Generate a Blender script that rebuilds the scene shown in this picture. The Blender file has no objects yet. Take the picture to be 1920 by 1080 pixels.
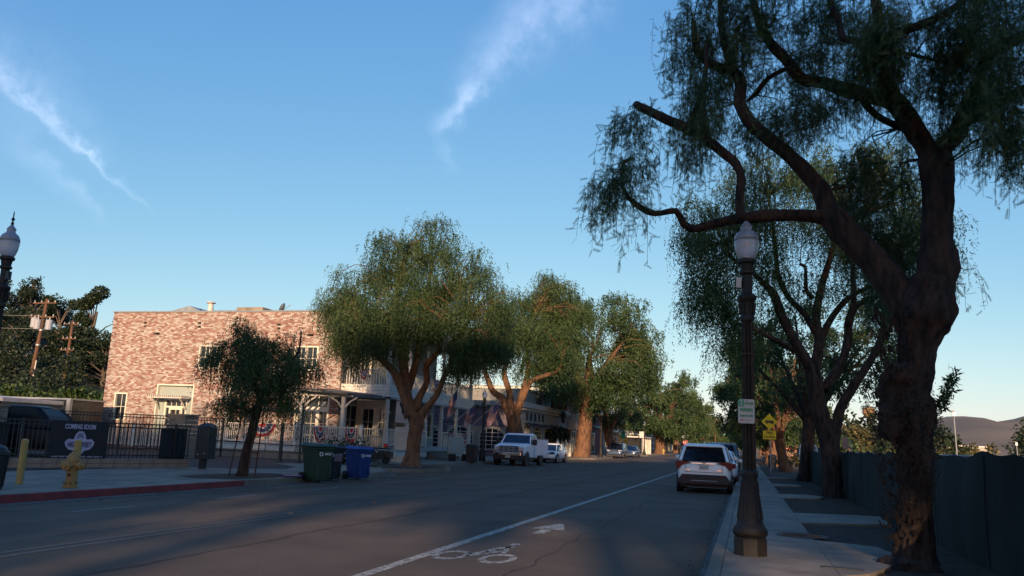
import bpy, bmesh, math, random
import numpy as np
from mathutils import Vector, Matrix, noise as mn
R = math.radians
random.seed(7); np.random.seed(7)
sc = bpy.context.scene
col = sc.collection

# ------------------------------------------------------------------ camera
YAW, PITCH, ROLL, EYE = R(16.1), R(10.5), R(2.3), 1.5
fwd = Vector((-math.sin(YAW)*math.cos(PITCH), math.cos(YAW)*math.cos(PITCH), math.sin(PITCH)))
rgt = Vector((math.cos(YAW), math.sin(YAW), 0)); upv = rgt.cross(fwd)
rr = rgt*math.cos(ROLL)+upv*math.sin(ROLL); uu = -rgt*math.sin(ROLL)+upv*math.cos(ROLL)
cam = bpy.data.cameras.new('camera'); co = bpy.data.objects.new('camera', cam); col.objects.link(co)
cam.lens = 28.875; cam.sensor_width = 36; cam.clip_start = .1; cam.clip_end = 12000
co.matrix_world = Matrix(((rr.x, uu.x, -fwd.x, 0), (rr.y, uu.y, -fwd.y, 0), (rr.z, uu.z, -fwd.z, EYE), (0, 0, 0, 1)))
sc.camera = co

# ------------------------------------------------------------------ sky, sun, exposure
SUN_AZ, SUN_EL = 168.0, 12.5          # degrees clockwise from +Y, seen from above
w = bpy.data.worlds.new('World'); sc.world = w; w.use_nodes = True
nt = w.node_tree; nt.nodes.clear()
def N(t, **k):
    n = nt.nodes.new(t)
    for a, b in k.items(): setattr(n, a, b)
    return n
L = nt.links.new
out = N('ShaderNodeOutputWorld'); bg = N('ShaderNodeBackground'); sky = N('ShaderNodeTexSky')
sky.sky_type = 'NISHITA'; sky.sun_disc = False
sky.sun_elevation = R(SUN_EL); sky.sun_rotation = R(SUN_AZ)
sky.air_density = 1.0; sky.dust_density = .6; sky.ozone_density = 1.6; sky.altitude = 150
bg.inputs['Strength'].default_value = .0976
tc = N('ShaderNodeTexCoord')
def Mth(op, a, b=None, c=None, clamp=False):
    n = N('ShaderNodeMath', operation=op, use_clamp=clamp)
    for i, v in enumerate((a, b, c)):
        if v is None: continue
        if isinstance(v, (int, float)): n.inputs[i].default_value = v
        else: L(v, n.inputs[i])
    return n.outputs[0]
def Dot(a, v):
    n = N('ShaderNodeVectorMath', operation='DOT_PRODUCT'); L(a, n.inputs[0]); n.inputs[1].default_value = tuple(v)
    return n.outputs['Value']
def Noise(vec, scale, detail=6, rough=.6):
    n = N('ShaderNodeTexNoise'); n.inputs['Scale'].default_value = scale; n.inputs['Detail'].default_value = detail
    n.inputs['Roughness'].default_value = rough; L(vec, n.inputs['Vector']); return n.outputs['Fac']
D = tc.outputs['Generated']
n1 = Noise(D, 9, 8, .62); n2 = Noise(D, 34, 7, .65); n3 = Noise(D, 5, 3)
def wisp(A, B, wA, wB, side, strength, soft=.06, wb=.085):
    """one streak of thin cloud between sky directions A and B; side>0 smears it to one side"""
    A = Vector(A).normalized(); B = Vector(B).normalized()
    t = (B-A); ln = t.length; t.normalize(); n = A.cross(B).normalized()
    al = Mth('DIVIDE', Mth('SUBTRACT', Dot(D, t), A.dot(t)), ln)
    dist = Dot(D, n)
    wob = Mth('MULTIPLY_ADD', Mth('SUBTRACT', n1, .5), wb, dist)
    wob = Mth('MULTIPLY_ADD', Mth('SUBTRACT', n2, .5), .03, wob)
    wid = Mth('MULTIPLY_ADD', al, wB-wA, wA)
    pos = Mth('DIVIDE', Mth('MAXIMUM', wob, 0), Mth('MULTIPLY', wid, 1+side))
    neg = Mth('DIVIDE', Mth('MAXIMUM', Mth('MULTIPLY', wob, -1), 0), wid)
    d = Mth('ADD', pos, neg)
    m = Mth('POWER', 2.718, Mth('MULTIPLY', Mth('MULTIPLY', d, d), -1))
    e0 = Mth('SMOOTH_MIN', Mth('DIVIDE', al, soft/ln), 1, .2, clamp=True)
    e1 = Mth('SMOOTH_MIN', Mth('DIVIDE', Mth('SUBTRACT', 1, al), soft/ln), 1, .2, clamp=True)
    tex = Mth('MULTIPLY_ADD', n2, 1.6, -.25)
    return Mth('MULTIPLY', Mth('MULTIPLY', Mth('MULTIPLY', m, e0), Mth('MULTIPLY', e1, tex)), strength)
ws = [
 wisp((-.13, .825, .55), (-.335, .861, .392), .044, .018, .1, .62),
 wisp((-.290, .8593, .416), (-.360, .864, .352), .011, .010, .1, .85, .03),
 wisp((-.345, .864, .362), (-.330, .892, .310), .011, .005, .1, .35, .04),
 wisp((-.760, .54, .38), (-.628, .742, .232), .016, .003, -.6, .80, .10, .03),
 wisp((-.760, .54, .40), (-.65, .715, .26), .055, .014, .1, .36, .12, .05),
 wisp((-.735, .60, .30), (-.659, .720, .214), .018, .004, .1, .36, .07, .05),
]
acc = ws[0]
for x in ws[1:]: acc = Mth('ADD', acc, x)
acc = Mth('MAXIMUM', acc, 0)
vm = N('ShaderNodeVectorMath', operation='SCALE'); vm.inputs[0].default_value = (3.0, 2.7, 2.85); L(acc, vm.inputs['Scale'])
va = N('ShaderNodeVectorMath', operation='ADD'); 
# the phone's deeper blue: per-channel response on the physical sky
sp = N('ShaderNodeSeparateColor'); L(sky.outputs[0], sp.inputs[0]); cb = N('ShaderNodeCombineColor')
for i, (k, p) in enumerate(((.93, 1.1), (.895, .75), (.92, .35))):
    L(Mth('MULTIPLY', Mth('POWER', Mth('MULTIPLY', sp.outputs[i], .15), p), k/.15), cb.inputs[i])
L(cb.outputs[0], va.inputs[0]); L(vm.outputs[0], va.inputs[1])
L(va.outputs[0], bg.inputs['Color']); L(bg.outputs[0], out.inputs['Surface'])

sl = bpy.data.lights.new('sun', 'SUN'); so = bpy.data.objects.new('sun', sl); col.objects.link(so)
sl.energy = 5.0; sl.angle = R(.53); sl.color = (1.0, .71, .45)
az = R(SUN_AZ); el = R(SUN_EL)
to_sun = Vector((math.sin(az)*math.cos(el), math.cos(az)*math.cos(el), math.sin(el)))
so.rotation_euler = to_sun.to_track_quat('Z', 'Y').to_euler()
so.location = to_sun*50
sc.view_settings.view_transform = 'Standard'; sc.view_settings.look = 'None'
sc.view_settings.exposure = 0.62; sc.view_settings.gamma = 1.0
sc.render.engine = 'CYCLES'
sc.cycles.max_bounces = 6; sc.cycles.diffuse_bounces = 3; sc.cycles.glossy_bounces = 3
sc.cycles.transmission_bounces = 4; sc.cycles.transparent_max_bounces = 6
sc.cycles.use_denoising = True

# ------------------------------------------------------------------ materials
def mat(name, c, rough=.75, var=.12, scale=3.0, bump=0.0, bscale=None, metal=0.0, c2=None, detail=5, attr=None,
        coord='Object', spec=.4, stretch=None, trans=0.0, contrast=(.35, .65), emit=None, transl=0.0, bdist=.02):
    m = bpy.data.materials.new(name); m.use_nodes = True
    t = m.node_tree; b = t.nodes['Principled BSDF']
    b.inputs['Roughness'].default_value = rough; b.inputs['Metallic'].default_value = metal
    b.inputs['Specular IOR Level'].default_value = spec
    b.inputs['Transmission Weight'].default_value = trans
    if c2 is None: c2 = tuple(x*(1-var*2) for x in c)
    tcn = t.nodes.new('ShaderNodeTexCoord'); src = tcn.outputs[coord]
    if stretch:
        mp = t.nodes.new('ShaderNodeMapping'); mp.inputs['Scale'].default_value = stretch
        t.links.new(src, mp.inputs['Vector']); src = mp.outputs[0]
    nz = t.nodes.new('ShaderNodeTexNoise'); nz.inputs['Scale'].default_value = scale; nz.inputs['Detail'].default_value = detail
    t.links.new(src, nz.inputs['Vector'])
    cr = t.nodes.new('ShaderNodeValToRGB'); cr.color_ramp.elements[0].position = contrast[0]; cr.color_ramp.elements[1].position = contrast[1]
    cr.color_ramp.elements[0].color = (*c2, 1); cr.color_ramp.elements[1].color = (*c, 1)
    t.links.new(nz.outputs['Fac'], cr.inputs['Fac'])
    o = cr.outputs['Color']
    if attr:
        at = t.nodes.new('ShaderNodeAttribute'); at.attribute_name = attr
        mx = t.nodes.new('ShaderNodeMix'); mx.data_type = 'RGBA'; mx.blend_type = 'MULTIPLY'; mx.inputs[0].default_value = 1
        t.links.new(at.outputs['Color'], mx.inputs[6]); t.links.new(o, mx.inputs[7]); o = mx.outputs[2]
    t.links.new(o, b.inputs['Base Color'])
    if bump:
        nb = t.nodes.new('ShaderNodeTexNoise'); nb.inputs['Scale'].default_value = bscale or scale*6; nb.inputs['Detail'].default_value = 6
        t.links.new(src, nb.inputs['Vector'])
        bp = t.nodes.new('ShaderNodeBump'); bp.inputs['Strength'].default_value = bump; bp.inputs['Distance'].default_value = bdist
        t.links.new(nb.outputs['Fac'], bp.inputs['Height']); t.links.new(bp.outputs[0], b.inputs['Normal'])
    if transl:
        tr = t.nodes.new('ShaderNodeBsdfTranslucent'); ms = t.nodes.new('ShaderNodeMixShader'); ms.inputs[0].default_value = transl
        t.links.new(o, tr.inputs['Color']); t.links.new(b.outputs[0], ms.inputs[1]); t.links.new(tr.outputs[0], ms.inputs[2])
        t.links.new(ms.outputs[0], t.nodes['Material Output'].inputs['Surface'])
    if emit:
        b.inputs['Emission Color'].default_value = (*emit[0], 1); b.inputs['Emission Strength'].default_value = emit[1]
    return m

# ------------------------------------------------------------------ mesh building
class F:
    """a wall frame: u runs along udir, z up, w outward (udir x up)"""
    def __init__(s, o, ang=0):
        s.o = Vector(o); s.u = Vector((math.cos(ang), math.sin(ang), 0)); s.w = s.u.cross(Vector((0, 0, 1)))
    def p(s, u, z, w=0): return s.o+s.u*u+s.w*w+Vector((0, 0, z))

class MB:
    def __init__(s): s.v = []; s.f = []; s.m = []; s.c = []
    def add(s, vs, fs, mi=0, c=None):
        b = len(s.v); s.v += [tuple(x) for x in vs]
        for f in fs: s.f.append(tuple(b+i for i in f)); s.m.append(mi); s.c.append(c)
        return s
    def hexa(s, P, mi=0, c=None):
        return s.add(P, [(0, 3, 2, 1), (4, 5, 6, 7), (0, 1, 5, 4), (1, 2, 6, 5), (2, 3, 7, 6), (3, 0, 4, 7)], mi, c)
    def bx(s, x0, x1, y0, y1, z0, z1, mi=0, c=None):
        return s.hexa([(x0, y0, z0), (x1, y0, z0), (x1, y1, z0), (x0, y1, z0), (x0, y0, z1), (x1, y0, z1), (x1, y1, z1), (x0, y1, z1)], mi, c)
    def box(s, cx, cy, cz, sx, sy, sz, rz=0, mi=0, rx=0):
        M = Matrix.Translation((cx, cy, cz)) @ Matrix.Rotation(rz, 4, 'Z') @ Matrix.Rotation(rx, 4, 'X')
        P = [M @ Vector((a*sx/2, b*sy/2, c*sz/2)) for c in (-1, 1) for a, b in ((-1, -1), (1, -1), (1, 1), (-1, 1))]
        return s.hexa(P, mi)
    def ub(s, fr, u0, u1, z0, z1, w0, w1, mi=0, c=None):
        P = [fr.p(u, z, w_) for z in (z0, z1) for u, w_ in ((u0, w1), (u1, w1), (u1, w0), (u0, w0))]
        return s.hexa(P, mi, c)
    def frus(s, x, y, z0, z1, a0, b0, a1, b1, mi=0, dx=0, dy=0):
        P = [(x+i*a0/2, y+j*b0/2, z0) for i, j in ((-1, -1), (1, -1), (1, 1), (-1, 1))]+[(x+dx+i*a1/2, y+dy+j*b1/2, z1) for i, j in ((-1, -1), (1, -1), (1, 1), (-1, 1))]
        return s.hexa(P, mi)
    def rings(s, rs, closed=True, cap=True, mi=0):
        n = len(rs[0]); b = len(s.v)
        for r in rs: s.v += [tuple(p) for p in r]
        for i in range(len(rs)-1):
            for k in range(n if closed else n-1):
                s.f.append((b+i*n+k, b+i*n+(k+1) % n, b+(i+1)*n+(k+1) % n, b+(i+1)*n+k)); s.m.append(mi); s.c.append(None)
        if cap and closed:
            s.f.append(tuple(b+k for k in range(n-1, -1, -1))); s.m.append(mi); s.c.append(None)
            e = b+(len(rs)-1)*n; s.f.append(tuple(e+k for k in range(n))); s.m.append(mi); s.c.append(None)
        return s
    def tube(s, pts, n=6, r=None, cap=True, mi=0, lump=0.0, lf=2.0, fl=0, ridge=0.0):
        pts = [tuple(p) if len(p) == 4 else (*p, r) for p in pts]
        P = [Vector(p[:3]) for p in pts]; rs = []
        t0 = (P[1]-P[0]).normalized(); a = t0.orthogonal().normalized()
        for i, p in enumerate(P):
            t = (P[min(i+1, len(P)-1)]-P[max(i-1, 0)]).normalized()
            a = (a-t*a.dot(t)).normalized(); b = t.cross(a)
            ring = []
            for k in range(n):
                th = 2*math.pi*k/n; d = a*math.cos(th)+b*math.sin(th); q = pts[i][3]
                if ridge:
                    q *= 1+ridge*(mn.noise(Vector((math.cos(th)*3.6, math.sin(th)*3.6, i*.16+7)))+.6*mn.noise(Vector((math.cos(th)*8, math.sin(th)*8, i*.28))))
                if lump:
                    pp = p+d*q
                    q *= 1+lump*(mn.noise(pp*lf)+.5*mn.noise(pp*lf*2.7))+(lump*.35*(((k % 2)*2-1)) if fl else 0)
                ring.append(p+d*q)
            rs.append(ring)
        return s.rings(rs, cap=cap, mi=mi)
    def lathe(s, prof, n=16, x=0, y=0, z=0, mi=0, ph=0, flute=0):
        rs = [[(x+r*(1-(flute if k % 2 else 0))*math.cos(2*math.pi*k/n+ph), y+r*(1-(flute if k % 2 else 0))*math.sin(2*math.pi*k/n+ph), z+h) for k in range(n)] for r, h in prof]
        return s.rings(rs, mi=mi)
    def disc(s, c, ax, r, h, n=16, mi=0):
        c = Vector(c); ax = Vector(ax).normalized()
        return s.tube([(*c, r), (*(c+ax*h), r)], n=n, mi=mi)
    def prism(s, pts, z0, z1, mi=0):
        n = len(pts); vs = [(x, y, z0) for x, y in pts]+[(x, y, z1) for x, y in pts]
        fs = [tuple(range(n-1, -1, -1)), tuple(range(n, 2*n))]+[(i, (i+1) % n, n+(i+1) % n, n+i) for i in range(n)]
        return s.add(vs, fs, mi)
    def uprism(s, fr, pts, w0, w1, mi=0):
        n = len(pts); vs = [fr.p(u, z, w0) for u, z in pts]+[fr.p(u, z, w1) for u, z in pts]
        fs = [tuple(range(n)), tuple(range(2*n-1, n-1, -1))]+[(i, n+i, n+(i+1) % n, (i+1) % n) for i in range(n)]
        return s.add(vs, fs, mi)
    def quad(s, a, b, c, d, mi=0): return s.add([a, b, c, d], [(0, 1, 2, 3)], mi)
    def build(s, name, m, parent=None, smooth=False, bevel=0, kind=None, loc=None, label=None, fixn=False):
        me = bpy.data.meshes.new(name); me.from_pydata(s.v, [], s.f); me.update()
        ms = m if isinstance(m, (list, tuple)) else [m]
        for x in ms: me.materials.append(x)
        if len(ms) > 1: me.polygons.foreach_set('material_index', s.m)
        if any(x is not None for x in s.c):
            a = me.color_attributes.new('tint', 'FLOAT_COLOR', 'CORNER')
            arr = []
            for p, c in zip(me.polygons, s.c): arr += list((*(c or (1, 1, 1)), 1))*p.loop_total
            a.data.foreach_set('color', arr)
        if fixn:
            bm = bmesh.new(); bm.from_mesh(me); bmesh.ops.recalc_face_normals(bm, faces=bm.faces); bm.to_mesh(me); bm.free()
        if smooth: me.shade_smooth()
        o = bpy.data.objects.new(name, me); col.objects.link(o)
        if parent is not None: o.parent = parent
        if loc: o.location = loc
        if bevel:
            bv = o.modifiers.new('bevel', 'BEVEL'); bv.width = bevel; bv.segments = 2; bv.limit_method = 'ANGLE'
        if kind: o['kind'] = kind
        if label: o['label'] = label
        return o

def spline(pts, step=.3):
    """Catmull-Rom through (x,y,z,r) points"""
    P = [np.array(p, float) for p in pts]; P = [2*P[0]-P[1]]+P+[2*P[-1]-P[-2]]; o = []
    for i in range(1, len(P)-2):
        n = max(1, int(np.linalg.norm(P[i+1][:3]-P[i][:3])/step))
        for k in range(n):
            t = k/n; a, b, c, d = P[i-1], P[i], P[i+1], P[i+2]
            q = .5*((2*b)+(-a+c)*t+(2*a-5*b+4*c-d)*t*t+(-a+3*b-3*c+d)*t**3); q[3] = max(q[3], .004); o.append(tuple(q))
    o.append(tuple(P[-2])); return o

def tag(o, label=None, cat=None, group=None, kind=None):
    if label: o['label'] = label
    if cat: o['category'] = cat
    if group: o['group'] = group
    if kind: o['kind'] = kind
    return o
def thing(name, label, cat, loc=(0, 0, 0), rz=0, group=None):
    o = bpy.data.objects.new(name, None); col.objects.link(o); o.empty_display_size = .2
    o.location = loc; o.rotation_euler = (0, 0, rz); return tag(o, label, cat, group)
def dup(o, loc=None, rz=None, label=None, group=None, scale=None, parent=None):
    c = o.copy(); col.objects.link(c); c.parent = parent
    if loc is not None: c.location = loc
    if rz is not None: c.rotation_euler = (0, 0, rz)
    if scale is not None: c.scale = (scale,)*3 if isinstance(scale, (int, float)) else scale
    if label: c['label'] = label
    if group: c['group'] = group
    for ch in o.children: dup(ch, parent=c)
    return c
def text(name, body, size, m, parent, loc, rot=(R(90), 0, 0), bold=.0, align='CENTER', sx=1, ext=.003):
    cu = bpy.data.curves.new(name, 'FONT'); cu.body = body; cu.size = size; cu.align_x = align; cu.align_y = 'CENTER'
    cu.offset = bold; cu.extrude = ext; cu.resolution_u = 3
    tmp = bpy.data.objects.new('t', cu); col.objects.link(tmp); bpy.context.view_layer.update()
    me = bpy.data.meshes.new_from_object(tmp.evaluated_get(bpy.context.evaluated_depsgraph_get())); bpy.data.objects.remove(tmp)
    me.materials.clear(); me.materials.append(m); o = bpy.data.objects.new(name, me); col.objects.link(o); o.parent = parent
    o.location = loc; o.rotation_euler = rot; o.scale = (sx, 1, 1); return o
# ------------------------------------------------------------------ palette
def asphalt(name, base, lo, lines=()):
    m = mat(name, base, rough=.85, c2=lo, scale=.55, bump=.35, bscale=90, detail=8, contrast=(.3, .7), spec=.25)
    t = m.node_tree; b = t.nodes['Principled BSDF']; src = b.inputs['Base Color'].links[0].from_socket
    tcn = t.nodes.new('ShaderNodeTexCoord')
    # fine stone speckle
    nz = t.nodes.new('ShaderNodeTexNoise'); nz.inputs['Scale'].default_value = 55; nz.inputs['Detail'].default_value = 4; nz.inputs['Roughness'].default_value = .8
    t.links.new(tcn.outputs['Object'], nz.inputs['Vector'])
    mr = t.nodes.new('ShaderNodeMapRange'); mr.inputs[1].default_value = .3; mr.inputs[2].default_value = .7; mr.inputs[3].default_value = .35; mr.inputs[4].default_value = 1.7
    t.links.new(nz.outputs['Fac'], mr.inputs[0])
    sep = t.nodes.new('ShaderNodeSeparateXYZ'); t.links.new(tcn.outputs['Object'], sep.inputs[0])
    def MM(op, a, b_=None):
        n = t.nodes.new('ShaderNodeMath'); n.operation = op
        for i, v in enumerate((a, b_)):
            if v is None: continue
            if isinstance(v, (int, float)): n.inputs[i].default_value = v
            else: t.links.new(v, n.inputs[i])
        return n.outputs[0]
    fac = mr.outputs[0]
    # polished wheel paths, oil-dark lane centres
    wave = MM('MULTIPLY_ADD', MM('SINE', MM('MULTIPLY', sep.outputs[0], 3.3))); wave.node.inputs[1].default_value = .07; wave.node.inputs[2].default_value = 1
    fac = MM('MULTIPLY', fac, wave)
    wn = t.nodes.new('ShaderNodeTexNoise'); wn.inputs['Scale'].default_value = .7; wn.inputs['Detail'].default_value = 6
    t.links.new(tcn.outputs['Object'], wn.inputs['Vector'])
    wob = MM('MULTIPLY', MM('SUBTRACT', wn.outputs['Fac'], .5), .5)
    for X0, wd in lines:
        d = MM('ABSOLUTE', MM('ADD', MM('SUBTRACT', sep.outputs[0], X0), wob))
        k = t.nodes.new('ShaderNodeMapRange'); k.inputs[1].default_value = wd*.5; k.inputs[2].default_value = wd; k.inputs[3].default_value = .45; k.inputs[4].default_value = 1
        t.links.new(d, k.inputs[0]); fac = MM('MULTIPLY', fac, k.outputs[0])
    vo = t.nodes.new('ShaderNodeTexVoronoi'); vo.feature = 'DISTANCE_TO_EDGE'; vo.inputs['Scale'].default_value = .33
    wv = t.nodes.new('ShaderNodeVectorMath'); wv.operation = 'ADD'; t.links.new(tcn.outputs['Object'], wv.inputs[0]); t.links.new(wn.outputs['Color'], wv.inputs[1])
    t.links.new(wv.outputs[0], vo.inputs['Vector'])
    k = t.nodes.new('ShaderNodeMapRange'); k.inputs[1].default_value = .003; k.inputs[2].default_value = .009; k.inputs[3].default_value = .90; k.inputs[4].default_value = 1
    t.links.new(vo.outputs['Distance'], k.inputs[0]); fac = MM('MULTIPLY', fac, k.outputs[0])
    mx = t.nodes.new('ShaderNodeVectorMath'); mx.operation = 'SCALE'; t.links.new(src, mx.inputs[0]); t.links.new(fac, mx.inputs['Scale'])
    t.links.new(mx.outputs[0], b.inputs['Base Color'])
    return m
def paintmark(name, c, wear=.5):
    """road paint worn through to the asphalt"""
    m = mat(name, c, rough=.7, c2=tuple(x*.6 for x in c), scale=2.5, contrast=(.3, .7))
    t = m.node_tree; b = t.nodes['Principled BSDF']; src = b.inputs['Base Color'].links[0].from_socket
    tcn = t.nodes.new('ShaderNodeTexCoord'); nz = t.nodes.new('ShaderNodeTexNoise'); nz.inputs['Scale'].default_value = 14; nz.inputs['Detail'].default_value = 8; nz.inputs['Roughness'].default_value = .75
    t.links.new(tcn.outputs['Object'], nz.inputs['Vector'])
    mr = t.nodes.new('ShaderNodeMapRange'); mr.inputs[1].default_value = wear-.06; mr.inputs[2].default_value = wear+.05
    t.links.new(nz.outputs['Fac'], mr.inputs[0])
    mx = t.nodes.new('ShaderNodeMix'); mx.data_type = 'RGBA'; mx.inputs[6].default_value = (.075, .07, .065, 1)
    t.links.new(mr.outputs[0], mx.inputs[0]); t.links.new(src, mx.inputs[7]); t.links.new(mx.outputs[2], b.inputs['Base Color'])
    return m
M_road = asphalt('road_asphalt', (.122, .086, .060), (.074, .053, .038), lines=((-6.4, .05), (-11.9, .03), (-2.6, .02), (-8.9, .02)))
M_lot = asphalt('lot_asphalt', (.058, .05, .042), (.04, .035, .03))
M_paint = paintmark('white_road_paint', (.48, .45, .38), .49)
M_dash = paintmark('lane_dash_paint', (.72, .70, .64), .36)
M_paint2 = paintmark('faded_road_paint', (.33, .31, .27), .52)
M_yel = paintmark('yellow_road_paint', (.26, .19, .08), .56)
M_conc = mat('concrete', (.28, .222, .165), rough=.9, c2=(.16, .13, .10), scale=1.7, bump=.15, bscale=60, detail=9)
M_conc2 = mat('old_concrete', (.22, .178, .135), rough=.9, c2=(.145, .12, .092), scale=.8, bump=.15, bscale=50, detail=9)
M_gut = mat('gutter', (.13, .125, .115), rough=.9, c2=(.08, .078, .07), scale=1.5, bump=.2)
M_redk = mat('red_kerb_paint', (.23, .035, .035), rough=.75, c2=(.15, .03, .03), scale=3, bump=.1)
M_earth = mat('earth', (.058, .038, .024), rough=.95, c2=(.03, .021, .014), scale=2.2, bump=.8, bscale=25, detail=10)
M_dry = mat('dry_ground', (.16, .125, .08), rough=.95, c2=(.09, .075, .045), scale=.15, bump=.3, detail=10)
M_block = mat('tan_block', (.27, .21, .155), rough=.9, c2=(.2, .155, .12), scale=4, bump=.3)
M_mort = mat('mortar', (.30, .24, .19), rough=.95, c2=(.24, .19, .15), scale=5)
M_brick = mat('brick', (.74, .76, .79), rough=.88, c2=(.58, .60, .63), scale=18, attr='tint', bump=.3, bscale=60)
M_cream = mat('cream_trim', (.66, .61, .50), rough=.55, var=.05)
M_wood = mat('white_wood', (.62, .55, .49), rough=.55, c2=(.46, .43, .38), scale=5)
M_woodg = mat('grey_wood', (.36, .36, .36), rough=.6, c2=(.28, .28, .28), scale=5)
M_sage = mat('sage_panel', (.30, .33, .30), rough=.6, var=.04)
M_glass = mat('dark_glass', (.02, .025, .03), rough=.06, var=.2, spec=.6)
M_dark = mat('dark_interior', (.02, .02, .022), rough=.9, var=.1)
M_black = mat('black_metal', (.018, .018, .02), rough=.45, var=.15, spec=.5)
M_bplas = mat('black_plastic', (.02, .02, .025), rough=.5, var=.1)
M_bronze = mat('lamp_iron', (.020, .016, .012), rough=.6, c2=(.010, .008, .007), scale=12, bump=.3, metal=.0)
M_globe = mat('frosted_globe', (.62, .63, .68), rough=.28, var=.06, scale=6, trans=.35, spec=.5)
M_globe2 = mat('globe_cap', (.38, .41, .48), rough=.2, var=.06, trans=.35, spec=.6)
M_yelp = mat('yellow_paint', (.36, .26, .09), rough=.6, c2=(.30, .21, .06), scale=9, bump=.15)
M_hyd = mat('hydrant_paint', (.34, .19, .06), rough=.55, c2=(.22, .13, .04), scale=14, bump=.2, contrast=(.28, .5))
M_rust = mat('rust', (.09, .045, .03), rough=.8, var=.2)
M_green = mat('green_cart', (.018, .045, .026), rough=.5, var=.1)
M_greenl = mat('green_cart_lid', (.024, .062, .042), rough=.45, var=.1)
M_blue = mat('blue_cart', (.010, .035, .17), rough=.42, var=.08)
M_bluel = mat('blue_cart_lid', (.016, .05, .22), rough=.42, var=.08)
M_cartb = mat('charcoal_cart', (.018, .018, .026), rough=.5, var=.1)
M_white = mat('white_print', (.75, .75, .75), rough=.6, var=.02)
M_grey = mat('grey_print', (.30, .31, .34), rough=.6, var=.02)
M_signw = mat('sign_face', (.50, .48, .44), rough=.45, var=.04)
M_signg = mat('sign_green', (.02, .33, .17), rough=.45, var=.04)
M_signr = mat('sign_red', (.50, .04, .035), rough=.45, var=.04)
M_signy = mat('sign_yellow', (.85, .50, .015), rough=.4, var=.05)
M_bannr = mat('black_banner', (.018, .018, .024), rough=.7, var=.1, bump=.3, bscale=3)
M_purp = mat('banner_violet', (.10, .07, .16), rough=.7, var=.05)
M_lilac = mat('banner_lilac', (.42, .42, .56), rough=.7, var=.05)
M_rubber = mat('tyre_rubber', (.015, .015, .016), rough=.8, var=.1)
M_alloy = mat('alloy', (.45, .45, .46), rough=.3, metal=.8, var=.05)
M_chrome = mat('chrome', (.7, .7, .72), rough=.12, metal=1, var=.02)
M_cwhite = mat('white_car_paint', (.80, .81, .83), rough=.22, var=.02, spec=.6)
M_cblack = mat('black_car_paint', (.015, .016, .02), rough=.18, var=.05, spec=.6)
M_cdark = mat('dull_black_car_paint', (.010, .010, .012), rough=.4, var=.05, spec=.2)
M_dullglass = mat('dull_glass', (.012, .012, .014), rough=.35, var=.1, spec=.15)
M_cblue = mat('blue_car_paint', (.07, .11, .19), rough=.22, var=.05, spec=.6, metal=.3)
M_cgrey = mat('grey_car_paint', (.09, .095, .11), rough=.22, var=.05, spec=.6, metal=.3)
M_csilv = mat('silver_car_paint', (.30, .33, .38), rough=.22, var=.05, spec=.6, metal=.4)
M_cglass = mat('car_glass', (.010, .013, .02), rough=.04, var=.1, spec=.8)
M_tail = mat('tail_lamp', (.13, .008, .012), rough=.35, var=.1, spec=.3)
M_head = mat('head_lamp', (.45, .46, .48), rough=.1, var=.1, spec=.8)
M_orange = mat('amber_lamp', (.30, .12, .03), rough=.2, var=.05)
M_flagr = mat('flag_red', (.36, .03, .04), rough=.8, var=.05)
M_flagw = mat('flag_white', (.46, .44, .42), rough=.8, var=.04)
M_flagb = mat('flag_blue', (.02, .025, .12), rough=.8, var=.05)
M_fabric = mat('dark_green_screen', (.012, .017, .015), rough=.85, c2=(.007, .011, .010), scale=1.3, bump=.5, bscale=4)
M_galv = mat('galvanised', (.35, .36, .37), rough=.45, metal=.5, var=.1)
M_stucco = mat('grey_stucco', (.22, .21, .19), rough=.9, c2=(.18, .17, .155), scale=1.5, bump=.25)
M_stuccol = mat('light_stucco', (.34, .31, .26), rough=.9, var=.05, bump=.2)
M_purb = mat('purple_brick', (1, 1, 1), rough=.9, c2=(.75, .75, .75), scale=12, attr='tint')
M_redb = mat('red_brick', (1, 1, 1), rough=.9, c2=(.75, .75, .75), scale=12, attr='tint')
M_roof = mat('roof_shingle', (.14, .13, .125), rough=.9, var=.15, bump=.4)
M_roofb = mat('brown_roof', (.20, .12, .08), rough=.9, var=.15, bump=.4)
M_yhouse = mat('yellow_house', (.60, .42, .07), rough=.75, var=.05)
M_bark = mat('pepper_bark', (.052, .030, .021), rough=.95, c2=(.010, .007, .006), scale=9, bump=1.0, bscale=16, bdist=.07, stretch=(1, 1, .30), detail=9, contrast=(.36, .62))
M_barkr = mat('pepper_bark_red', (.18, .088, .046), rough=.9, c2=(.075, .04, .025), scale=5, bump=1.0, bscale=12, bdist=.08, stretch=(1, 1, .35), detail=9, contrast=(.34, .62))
M_bark2 = mat('oak_bark', (.12, .09, .07), rough=.95, c2=(.06, .045, .035), scale=6, bump=.8, bscale=20)
M_pole = mat('utility_pole_wood', (.13, .062, .034), rough=.85, c2=(.08, .04, .025), scale=5, stretch=(1, 1, .1), bump=.4)
M_hillg = mat('hill_grass', (.085, .08, .04), rough=.95, c2=(.04, .05, .022), scale=.08, bump=.5, detail=10)
M_hillf = mat('far_hill', (.24, .175, .115), rough=.95, c2=(.14, .108, .078), scale=.006, detail=10)
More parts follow.
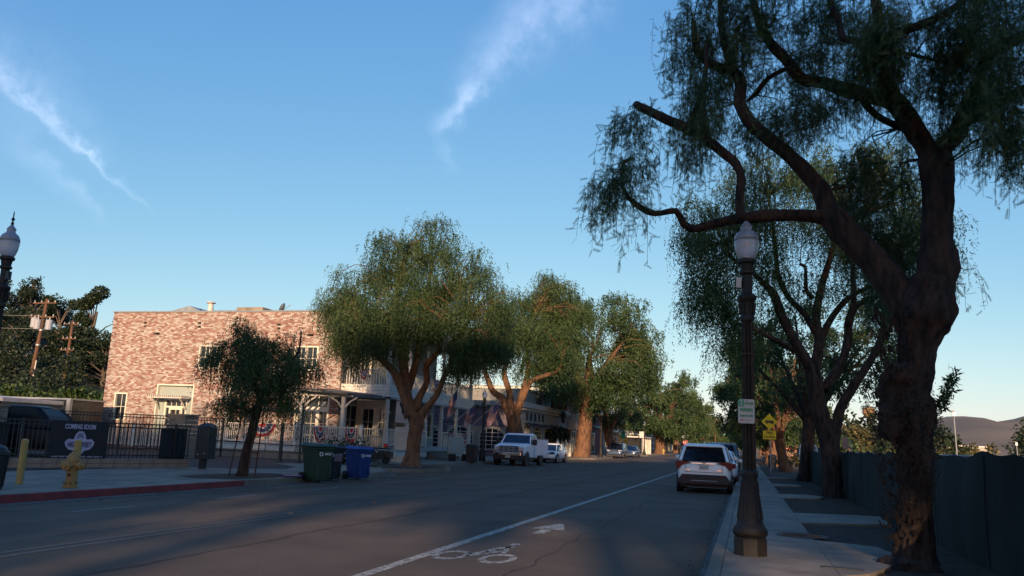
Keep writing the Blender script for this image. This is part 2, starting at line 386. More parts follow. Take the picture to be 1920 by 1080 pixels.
def leafmat(name, a, b, c, transl=.35):
    m = bpy.data.materials.new(name); m.use_nodes = True; t = m.node_tree; p = t.nodes['Principled BSDF']
    at = t.nodes.new('ShaderNodeAttribute'); at.attribute_name = 'v'
    cr = t.nodes.new('ShaderNodeValToRGB'); cr.color_ramp.elements[0].color = (*a, 1); cr.color_ramp.elements[1].color = (*c, 1)
    e = cr.color_ramp.elements.new(.55); e.color = (*b, 1)
    t.links.new(at.outputs['Fac'], cr.inputs['Fac']); t.links.new(cr.outputs[0], p.inputs['Base Color'])
    p.inputs['Roughness'].default_value = .55; p.inputs['Specular IOR Level'].default_value = .3
    tr = t.nodes.new('ShaderNodeBsdfTranslucent'); t.links.new(cr.outputs[0], tr.inputs['Color'])
    ms = t.nodes.new('ShaderNodeMixShader'); ms.inputs[0].default_value = transl
    t.links.new(p.outputs[0], ms.inputs[1]); t.links.new(tr.outputs[0], ms.inputs[2]); t.links.new(ms.outputs[0], t.nodes['Material Output'].inputs['Surface'])
    return m
M_leaf = leafmat('pepper_leaf', (.016, .040, .014), (.048, .086, .028), (.118, .148, .054))
M_leafd = leafmat('oak_leaf', (.008, .016, .007), (.016, .029, .012), (.032, .045, .018), .15)
M_leafb = leafmat('hedge_leaf', (.015, .032, .009), (.034, .062, .014), (.07, .10, .022), .2)
M_leafy = leafmat('bush_leaf_yellow', (.03, .035, .014), (.075, .066, .024), (.15, .12, .045), .2)
# ------------------------------------------------------------------ ground, road, pavements
S = .15
def ribbon(poly, wl, wr, z0, z1, mb=None):
    """raised strip along a ground polyline, from wl left to wr right of it"""
    mb = mb or MB(); P = [Vector((*p, 0)) for p in poly]; rs = []
    for i, p in enumerate(P):
        t = (P[min(i+1, len(P)-1)]-P[max(i-1, 0)]).normalized(); n = Vector((-t.y, t.x, 0))
        a, b = p+n*wl, p-n*wr
        rs.append([(a.x, a.y, z0), (b.x, b.y, z0), (b.x, b.y, z1), (a.x, a.y, z1)])
    return mb.rings(rs)
gm = MB()
gx = [-5000, -1500, -400, -150, -60, -20, 0, 20, 60, 150, 400, 1500, 5000]; gy = [-4000, -800, -200, -60, 0, 60, 200, 600, 1500, 6000]
for i in range(len(gx)-1):
    for j in range(len(gy)-1): gm.quad((gx[i], gy[j], -.04), (gx[i+1], gy[j], -.04), (gx[i+1], gy[j+1], -.04), (gx[i], gy[j+1], -.04))
gm.build('ground', M_dry, kind='structure')
MB().quad((-17.5, -150, 0), (0, -150, 0), (0, 800, 0), (-17.5, 800, 0)).build('road', M_road, kind='structure')
LK = [(-13.0, -150), (-13.0, 28.6), (-13.15, 29.5), (-13.6, 30.6), (-14.9, 32.6), (-15.35, 34), (-15.35, 74), (-14.8, 76), (-13.7, 78), (-13.6, 80), (-13.6, 88), (-14.6, 90.5), (-14.7, 118), (-13.6, 121), (-13.6, 800)]
RK = [(-.45, -150), (-.45, 800)]
ribbon(RK, .12, 0, .003, .006).build('right_gutter', M_gut, kind='structure')
g = MB()
ribbon([(x+.0, y) for x, y in LK], 0, .32, .003, .008, g); g.build('left_gutter', M_gut, kind='structure')
def between(poly, y0, y1):
    o = []
    for (ax, ay), (bx_, by) in zip(poly, poly[1:]):
        if by < y0 or ay > y1: continue
        a, b = max(ay, y0), min(by, y1)
        f = lambda y: ax+(bx_-ax)*(y-ay)/(by-ay)
        if not o: o.append((f(a), a))
        o.append((f(b), b))
    return o
kb = ribbon(between(LK, -150, 19.9), .15, 0, -.02, S+.006).build('red_kerb', M_redk, kind='structure')
ribbon(between(LK, 19.9, 800), .15, 0, -.02, S+.006).build('left_kerb', M_conc2, kind='structure')
rk = MB()
y = -150
ribbon(RK, 0, .15, -.02, S+.004).build('right_kerb', M_conc2, kind='structure')
# pavement bases
lp = [(x-.15, y) for x, y in LK]
poly = lp+[(-19.2, 800), (-19.2, -150)]
MB().prism(poly, -.02, S-.006).build('left_sidewalk', M_conc, kind='structure')
lsw = bpy.data.objects['left_sidewalk']
def slab(parent, x0, x1, y0, y1, m, seed=0):
    zt = S+random.uniform(-.0015, .002)
    b = MB().bx(x0+.006, x1-.006, y0+.006, y1-.006, S-.003, zt)
    return b.build('slab', m, parent)
y = 7.4
while y < 29: 
    for k in range(4): slab(lsw, -13.16-1.4*(k+1), -13.16-1.4*k, y, y+1.5, M_conc if random.random() < .8 else M_conc2)
    y += 1.5
y = 34.6
while y < 66:
    for k in range(2): slab(lsw, -15.52-1.75*(k+1), -15.52-1.75*k, y, y+1.75, M_conc if random.random() < .8 else M_conc2)
    y += 1.75
MB().bx(-.30, 1.0, -150, 400, -.02, S-.006).build('right_sidewalk', M_conc2, kind='structure')
rsw = bpy.data.objects['right_sidewalk']
y = 5.6
ys = []
while y < 62:
    l = 2.35 if y < 30 else 3.1
    slab(rsw, -.295, .995, y, y+l, M_conc2 if random.random() < .35 else M_conc); y += l
MB().bx(1.0, 40, -150, 140, -.02, S-.05).build('verge', M_earth, kind='structure')
pad = thing('pavement_pads', 'pads', 'x'); del pad['category']; del pad['label']; pad['kind'] = 'structure'
for P in ([(1.0, 14.25), (1.85, 13.85), (1.98, 12.9), (1.75, 11.7), (1.35, 10.7), (1.0, 10.3)], [(1.0, 20.2), (2.85, 20.6), (2.75, 18.3), (1.0, 17.5)],
          [(1.0, 28.6), (1.9, 29.0), (2.3, 28.0), (2.1, 27.0), (1.0, 26.2)], [(1.0, 37), (2.0, 37.2), (2.1, 35.6), (1.0, 35.2)], [(1.0, 46), (2.0, 46.4), (2.2, 44.8), (1.0, 44.3)]):
    MB().prism(P, S-.05, S-.001).build('pad', M_conc, pad)
cov = thing('manhole_cover', 'dark oval utility cover set in the right pavement behind the lamp post', 'manhole cover', (.85, 14.75, S+.003))
MB().lathe([(.42, 0), (.42, .003), (.40, .004)], 28).build('rim', M_bplas, cov)
cm = MB().lathe([(.36, .004), (.36, .006)], 24)
for k in range(-5, 6): cm.bx(-.3, .3, k*.055-.008, k*.055+.008, .006, .009)
cm.build('lid', M_black, cov)
va = thing('utility_vault', 'small rectangular dark utility lid in the near pavement pad', 'utility cover', (1.08, 10.95, S+.001))
MB().bx(-.24, .24, -.07, .07, 0, .006).build('frame', M_bplas, va); MB().bx(-.22, .22, -.05, .05, .006, .010).build('lid', M_black, va)
# parking lot and deck forecourt at the left
MB().prism([(-19.2, -20), (-19.2, 24.6), (-17.4, 25.6), (-16.2, 27.4), (-17.0, 29.4), (-19.2, 31.4), (-19.2, 46), (-75, 60), (-75, -20)], -.02, S+.004).build('parking_lot', M_lot, kind='structure')
MB().bx(-40, -18.9, 31.4, 66, -.02, S+.002).build('forecourt', M_conc2, kind='structure')
MB().bx(-60, -19.2, 66, 800, -.03, S-.01).build('rear_ground', M_dry, kind='structure')

# ------------------------------------------------------------------ road markings (sheets 4 mm up)
Z = .004
def strip(name, x, y0, y1, wd, m, z=Z):
    return MB().quad((x-wd/2, y0, z), (x+wd/2, y0, z), (x+wd/2, y1, z), (x-wd/2, y1, z)).build(name, m, kind='structure')
strip('bike_lane_line', -4.02, -60, 500, .15, M_paint)
for x in (-8.0, -8.24): strip('centre_line', x, -60, 500, .09, M_yel)
k = 0; y = -12.7
for i in range(26):
    strip('lane_dash', -11.12-.0*i, y+i*4.1, y+i*4.1+1.6, .11, M_paint2 if i > 5 else M_dash)
strip('cross_line', -14.2, 120, 120.4, 2, M_paint2)
for i, (x, yy) in enumerate([(-8.12, 17.6), (-8.12, 20.2), (-8.12, 31), (-8.12, 14.0), (-8.12, 26)]):
    m = thing('road_stud', ['amber reflector stud on the yellow centre line, level with the young tree', 'amber reflector stud on the centre line in front of the green bin', 'farthest amber reflector stud on the yellow centre line', 'nearest amber reflector stud on the yellow centre line', 'amber reflector stud on the centre line level with the blue bin'][i], 'road stud', (x, yy, .004), group='reflector studs on the centre line')
    MB().lathe([(.05, 0), (.045, .015), (.02, .02)], 10).build('dome', M_orange, m)
# bicycle stencil: lies on the road, read from the kerb side
bs = MB(); bx0, by0 = -3.42, 10.1
def P2(u, v): return (bx0+u, by0+v, Z)
def ringq(cx, cy, r0, r1, n=28, sx=1, sy=1):
    for i in range(n):
        a, b = 2*math.pi*i/n, 2*math.pi*(i+1)/n
        if i % 14 == 3: continue
        bs.quad(P2(cx+r0*math.cos(a)*sx, cy+r0*math.sin(a)*sy), P2(cx+r1*math.cos(a)*sx, cy+r1*math.sin(a)*sy), P2(cx+r1*math.cos(b)*sx, cy+r1*math.sin(b)*sy), P2(cx+r0*math.cos(b)*sx, cy+r0*math.sin(b)*sy))
ringq(-.30, .45, .15, .24, sx=.95, sy=1.9); ringq(.33, .45, .15, .24, sx=.95, sy=1.9)
def bar(a, b, wd):
    a = Vector((*a, 0)); b = Vector((*b, 0)); t = (b-a).normalized(); n = Vector((-t.y, t.x, 0))*wd/2
    bs.quad(*[P2(q.x, q.y) for q in (a-n, a+n, b+n, b-n)])
bar((-.10, .45), (.18, 1.12), .075); bar((-.10, .62), (.05, 1.36), .09); bar((.02, 1.32), (.20, 1.70), .12); bar((.20, 1.25), (.12, 1.72), .07); bar((-.02, 1.0), (.20, 1.18), .07); bar((.25, .95), (.22, 1.28), .06)
bs.add([P2(.14+.075*math.cos(a)*1.0, 1.97+.16*math.sin(a)) for a in [2*math.pi*i/12 for i in range(12)]], [tuple(range(12))])
bs.build('bicycle_symbol', M_paint, kind='structure')
ar = MB(); 
def A2(u, v): return (-3.35+u, 13.7+v, Z)
ar.quad(A2(-.09, 0), A2(.09, 0), A2(.09, .85), A2(-.09, .85)); ar.add([A2(-.30, .75), A2(.30, .75), A2(.05, 1.85), A2(-.05, 1.85)], [(0, 1, 2, 3)])
ar.build('bike_lane_arrow', M_paint, kind='structure')

# ------------------------------------------------------------------ hills
def sm(x): x = min(1, max(0, x)); return x*x*(3-2*x)
def hill_z(x, y):
    s = (-x+y)/2
    h = 15*sm((s-46)/62)*sm((-x-42)/40)*sm((y+30)/60)
    return h*(1+.18*mn.noise(Vector((x*.03, y*.03, 0))))+.5*sm((s-46)/30)*mn.noise(Vector((x*.15, y*.15, 3))) if h > .05 else -.06
hm = MB(); nx, ny = 60, 60
for j in range(ny+1):
    for i in range(nx+1):
        x = -40-i*5; y = -20+j*7; hm.v.append((x, y, hill_z(x, y)))
for j in range(ny):
    for i in range(nx):
        a = j*(nx+1)+i; hm.f.append((a, a+nx+1, a+nx+2, a+1)); hm.m.append(0); hm.c.append(None)
hm.build('left_hillside', M_hillg, smooth=True, kind='structure')
RID = [(-3500, 110), (-1500, 90), (-600, 55), (-300, 44), (-50, 41), (-25, 40), (100, 36), (200, 42), (254, 49), (303, 66), (335, 70), (352, 69), (373, 61), (404, 64), (427, 72), (470, 84), (560, 90), (800, 120), (1500, 150), (3500, 190)]
def ridge(x):
    for (a, ha), (b, hb) in zip(RID, RID[1:]):
        if a <= x <= b: return ha+(hb-ha)*(x-a)/(b-a)
    return 60
fm = MB(); xs = [-3500+i*24.0 for i in range(292)]; yy = [(800, 0), (950, .22), (1100, .45), (1250, .70), (1380, .9), (1500, 1), (1650, .8), (2200, -.1)]
for yv, k in yy:
    for x in xs:
        z = ridge(x)*k
        if 0 < k: z += 7*k*(1.1-k)*4*mn.noise(Vector((x*.012, yv*.006, 1)))+1.2*k*mn.noise(Vector((x*.03, yv*.03, 2)))
        fm.v.append((x, yv, z-.3))
for j in range(len(yy)-1):
    for i in range(len(xs)-1):
        a = j*len(xs)+i; fm.f.append((a, a+1, a+len(xs)+1, a+len(xs))); fm.m.append(0); fm.c.append(None)
fm.build('distant_hills', M_hillf, smooth=True, kind='structure')
# ------------------------------------------------------------------ trees
rng = np.random.default_rng(11)
def unit(n):
    v = rng.normal(size=(n, 3)); return v/np.linalg.norm(v, axis=1)[:, None]
def tri_mesh(name, V, T, val, m, parent, kind='stuff'):
    me = bpy.data.meshes.new(name); nv, nt_ = len(V), len(T)
    me.vertices.add(nv); me.vertices.foreach_set('co', V.astype(np.float32).ravel())
    me.loops.add(nt_*3); me.loops.foreach_set('vertex_index', T.astype(np.int32).ravel())
    me.polygons.add(nt_); me.polygons.foreach_set('loop_start', np.arange(0, nt_*3, 3, dtype=np.int32)); me.polygons.foreach_set('loop_total', np.full(nt_, 3, dtype=np.int32))
    a = me.attributes.new('v', 'FLOAT', 'POINT'); a.data.foreach_set('value', val.astype(np.float32))
    me.update(calc_edges=True); me.materials.append(m)
    o = bpy.data.objects.new(name, me); col.objects.link(o); o.parent = parent
    if kind: o['kind'] = kind
    return o
# leaf templates: (side, along, normal) vertices and triangles
def tpl_pinnate(n=6):
    v = [(-.012, 0, 0), (.012, 0, 0), (0, 1, -.05)]; t = [(0, 1, 2)]
    for i in range(n):
        y = .12+.8*i/n; l = .26*(1-.35*abs(i/n-.3))
        for s in (-1, 1):
            b = len(v); v += [(0, y-.018, -.05*y), (s*l*.72, y+l*.66, -.05*y-.05), (0, y+.04, -.05*y)]; t.append((b, b+1, b+2))
    return np.array(v), np.array(t)
T_PIN = tpl_pinnate(8)
T_MID = (np.array([(0, 0, 0), (.13, .4, -.02), (0, 1, -.06), (-.13, .4, -.02)]), np.array([(0, 1, 2), (0, 2, 3)]))
T_TRI = (np.array([(-.12, .05, 0), (.12, .05, 0), (0, 1, 0)]), np.array([(0, 1, 2)]))
T_OVAL = (np.array([(0, 0, 0), (.36, .45, .05), (0, 1, 0), (-.36, .45, .05)]), np.array([(0, 1, 2), (0, 2, 3)]))
def expand(O, Dr, size, tpl, val, flat=0):
    n = len(O); Dr = Dr/np.linalg.norm(Dr, axis=1)[:, None]
    s = np.cross(Dr, unit(n)); s /= np.linalg.norm(s, axis=1)[:, None]; nn = np.cross(s, Dr)
    v, t = tpl
    V = O[:, None, :]+size[:, None, None]*(v[None, :, 0:1]*s[:, None, :]+v[None, :, 1:2]*Dr[:, None, :]+v[None, :, 2:3]*nn[:, None, :])
    T = t[None]+(np.arange(n)*len(v))[:, None, None]
    return V.reshape(-1, 3), T.reshape(-1, 3), np.repeat(val, len(v))
def weep(blobs, leaf, tpl, nl, length, density=1.0, per=9, spread=.16, stems=0, limbs=None, scat=.55):
    """hanging strands of a pepper tree; returns leaf and stem arrays, and twig end points"""
    Os, Ds, vs, ends = [], [], [], []; SV, ST = [], []
    for (bx_, by, bz, rx, ry, rz, n) in blobs:
        n = max(2, int(n*density)); k = max(1, n//per)
        c = unit(k)*(rng.random(k)**.42)[:, None]*np.array([rx, ry, rz])+np.array([bx_, by, bz])
        cv = rng.random(k)
        ends += [tuple(q) for q in c]
        idx = rng.integers(0, k, n); p0 = c[idx]+rng.normal(size=(n, 3))*spread*np.array([1, 1, .7])
        ln = length*(.45+.9*rng.random(n)); rad = rng.normal(size=(n, 3)); rad[:, 2] = 0; out = p0-np.array([bx_, by, bz]); out[:, 2] = 0
        out = out/(np.abs(out).max()+.01)*1.2+rad*.7; out /= np.linalg.norm(out, axis=1)[:, None]
        t = np.linspace(0, 1, nl)[None, :]
        h = (.26*ln)[:, None]*(1-np.exp(-2.5*t)); zz = ln[:, None]*(.10*np.sin(t*3.14)-.92*t**1.15)
        sw = rng.normal(size=(n, 1, 3))*.05*ln[:, None, None]*(t[:, :, None]**1.5)
        P = p0[:, None, :]+out[:, None, :]*h[:, :, None]+sw; P[:, :, 2] += zz
        P[:, :, 2] = np.maximum(P[:, :, 2], 1.2)
        d = rng.normal(size=(n, nl, 3))*scat; d[:, :, 2] -= .95; d += out[:, None, :]*.25
        v = np.clip(cv[idx][:, None]*.55+rng.random((n, 1))*.3+rng.random((n, nl))*.25, 0, 1)
        Os.append(P.reshape(-1, 3)+rng.normal(size=(n*nl, 3))*.012); Ds.append(d.reshape(-1, 3)); vs.append(v.ravel())
        if stems:
            b = sum(len(x) for x in SV); s = np.array([stems, 0, 0]); s2 = np.array([0, stems, 0])
            VV = np.stack([P-s, P+s], 2).reshape(-1, 3); SV.append(VV)
            i = (np.arange(n)*nl)[:, None]+np.arange(nl-1)[None, :]; i = i.ravel()*2+b
            ST.append(np.concatenate([np.stack([i, i+1, i+3], 1), np.stack([i, i+3, i+2], 1)]))
    O = np.concatenate(Os); Dr = np.concatenate(Ds); va = np.concatenate(vs)
    size = leaf*(.6+.7*rng.random(len(O)))
    V, T, val = expand(O, Dr, size, tpl, va)
    if stems:
        b = len(V); sv = np.concatenate(SV); V = np.concatenate([V, sv]); T = np.concatenate([T, np.concatenate(ST)+b]); val = np.concatenate([val, np.zeros(len(sv))])
    return V, T, val, ends
def twigs(ends, branches, r0=.02, mb=None, off=0, maxn=400):
    pts = np.array([p for b in branches for p in spline(b, .5)]); mb = mb or MB(); random.shuffle(ends)
    for e in ends[:maxn]:
        e = np.array(e); cand = pts[pts[:, 2] < e[2]+.6]
        if not len(cand): continue
        d = np.linalg.norm(cand[:, :3]-e, axis=1); j = d.argmin(); q = cand[j]
        if d[j] < .12 or d[j] > 5: continue
        m1 = (q[:3]*.6+e*.4); m1[2] += .12*d[j]; m2 = q[:3]*.25+e*.75; m2[2] += .14*d[j]+.03
        m1[:2] += rng.normal(size=2)*.06*d[j]
        r = min(q[3]*.6, r0*(.6+d[j]*.5)); mb.tube([(*q[:3], r), (*m1, r*.7), (*m2, r*.5), (*e, r*.25)], n=5)
    return mb
def rel(branches, o): return [[(x-o[0], y-o[1], z-o[2], r) for x, y, z, r in b] for b in branches]
def relb(bl, o): return [(b[0]-o[0], b[1]-o[1], b[2]-o[2], *b[3:]) for b in bl]
def pepper(label, org, branches, blobs, leaf=.16, tpl=T_MID, nl=14, length=1.3, density=1, bark=None, n=14, lump=.10, group=None, tw=.02, stems=0, spread=.16, per=9, lf=2.2, step=.3, tmax=400, leafm=None, scat=.55, ridge=0.0):
    bark = bark or M_bark
    t = thing('pepper_tree', label, 'tree', org, group=group)
    br = rel(branches, org); bl = relb(blobs, org)
    MB().tube(spline(br[0], step*.6), n=n+10+(36 if ridge else 0), lump=lump, lf=lf, fl=0 if ridge else 1, ridge=ridge).build('trunk', bark, t, smooth=True)
    for b in br[1:]: MB().tube(spline(b, step), n=n+(8 if ridge else 0), lump=lump*.8, lf=lf*1.5, ridge=ridge*.7).build('limb', bark, t, smooth=True)
    V, T, val, ends = weep(bl, leaf, tpl, nl, length, density, per=per, stems=stems, spread=spread, scat=scat)
    if len(ends): twigs(ends, br, tw, maxn=tmax).build('twigs', bark, t, kind='stuff')
    tri_mesh('crown', V, T, val, leafm or M_leaf, t)
    return t
R1_B=[[[2.03,11.9,-0.12,0.378],[2.04,11.9,0.14,0.285],[2.06,11.9,0.58,0.212],[2.09,11.9,1.22,0.193],[2.1,11.9,1.68,0.222],[2.07,11.9,1.94,0.286],[2.02,11.9,2.16,0.295],[2.09,11.9,2.38,0.246],[2.14,11.9,2.58,0.219],[2.2,11.9,2.96,0.234],[2.26,11.9,3.29,0.327],[2.34,11.9,3.58,0.314],[2.43,11.9,3.87,0.243]],[[2.27,11.9,3.22,0.213],[2.39,11.93,3.59,0.243],[2.51,11.97,4.03,0.252],[2.53,12.0,4.41,0.21],[2.57,12.03,4.94,0.198],[2.59,12.07,5.41,0.215],[2.58,12.1,5.7,0.209]],[[2.54,12.1,5.62,0.179],[2.26,12.18,6.23,0.153],[2.09,12.26,6.56,0.14],[1.82,12.35,6.7,0.134],[1.56,12.43,6.84,0.128],[1.19,12.51,7.04,0.097],[0.89,12.59,7.16,0.099],[0.66,12.67,7.55,0.1],[0.49,12.75,7.8,0.093],[0.32,12.84,8.17,0.077],[0.21,12.92,8.66,0.07],[0.09,13.0,9.39,0.053]],[[2.55,12.1,5.66,0.134],[2.31,11.94,6.05,0.127],[2.13,11.79,6.31,0.111],[1.97,11.63,6.45,0.096],[1.86,11.47,6.86,0.081],[1.82,11.31,7.18,0.08],[1.75,11.16,7.74,0.073],[1.69,11.0,8.45,0.051]],[[1.82,11.3,6.98,0.058],[1.98,11.16,7.07,0.064],[2.24,11.02,7.07,0.063],[2.5,10.88,7.12,0.055],[2.72,10.74,7.23,0.054],[2.97,10.6,7.56,0.04]],[[1.76,11.5,6.81,0.059],[1.57,11.64,7.23,0.053],[1.41,11.78,7.36,0.054],[1.37,11.92,7.71,0.047],[1.29,12.06,8.08,0.048],[1.26,12.2,8.75,0.032]],[[2.59,12.1,5.66,0.164],[2.83,11.89,5.91,0.132],[2.91,11.67,6.17,0.108],[3.0,11.46,6.41,0.085],[3.05,11.24,6.63,0.084],[3.16,11.03,6.68,0.089],[3.39,10.81,6.71,0.086],[3.68,10.6,6.9,0.065]],[[2.89,12.0,5.99,0.103],[2.96,11.75,6.03,0.094],[3.21,11.5,6.12,0.084],[3.47,11.25,6.17,0.082],[3.77,11.0,6.31,0.06]],[[2.22,11.9,3.01,0.213],[2.2,11.97,3.34,0.272],[2.05,12.03,3.61,0.262],[1.84,12.1,4.0,0.237],[1.55,12.17,4.4,0.233],[1.32,12.23,4.7,0.229],[1.2,12.3,4.92,0.209]],[[1.23,12.3,4.84,0.154],[1.0,12.21,4.86,0.116],[0.71,12.13,4.86,0.1],[0.34,12.04,4.84,0.1],[-0.04,11.95,4.79,0.093],[-0.41,11.87,4.7,0.077],[-0.74,11.78,4.61,0.062],[-0.84,11.69,4.67,0.062],[-0.94,11.61,4.84,0.054],[-1.14,11.52,4.79,0.046],[-1.32,11.43,4.79,0.053],[-1.58,11.35,4.98,0.042],[-1.67,11.26,5.14,0.034],[-1.67,11.17,5.35,0.03],[-1.62,11.09,5.45,0.027],[-1.49,11.0,5.45,0.034]],[[-0.03,11.4,4.62,0.074],[-0.06,11.46,4.88,0.074],[-0.05,11.51,5.37,0.068],[-0.32,11.57,5.71,0.077],[-0.7,11.63,6.04,0.086],[-1.09,11.69,6.28,0.079],[-1.49,11.74,6.53,0.073],[-1.56,11.8,6.6,0.065]],[[-0.77,11.6,6.09,0.047],[-0.6,11.6,6.53,0.047],[-0.52,11.6,6.9,0.039],[-0.5,11.6,7.4,0.024]],[[1.2,12.3,4.84,0.185],[1.1,12.33,5.25,0.156],[0.88,12.36,5.59,0.127],[0.59,12.39,5.94,0.12],[0.15,12.42,6.39,0.114],[-0.03,12.45,6.76,0.107],[-0.03,12.48,7.13,0.108],[-0.16,12.51,7.35,0.101],[-0.46,12.54,7.49,0.076],[-0.69,12.57,7.77,0.069],[-0.75,12.6,8.31,0.052]],[[-0.13,12.5,7.28,0.075],[-0.25,12.67,7.82,0.069],[-0.32,12.83,8.38,0.061],[-0.34,13.0,9.35,0.045]],[[0.68,12.9,7.5,0.043],[0.4,12.93,7.37,0.043],[0.19,12.97,7.12,0.043],[0.07,13.0,7.03,0.026]],[[1.61,12.0,6.61,0.061],[1.86,12.3,6.39,0.055],[2.26,12.6,6.27,0.063]],[[2.11,11.9,7.15,0.03],[2.33,11.8,7.03,0.03],[2.54,11.7,6.89,0.022],[2.78,11.6,6.72,0.014]]]
R1_F=[[-0.49,12.4,7.9,0.76,1.2,0.8,210],[-0.74,12.4,8.57,0.51,1,0.51,70],[-0.81,11.6,6.67,0.33,0.8,0.55,60],[-0.25,12.2,6.72,0.57,1,0.49,110],[0.16,12.8,8.13,0.69,1.2,0.69,160],[0.58,12.8,8.83,1.03,1.5,0.52,120],[-1.26,11.5,6.21,0.43,0.7,0.2,40],[-0.69,11.6,6.08,0.54,0.7,0.23,55],[-1.58,11.5,6.31,0.16,0.5,0.16,10],[-1.7,11.1,5.24,0.21,0.5,0.34,58],[-1.76,11.0,4.97,0.15,0.4,0.19,16],[-1.46,11.0,5.47,0.19,0.4,0.13,34],[-1.53,11.0,4.66,0.15,0.4,0.15,12],[0.87,12.6,7.5,0.75,1.2,0.58,130],[0.7,12.6,6.81,0.74,1,0.33,80],[1.31,12.2,7.87,0.56,1,0.48,90],[1.87,11.4,7.22,0.37,0.8,0.44,170],[1.81,11.4,6.68,0.33,0.7,0.36,110],[1.59,12.0,8.24,0.95,1.6,0.47,140],[2.33,11.6,7.04,0.66,1.2,0.37,90],[2.55,11.0,7.17,0.56,1.2,0.35,120],[3.04,11.0,7.04,0.55,1.4,0.41,150],[3.18,10.8,6.34,0.4,1.2,0.46,160],[3.06,10.9,5.76,0.4,1,0.4,110],[3.24,10.8,5.43,0.29,0.9,0.39,80],[2.77,11.6,6.53,0.36,1,0.36,50],[2.59,12.4,6.5,0.31,1,0.46,40],[2.84,12.4,5.91,0.17,0.6,0.31,30],[3.38,11.0,7.6,0.82,2,0.41,120],[0.22,12.6,6.32,0.5,0.8,0.25,30],[1.15,12.6,6.6,0.49,0.8,0.28,60],[1.93,13.2,5.14,0.61,1,0.74,180],[2.28,13.2,4.46,0.4,0.8,0.72,130],[1.62,13.0,5.69,0.49,0.8,0.37,60],[2.09,13.6,5.86,0.59,0.8,0.51,110],[2.87,12.6,4.39,0.09,0.4,0.38,14],[0.05,12.0,5.61,0.24,0.5,0.31,20],[-1.42,11.0,4.65,0.1,0.3,0.09,4]]
R2_B=[[[2.64,28.9,-0.01,0.41],[2.63,28.9,0.4,0.326],[2.64,28.9,1.16,0.293],[2.54,28.9,2.0,0.312],[2.31,28.9,2.85,0.262],[2.19,28.9,3.72,0.246],[2.07,28.9,4.34,0.212]],[[2.07,28.9,4.25,0.195],[1.58,28.74,5.11,0.16],[1.17,28.59,5.99,0.143],[0.92,28.43,6.69,0.143],[0.58,28.27,7.03,0.089],[0.07,28.11,7.55,0.072],[-0.45,27.96,7.9,0.054],[-0.87,27.8,8.8,0.036]],[[1.88,28.9,4.64,0.107],[1.06,28.55,5.09,0.089],[0.55,28.2,5.31,0.071],[0.04,27.85,5.52,0.053],[-0.46,27.5,5.56,0.044]],[[2.17,28.9,4.07,0.194],[2.37,29.0,5.15,0.16],[2.29,29.1,5.89,0.144],[2.41,29.2,6.63,0.127],[2.61,29.3,7.39,0.109],[2.9,29.4,8.34,0.092],[3.12,29.5,9.69,0.056]],[[2.27,29.0,5.42,0.125],[1.96,29.13,6.07,0.108],[1.47,29.27,6.65,0.092],[1.14,29.4,7.43,0.093],[1.07,29.53,8.22,0.075],[1.0,29.67,9.23,0.057],[0.84,29.8,10.45,0.038]],[[2.65,28.9,1.5,0.207],[2.79,28.77,2.35,0.173],[2.93,28.64,2.94,0.155],[3.32,28.51,3.63,0.137],[3.81,28.39,4.4,0.12],[4.17,28.26,5.15,0.119],[4.33,28.13,5.91,0.102],[4.65,28.0,7.09,0.068]],[[2.47,28.9,3.55,0.175],[3.0,29.08,4.37,0.141],[3.29,29.27,5.19,0.142],[3.37,29.45,5.94,0.126],[3.71,29.63,6.51,0.109],[4.25,29.82,6.73,0.073],[4.79,30.0,7.12,0.055]],[[2.4,29.2,5.18,0.125],[2.85,29.6,6.05,0.109],[3.42,30.0,6.77,0.092],[4.09,30.4,7.21,0.074]],[[3.31,29.0,5.69,0.106],[3.48,29.0,6.59,0.089],[3.53,29.0,8.05,0.072],[3.91,29.0,9.52,0.054]],[[2.2,28.9,6.58,0.09],[1.99,28.8,6.84,0.072],[1.97,28.7,7.64,0.054],[1.8,28.6,7.72,0.054]]]
R2_F=[[-1.14,28.0,8.86,1.0,1.6,1.09,190],[-0.26,28.4,9.51,1.1,1.8,1.01,210],[-1.48,27.6,6.75,0.71,1.4,0.89,130],[-0.8,27.6,6.02,0.79,1.4,1.06,150],[0.11,29.0,11.03,0.94,1.6,0.85,110],[-1.31,27.8,8.07,0.81,1.4,0.9,110],[1.57,29.4,11.09,1.51,2,0.85,200],[3.22,30.0,11.4,1.52,2,0.76,220],[4.8,30.0,11.51,1.12,2,0.84,190],[0.98,29.0,9.24,1.3,2,1.11,160],[2.42,29.6,9.16,1.49,2,1.12,200],[4.0,29.8,9.36,1.48,2,1.3,280],[5.32,29.6,9.26,1.09,2,1.27,180],[6.2,29.2,8.75,0.62,1.4,0.8,50],[0.59,28.6,7.65,0.91,1.6,0.91,100],[1.81,29.0,7.34,0.91,1.6,0.73,80],[3.57,29.6,7.43,1.09,1.6,0.73,110],[4.62,29.0,6.58,0.79,1.6,0.88,100],[-0.45,28.0,7.17,0.9,1.6,0.9,110],[5.53,29.4,7.36,0.71,1.4,0.89,70],[4.83,28.6,5.46,0.43,1,0.6,30],[-0.3,28.0,4.83,0.7,1,0.53,50],[0.72,28.0,5.72,0.53,1,0.53,25],[-1.68,28.0,9.64,0.46,1,0.28,30]]
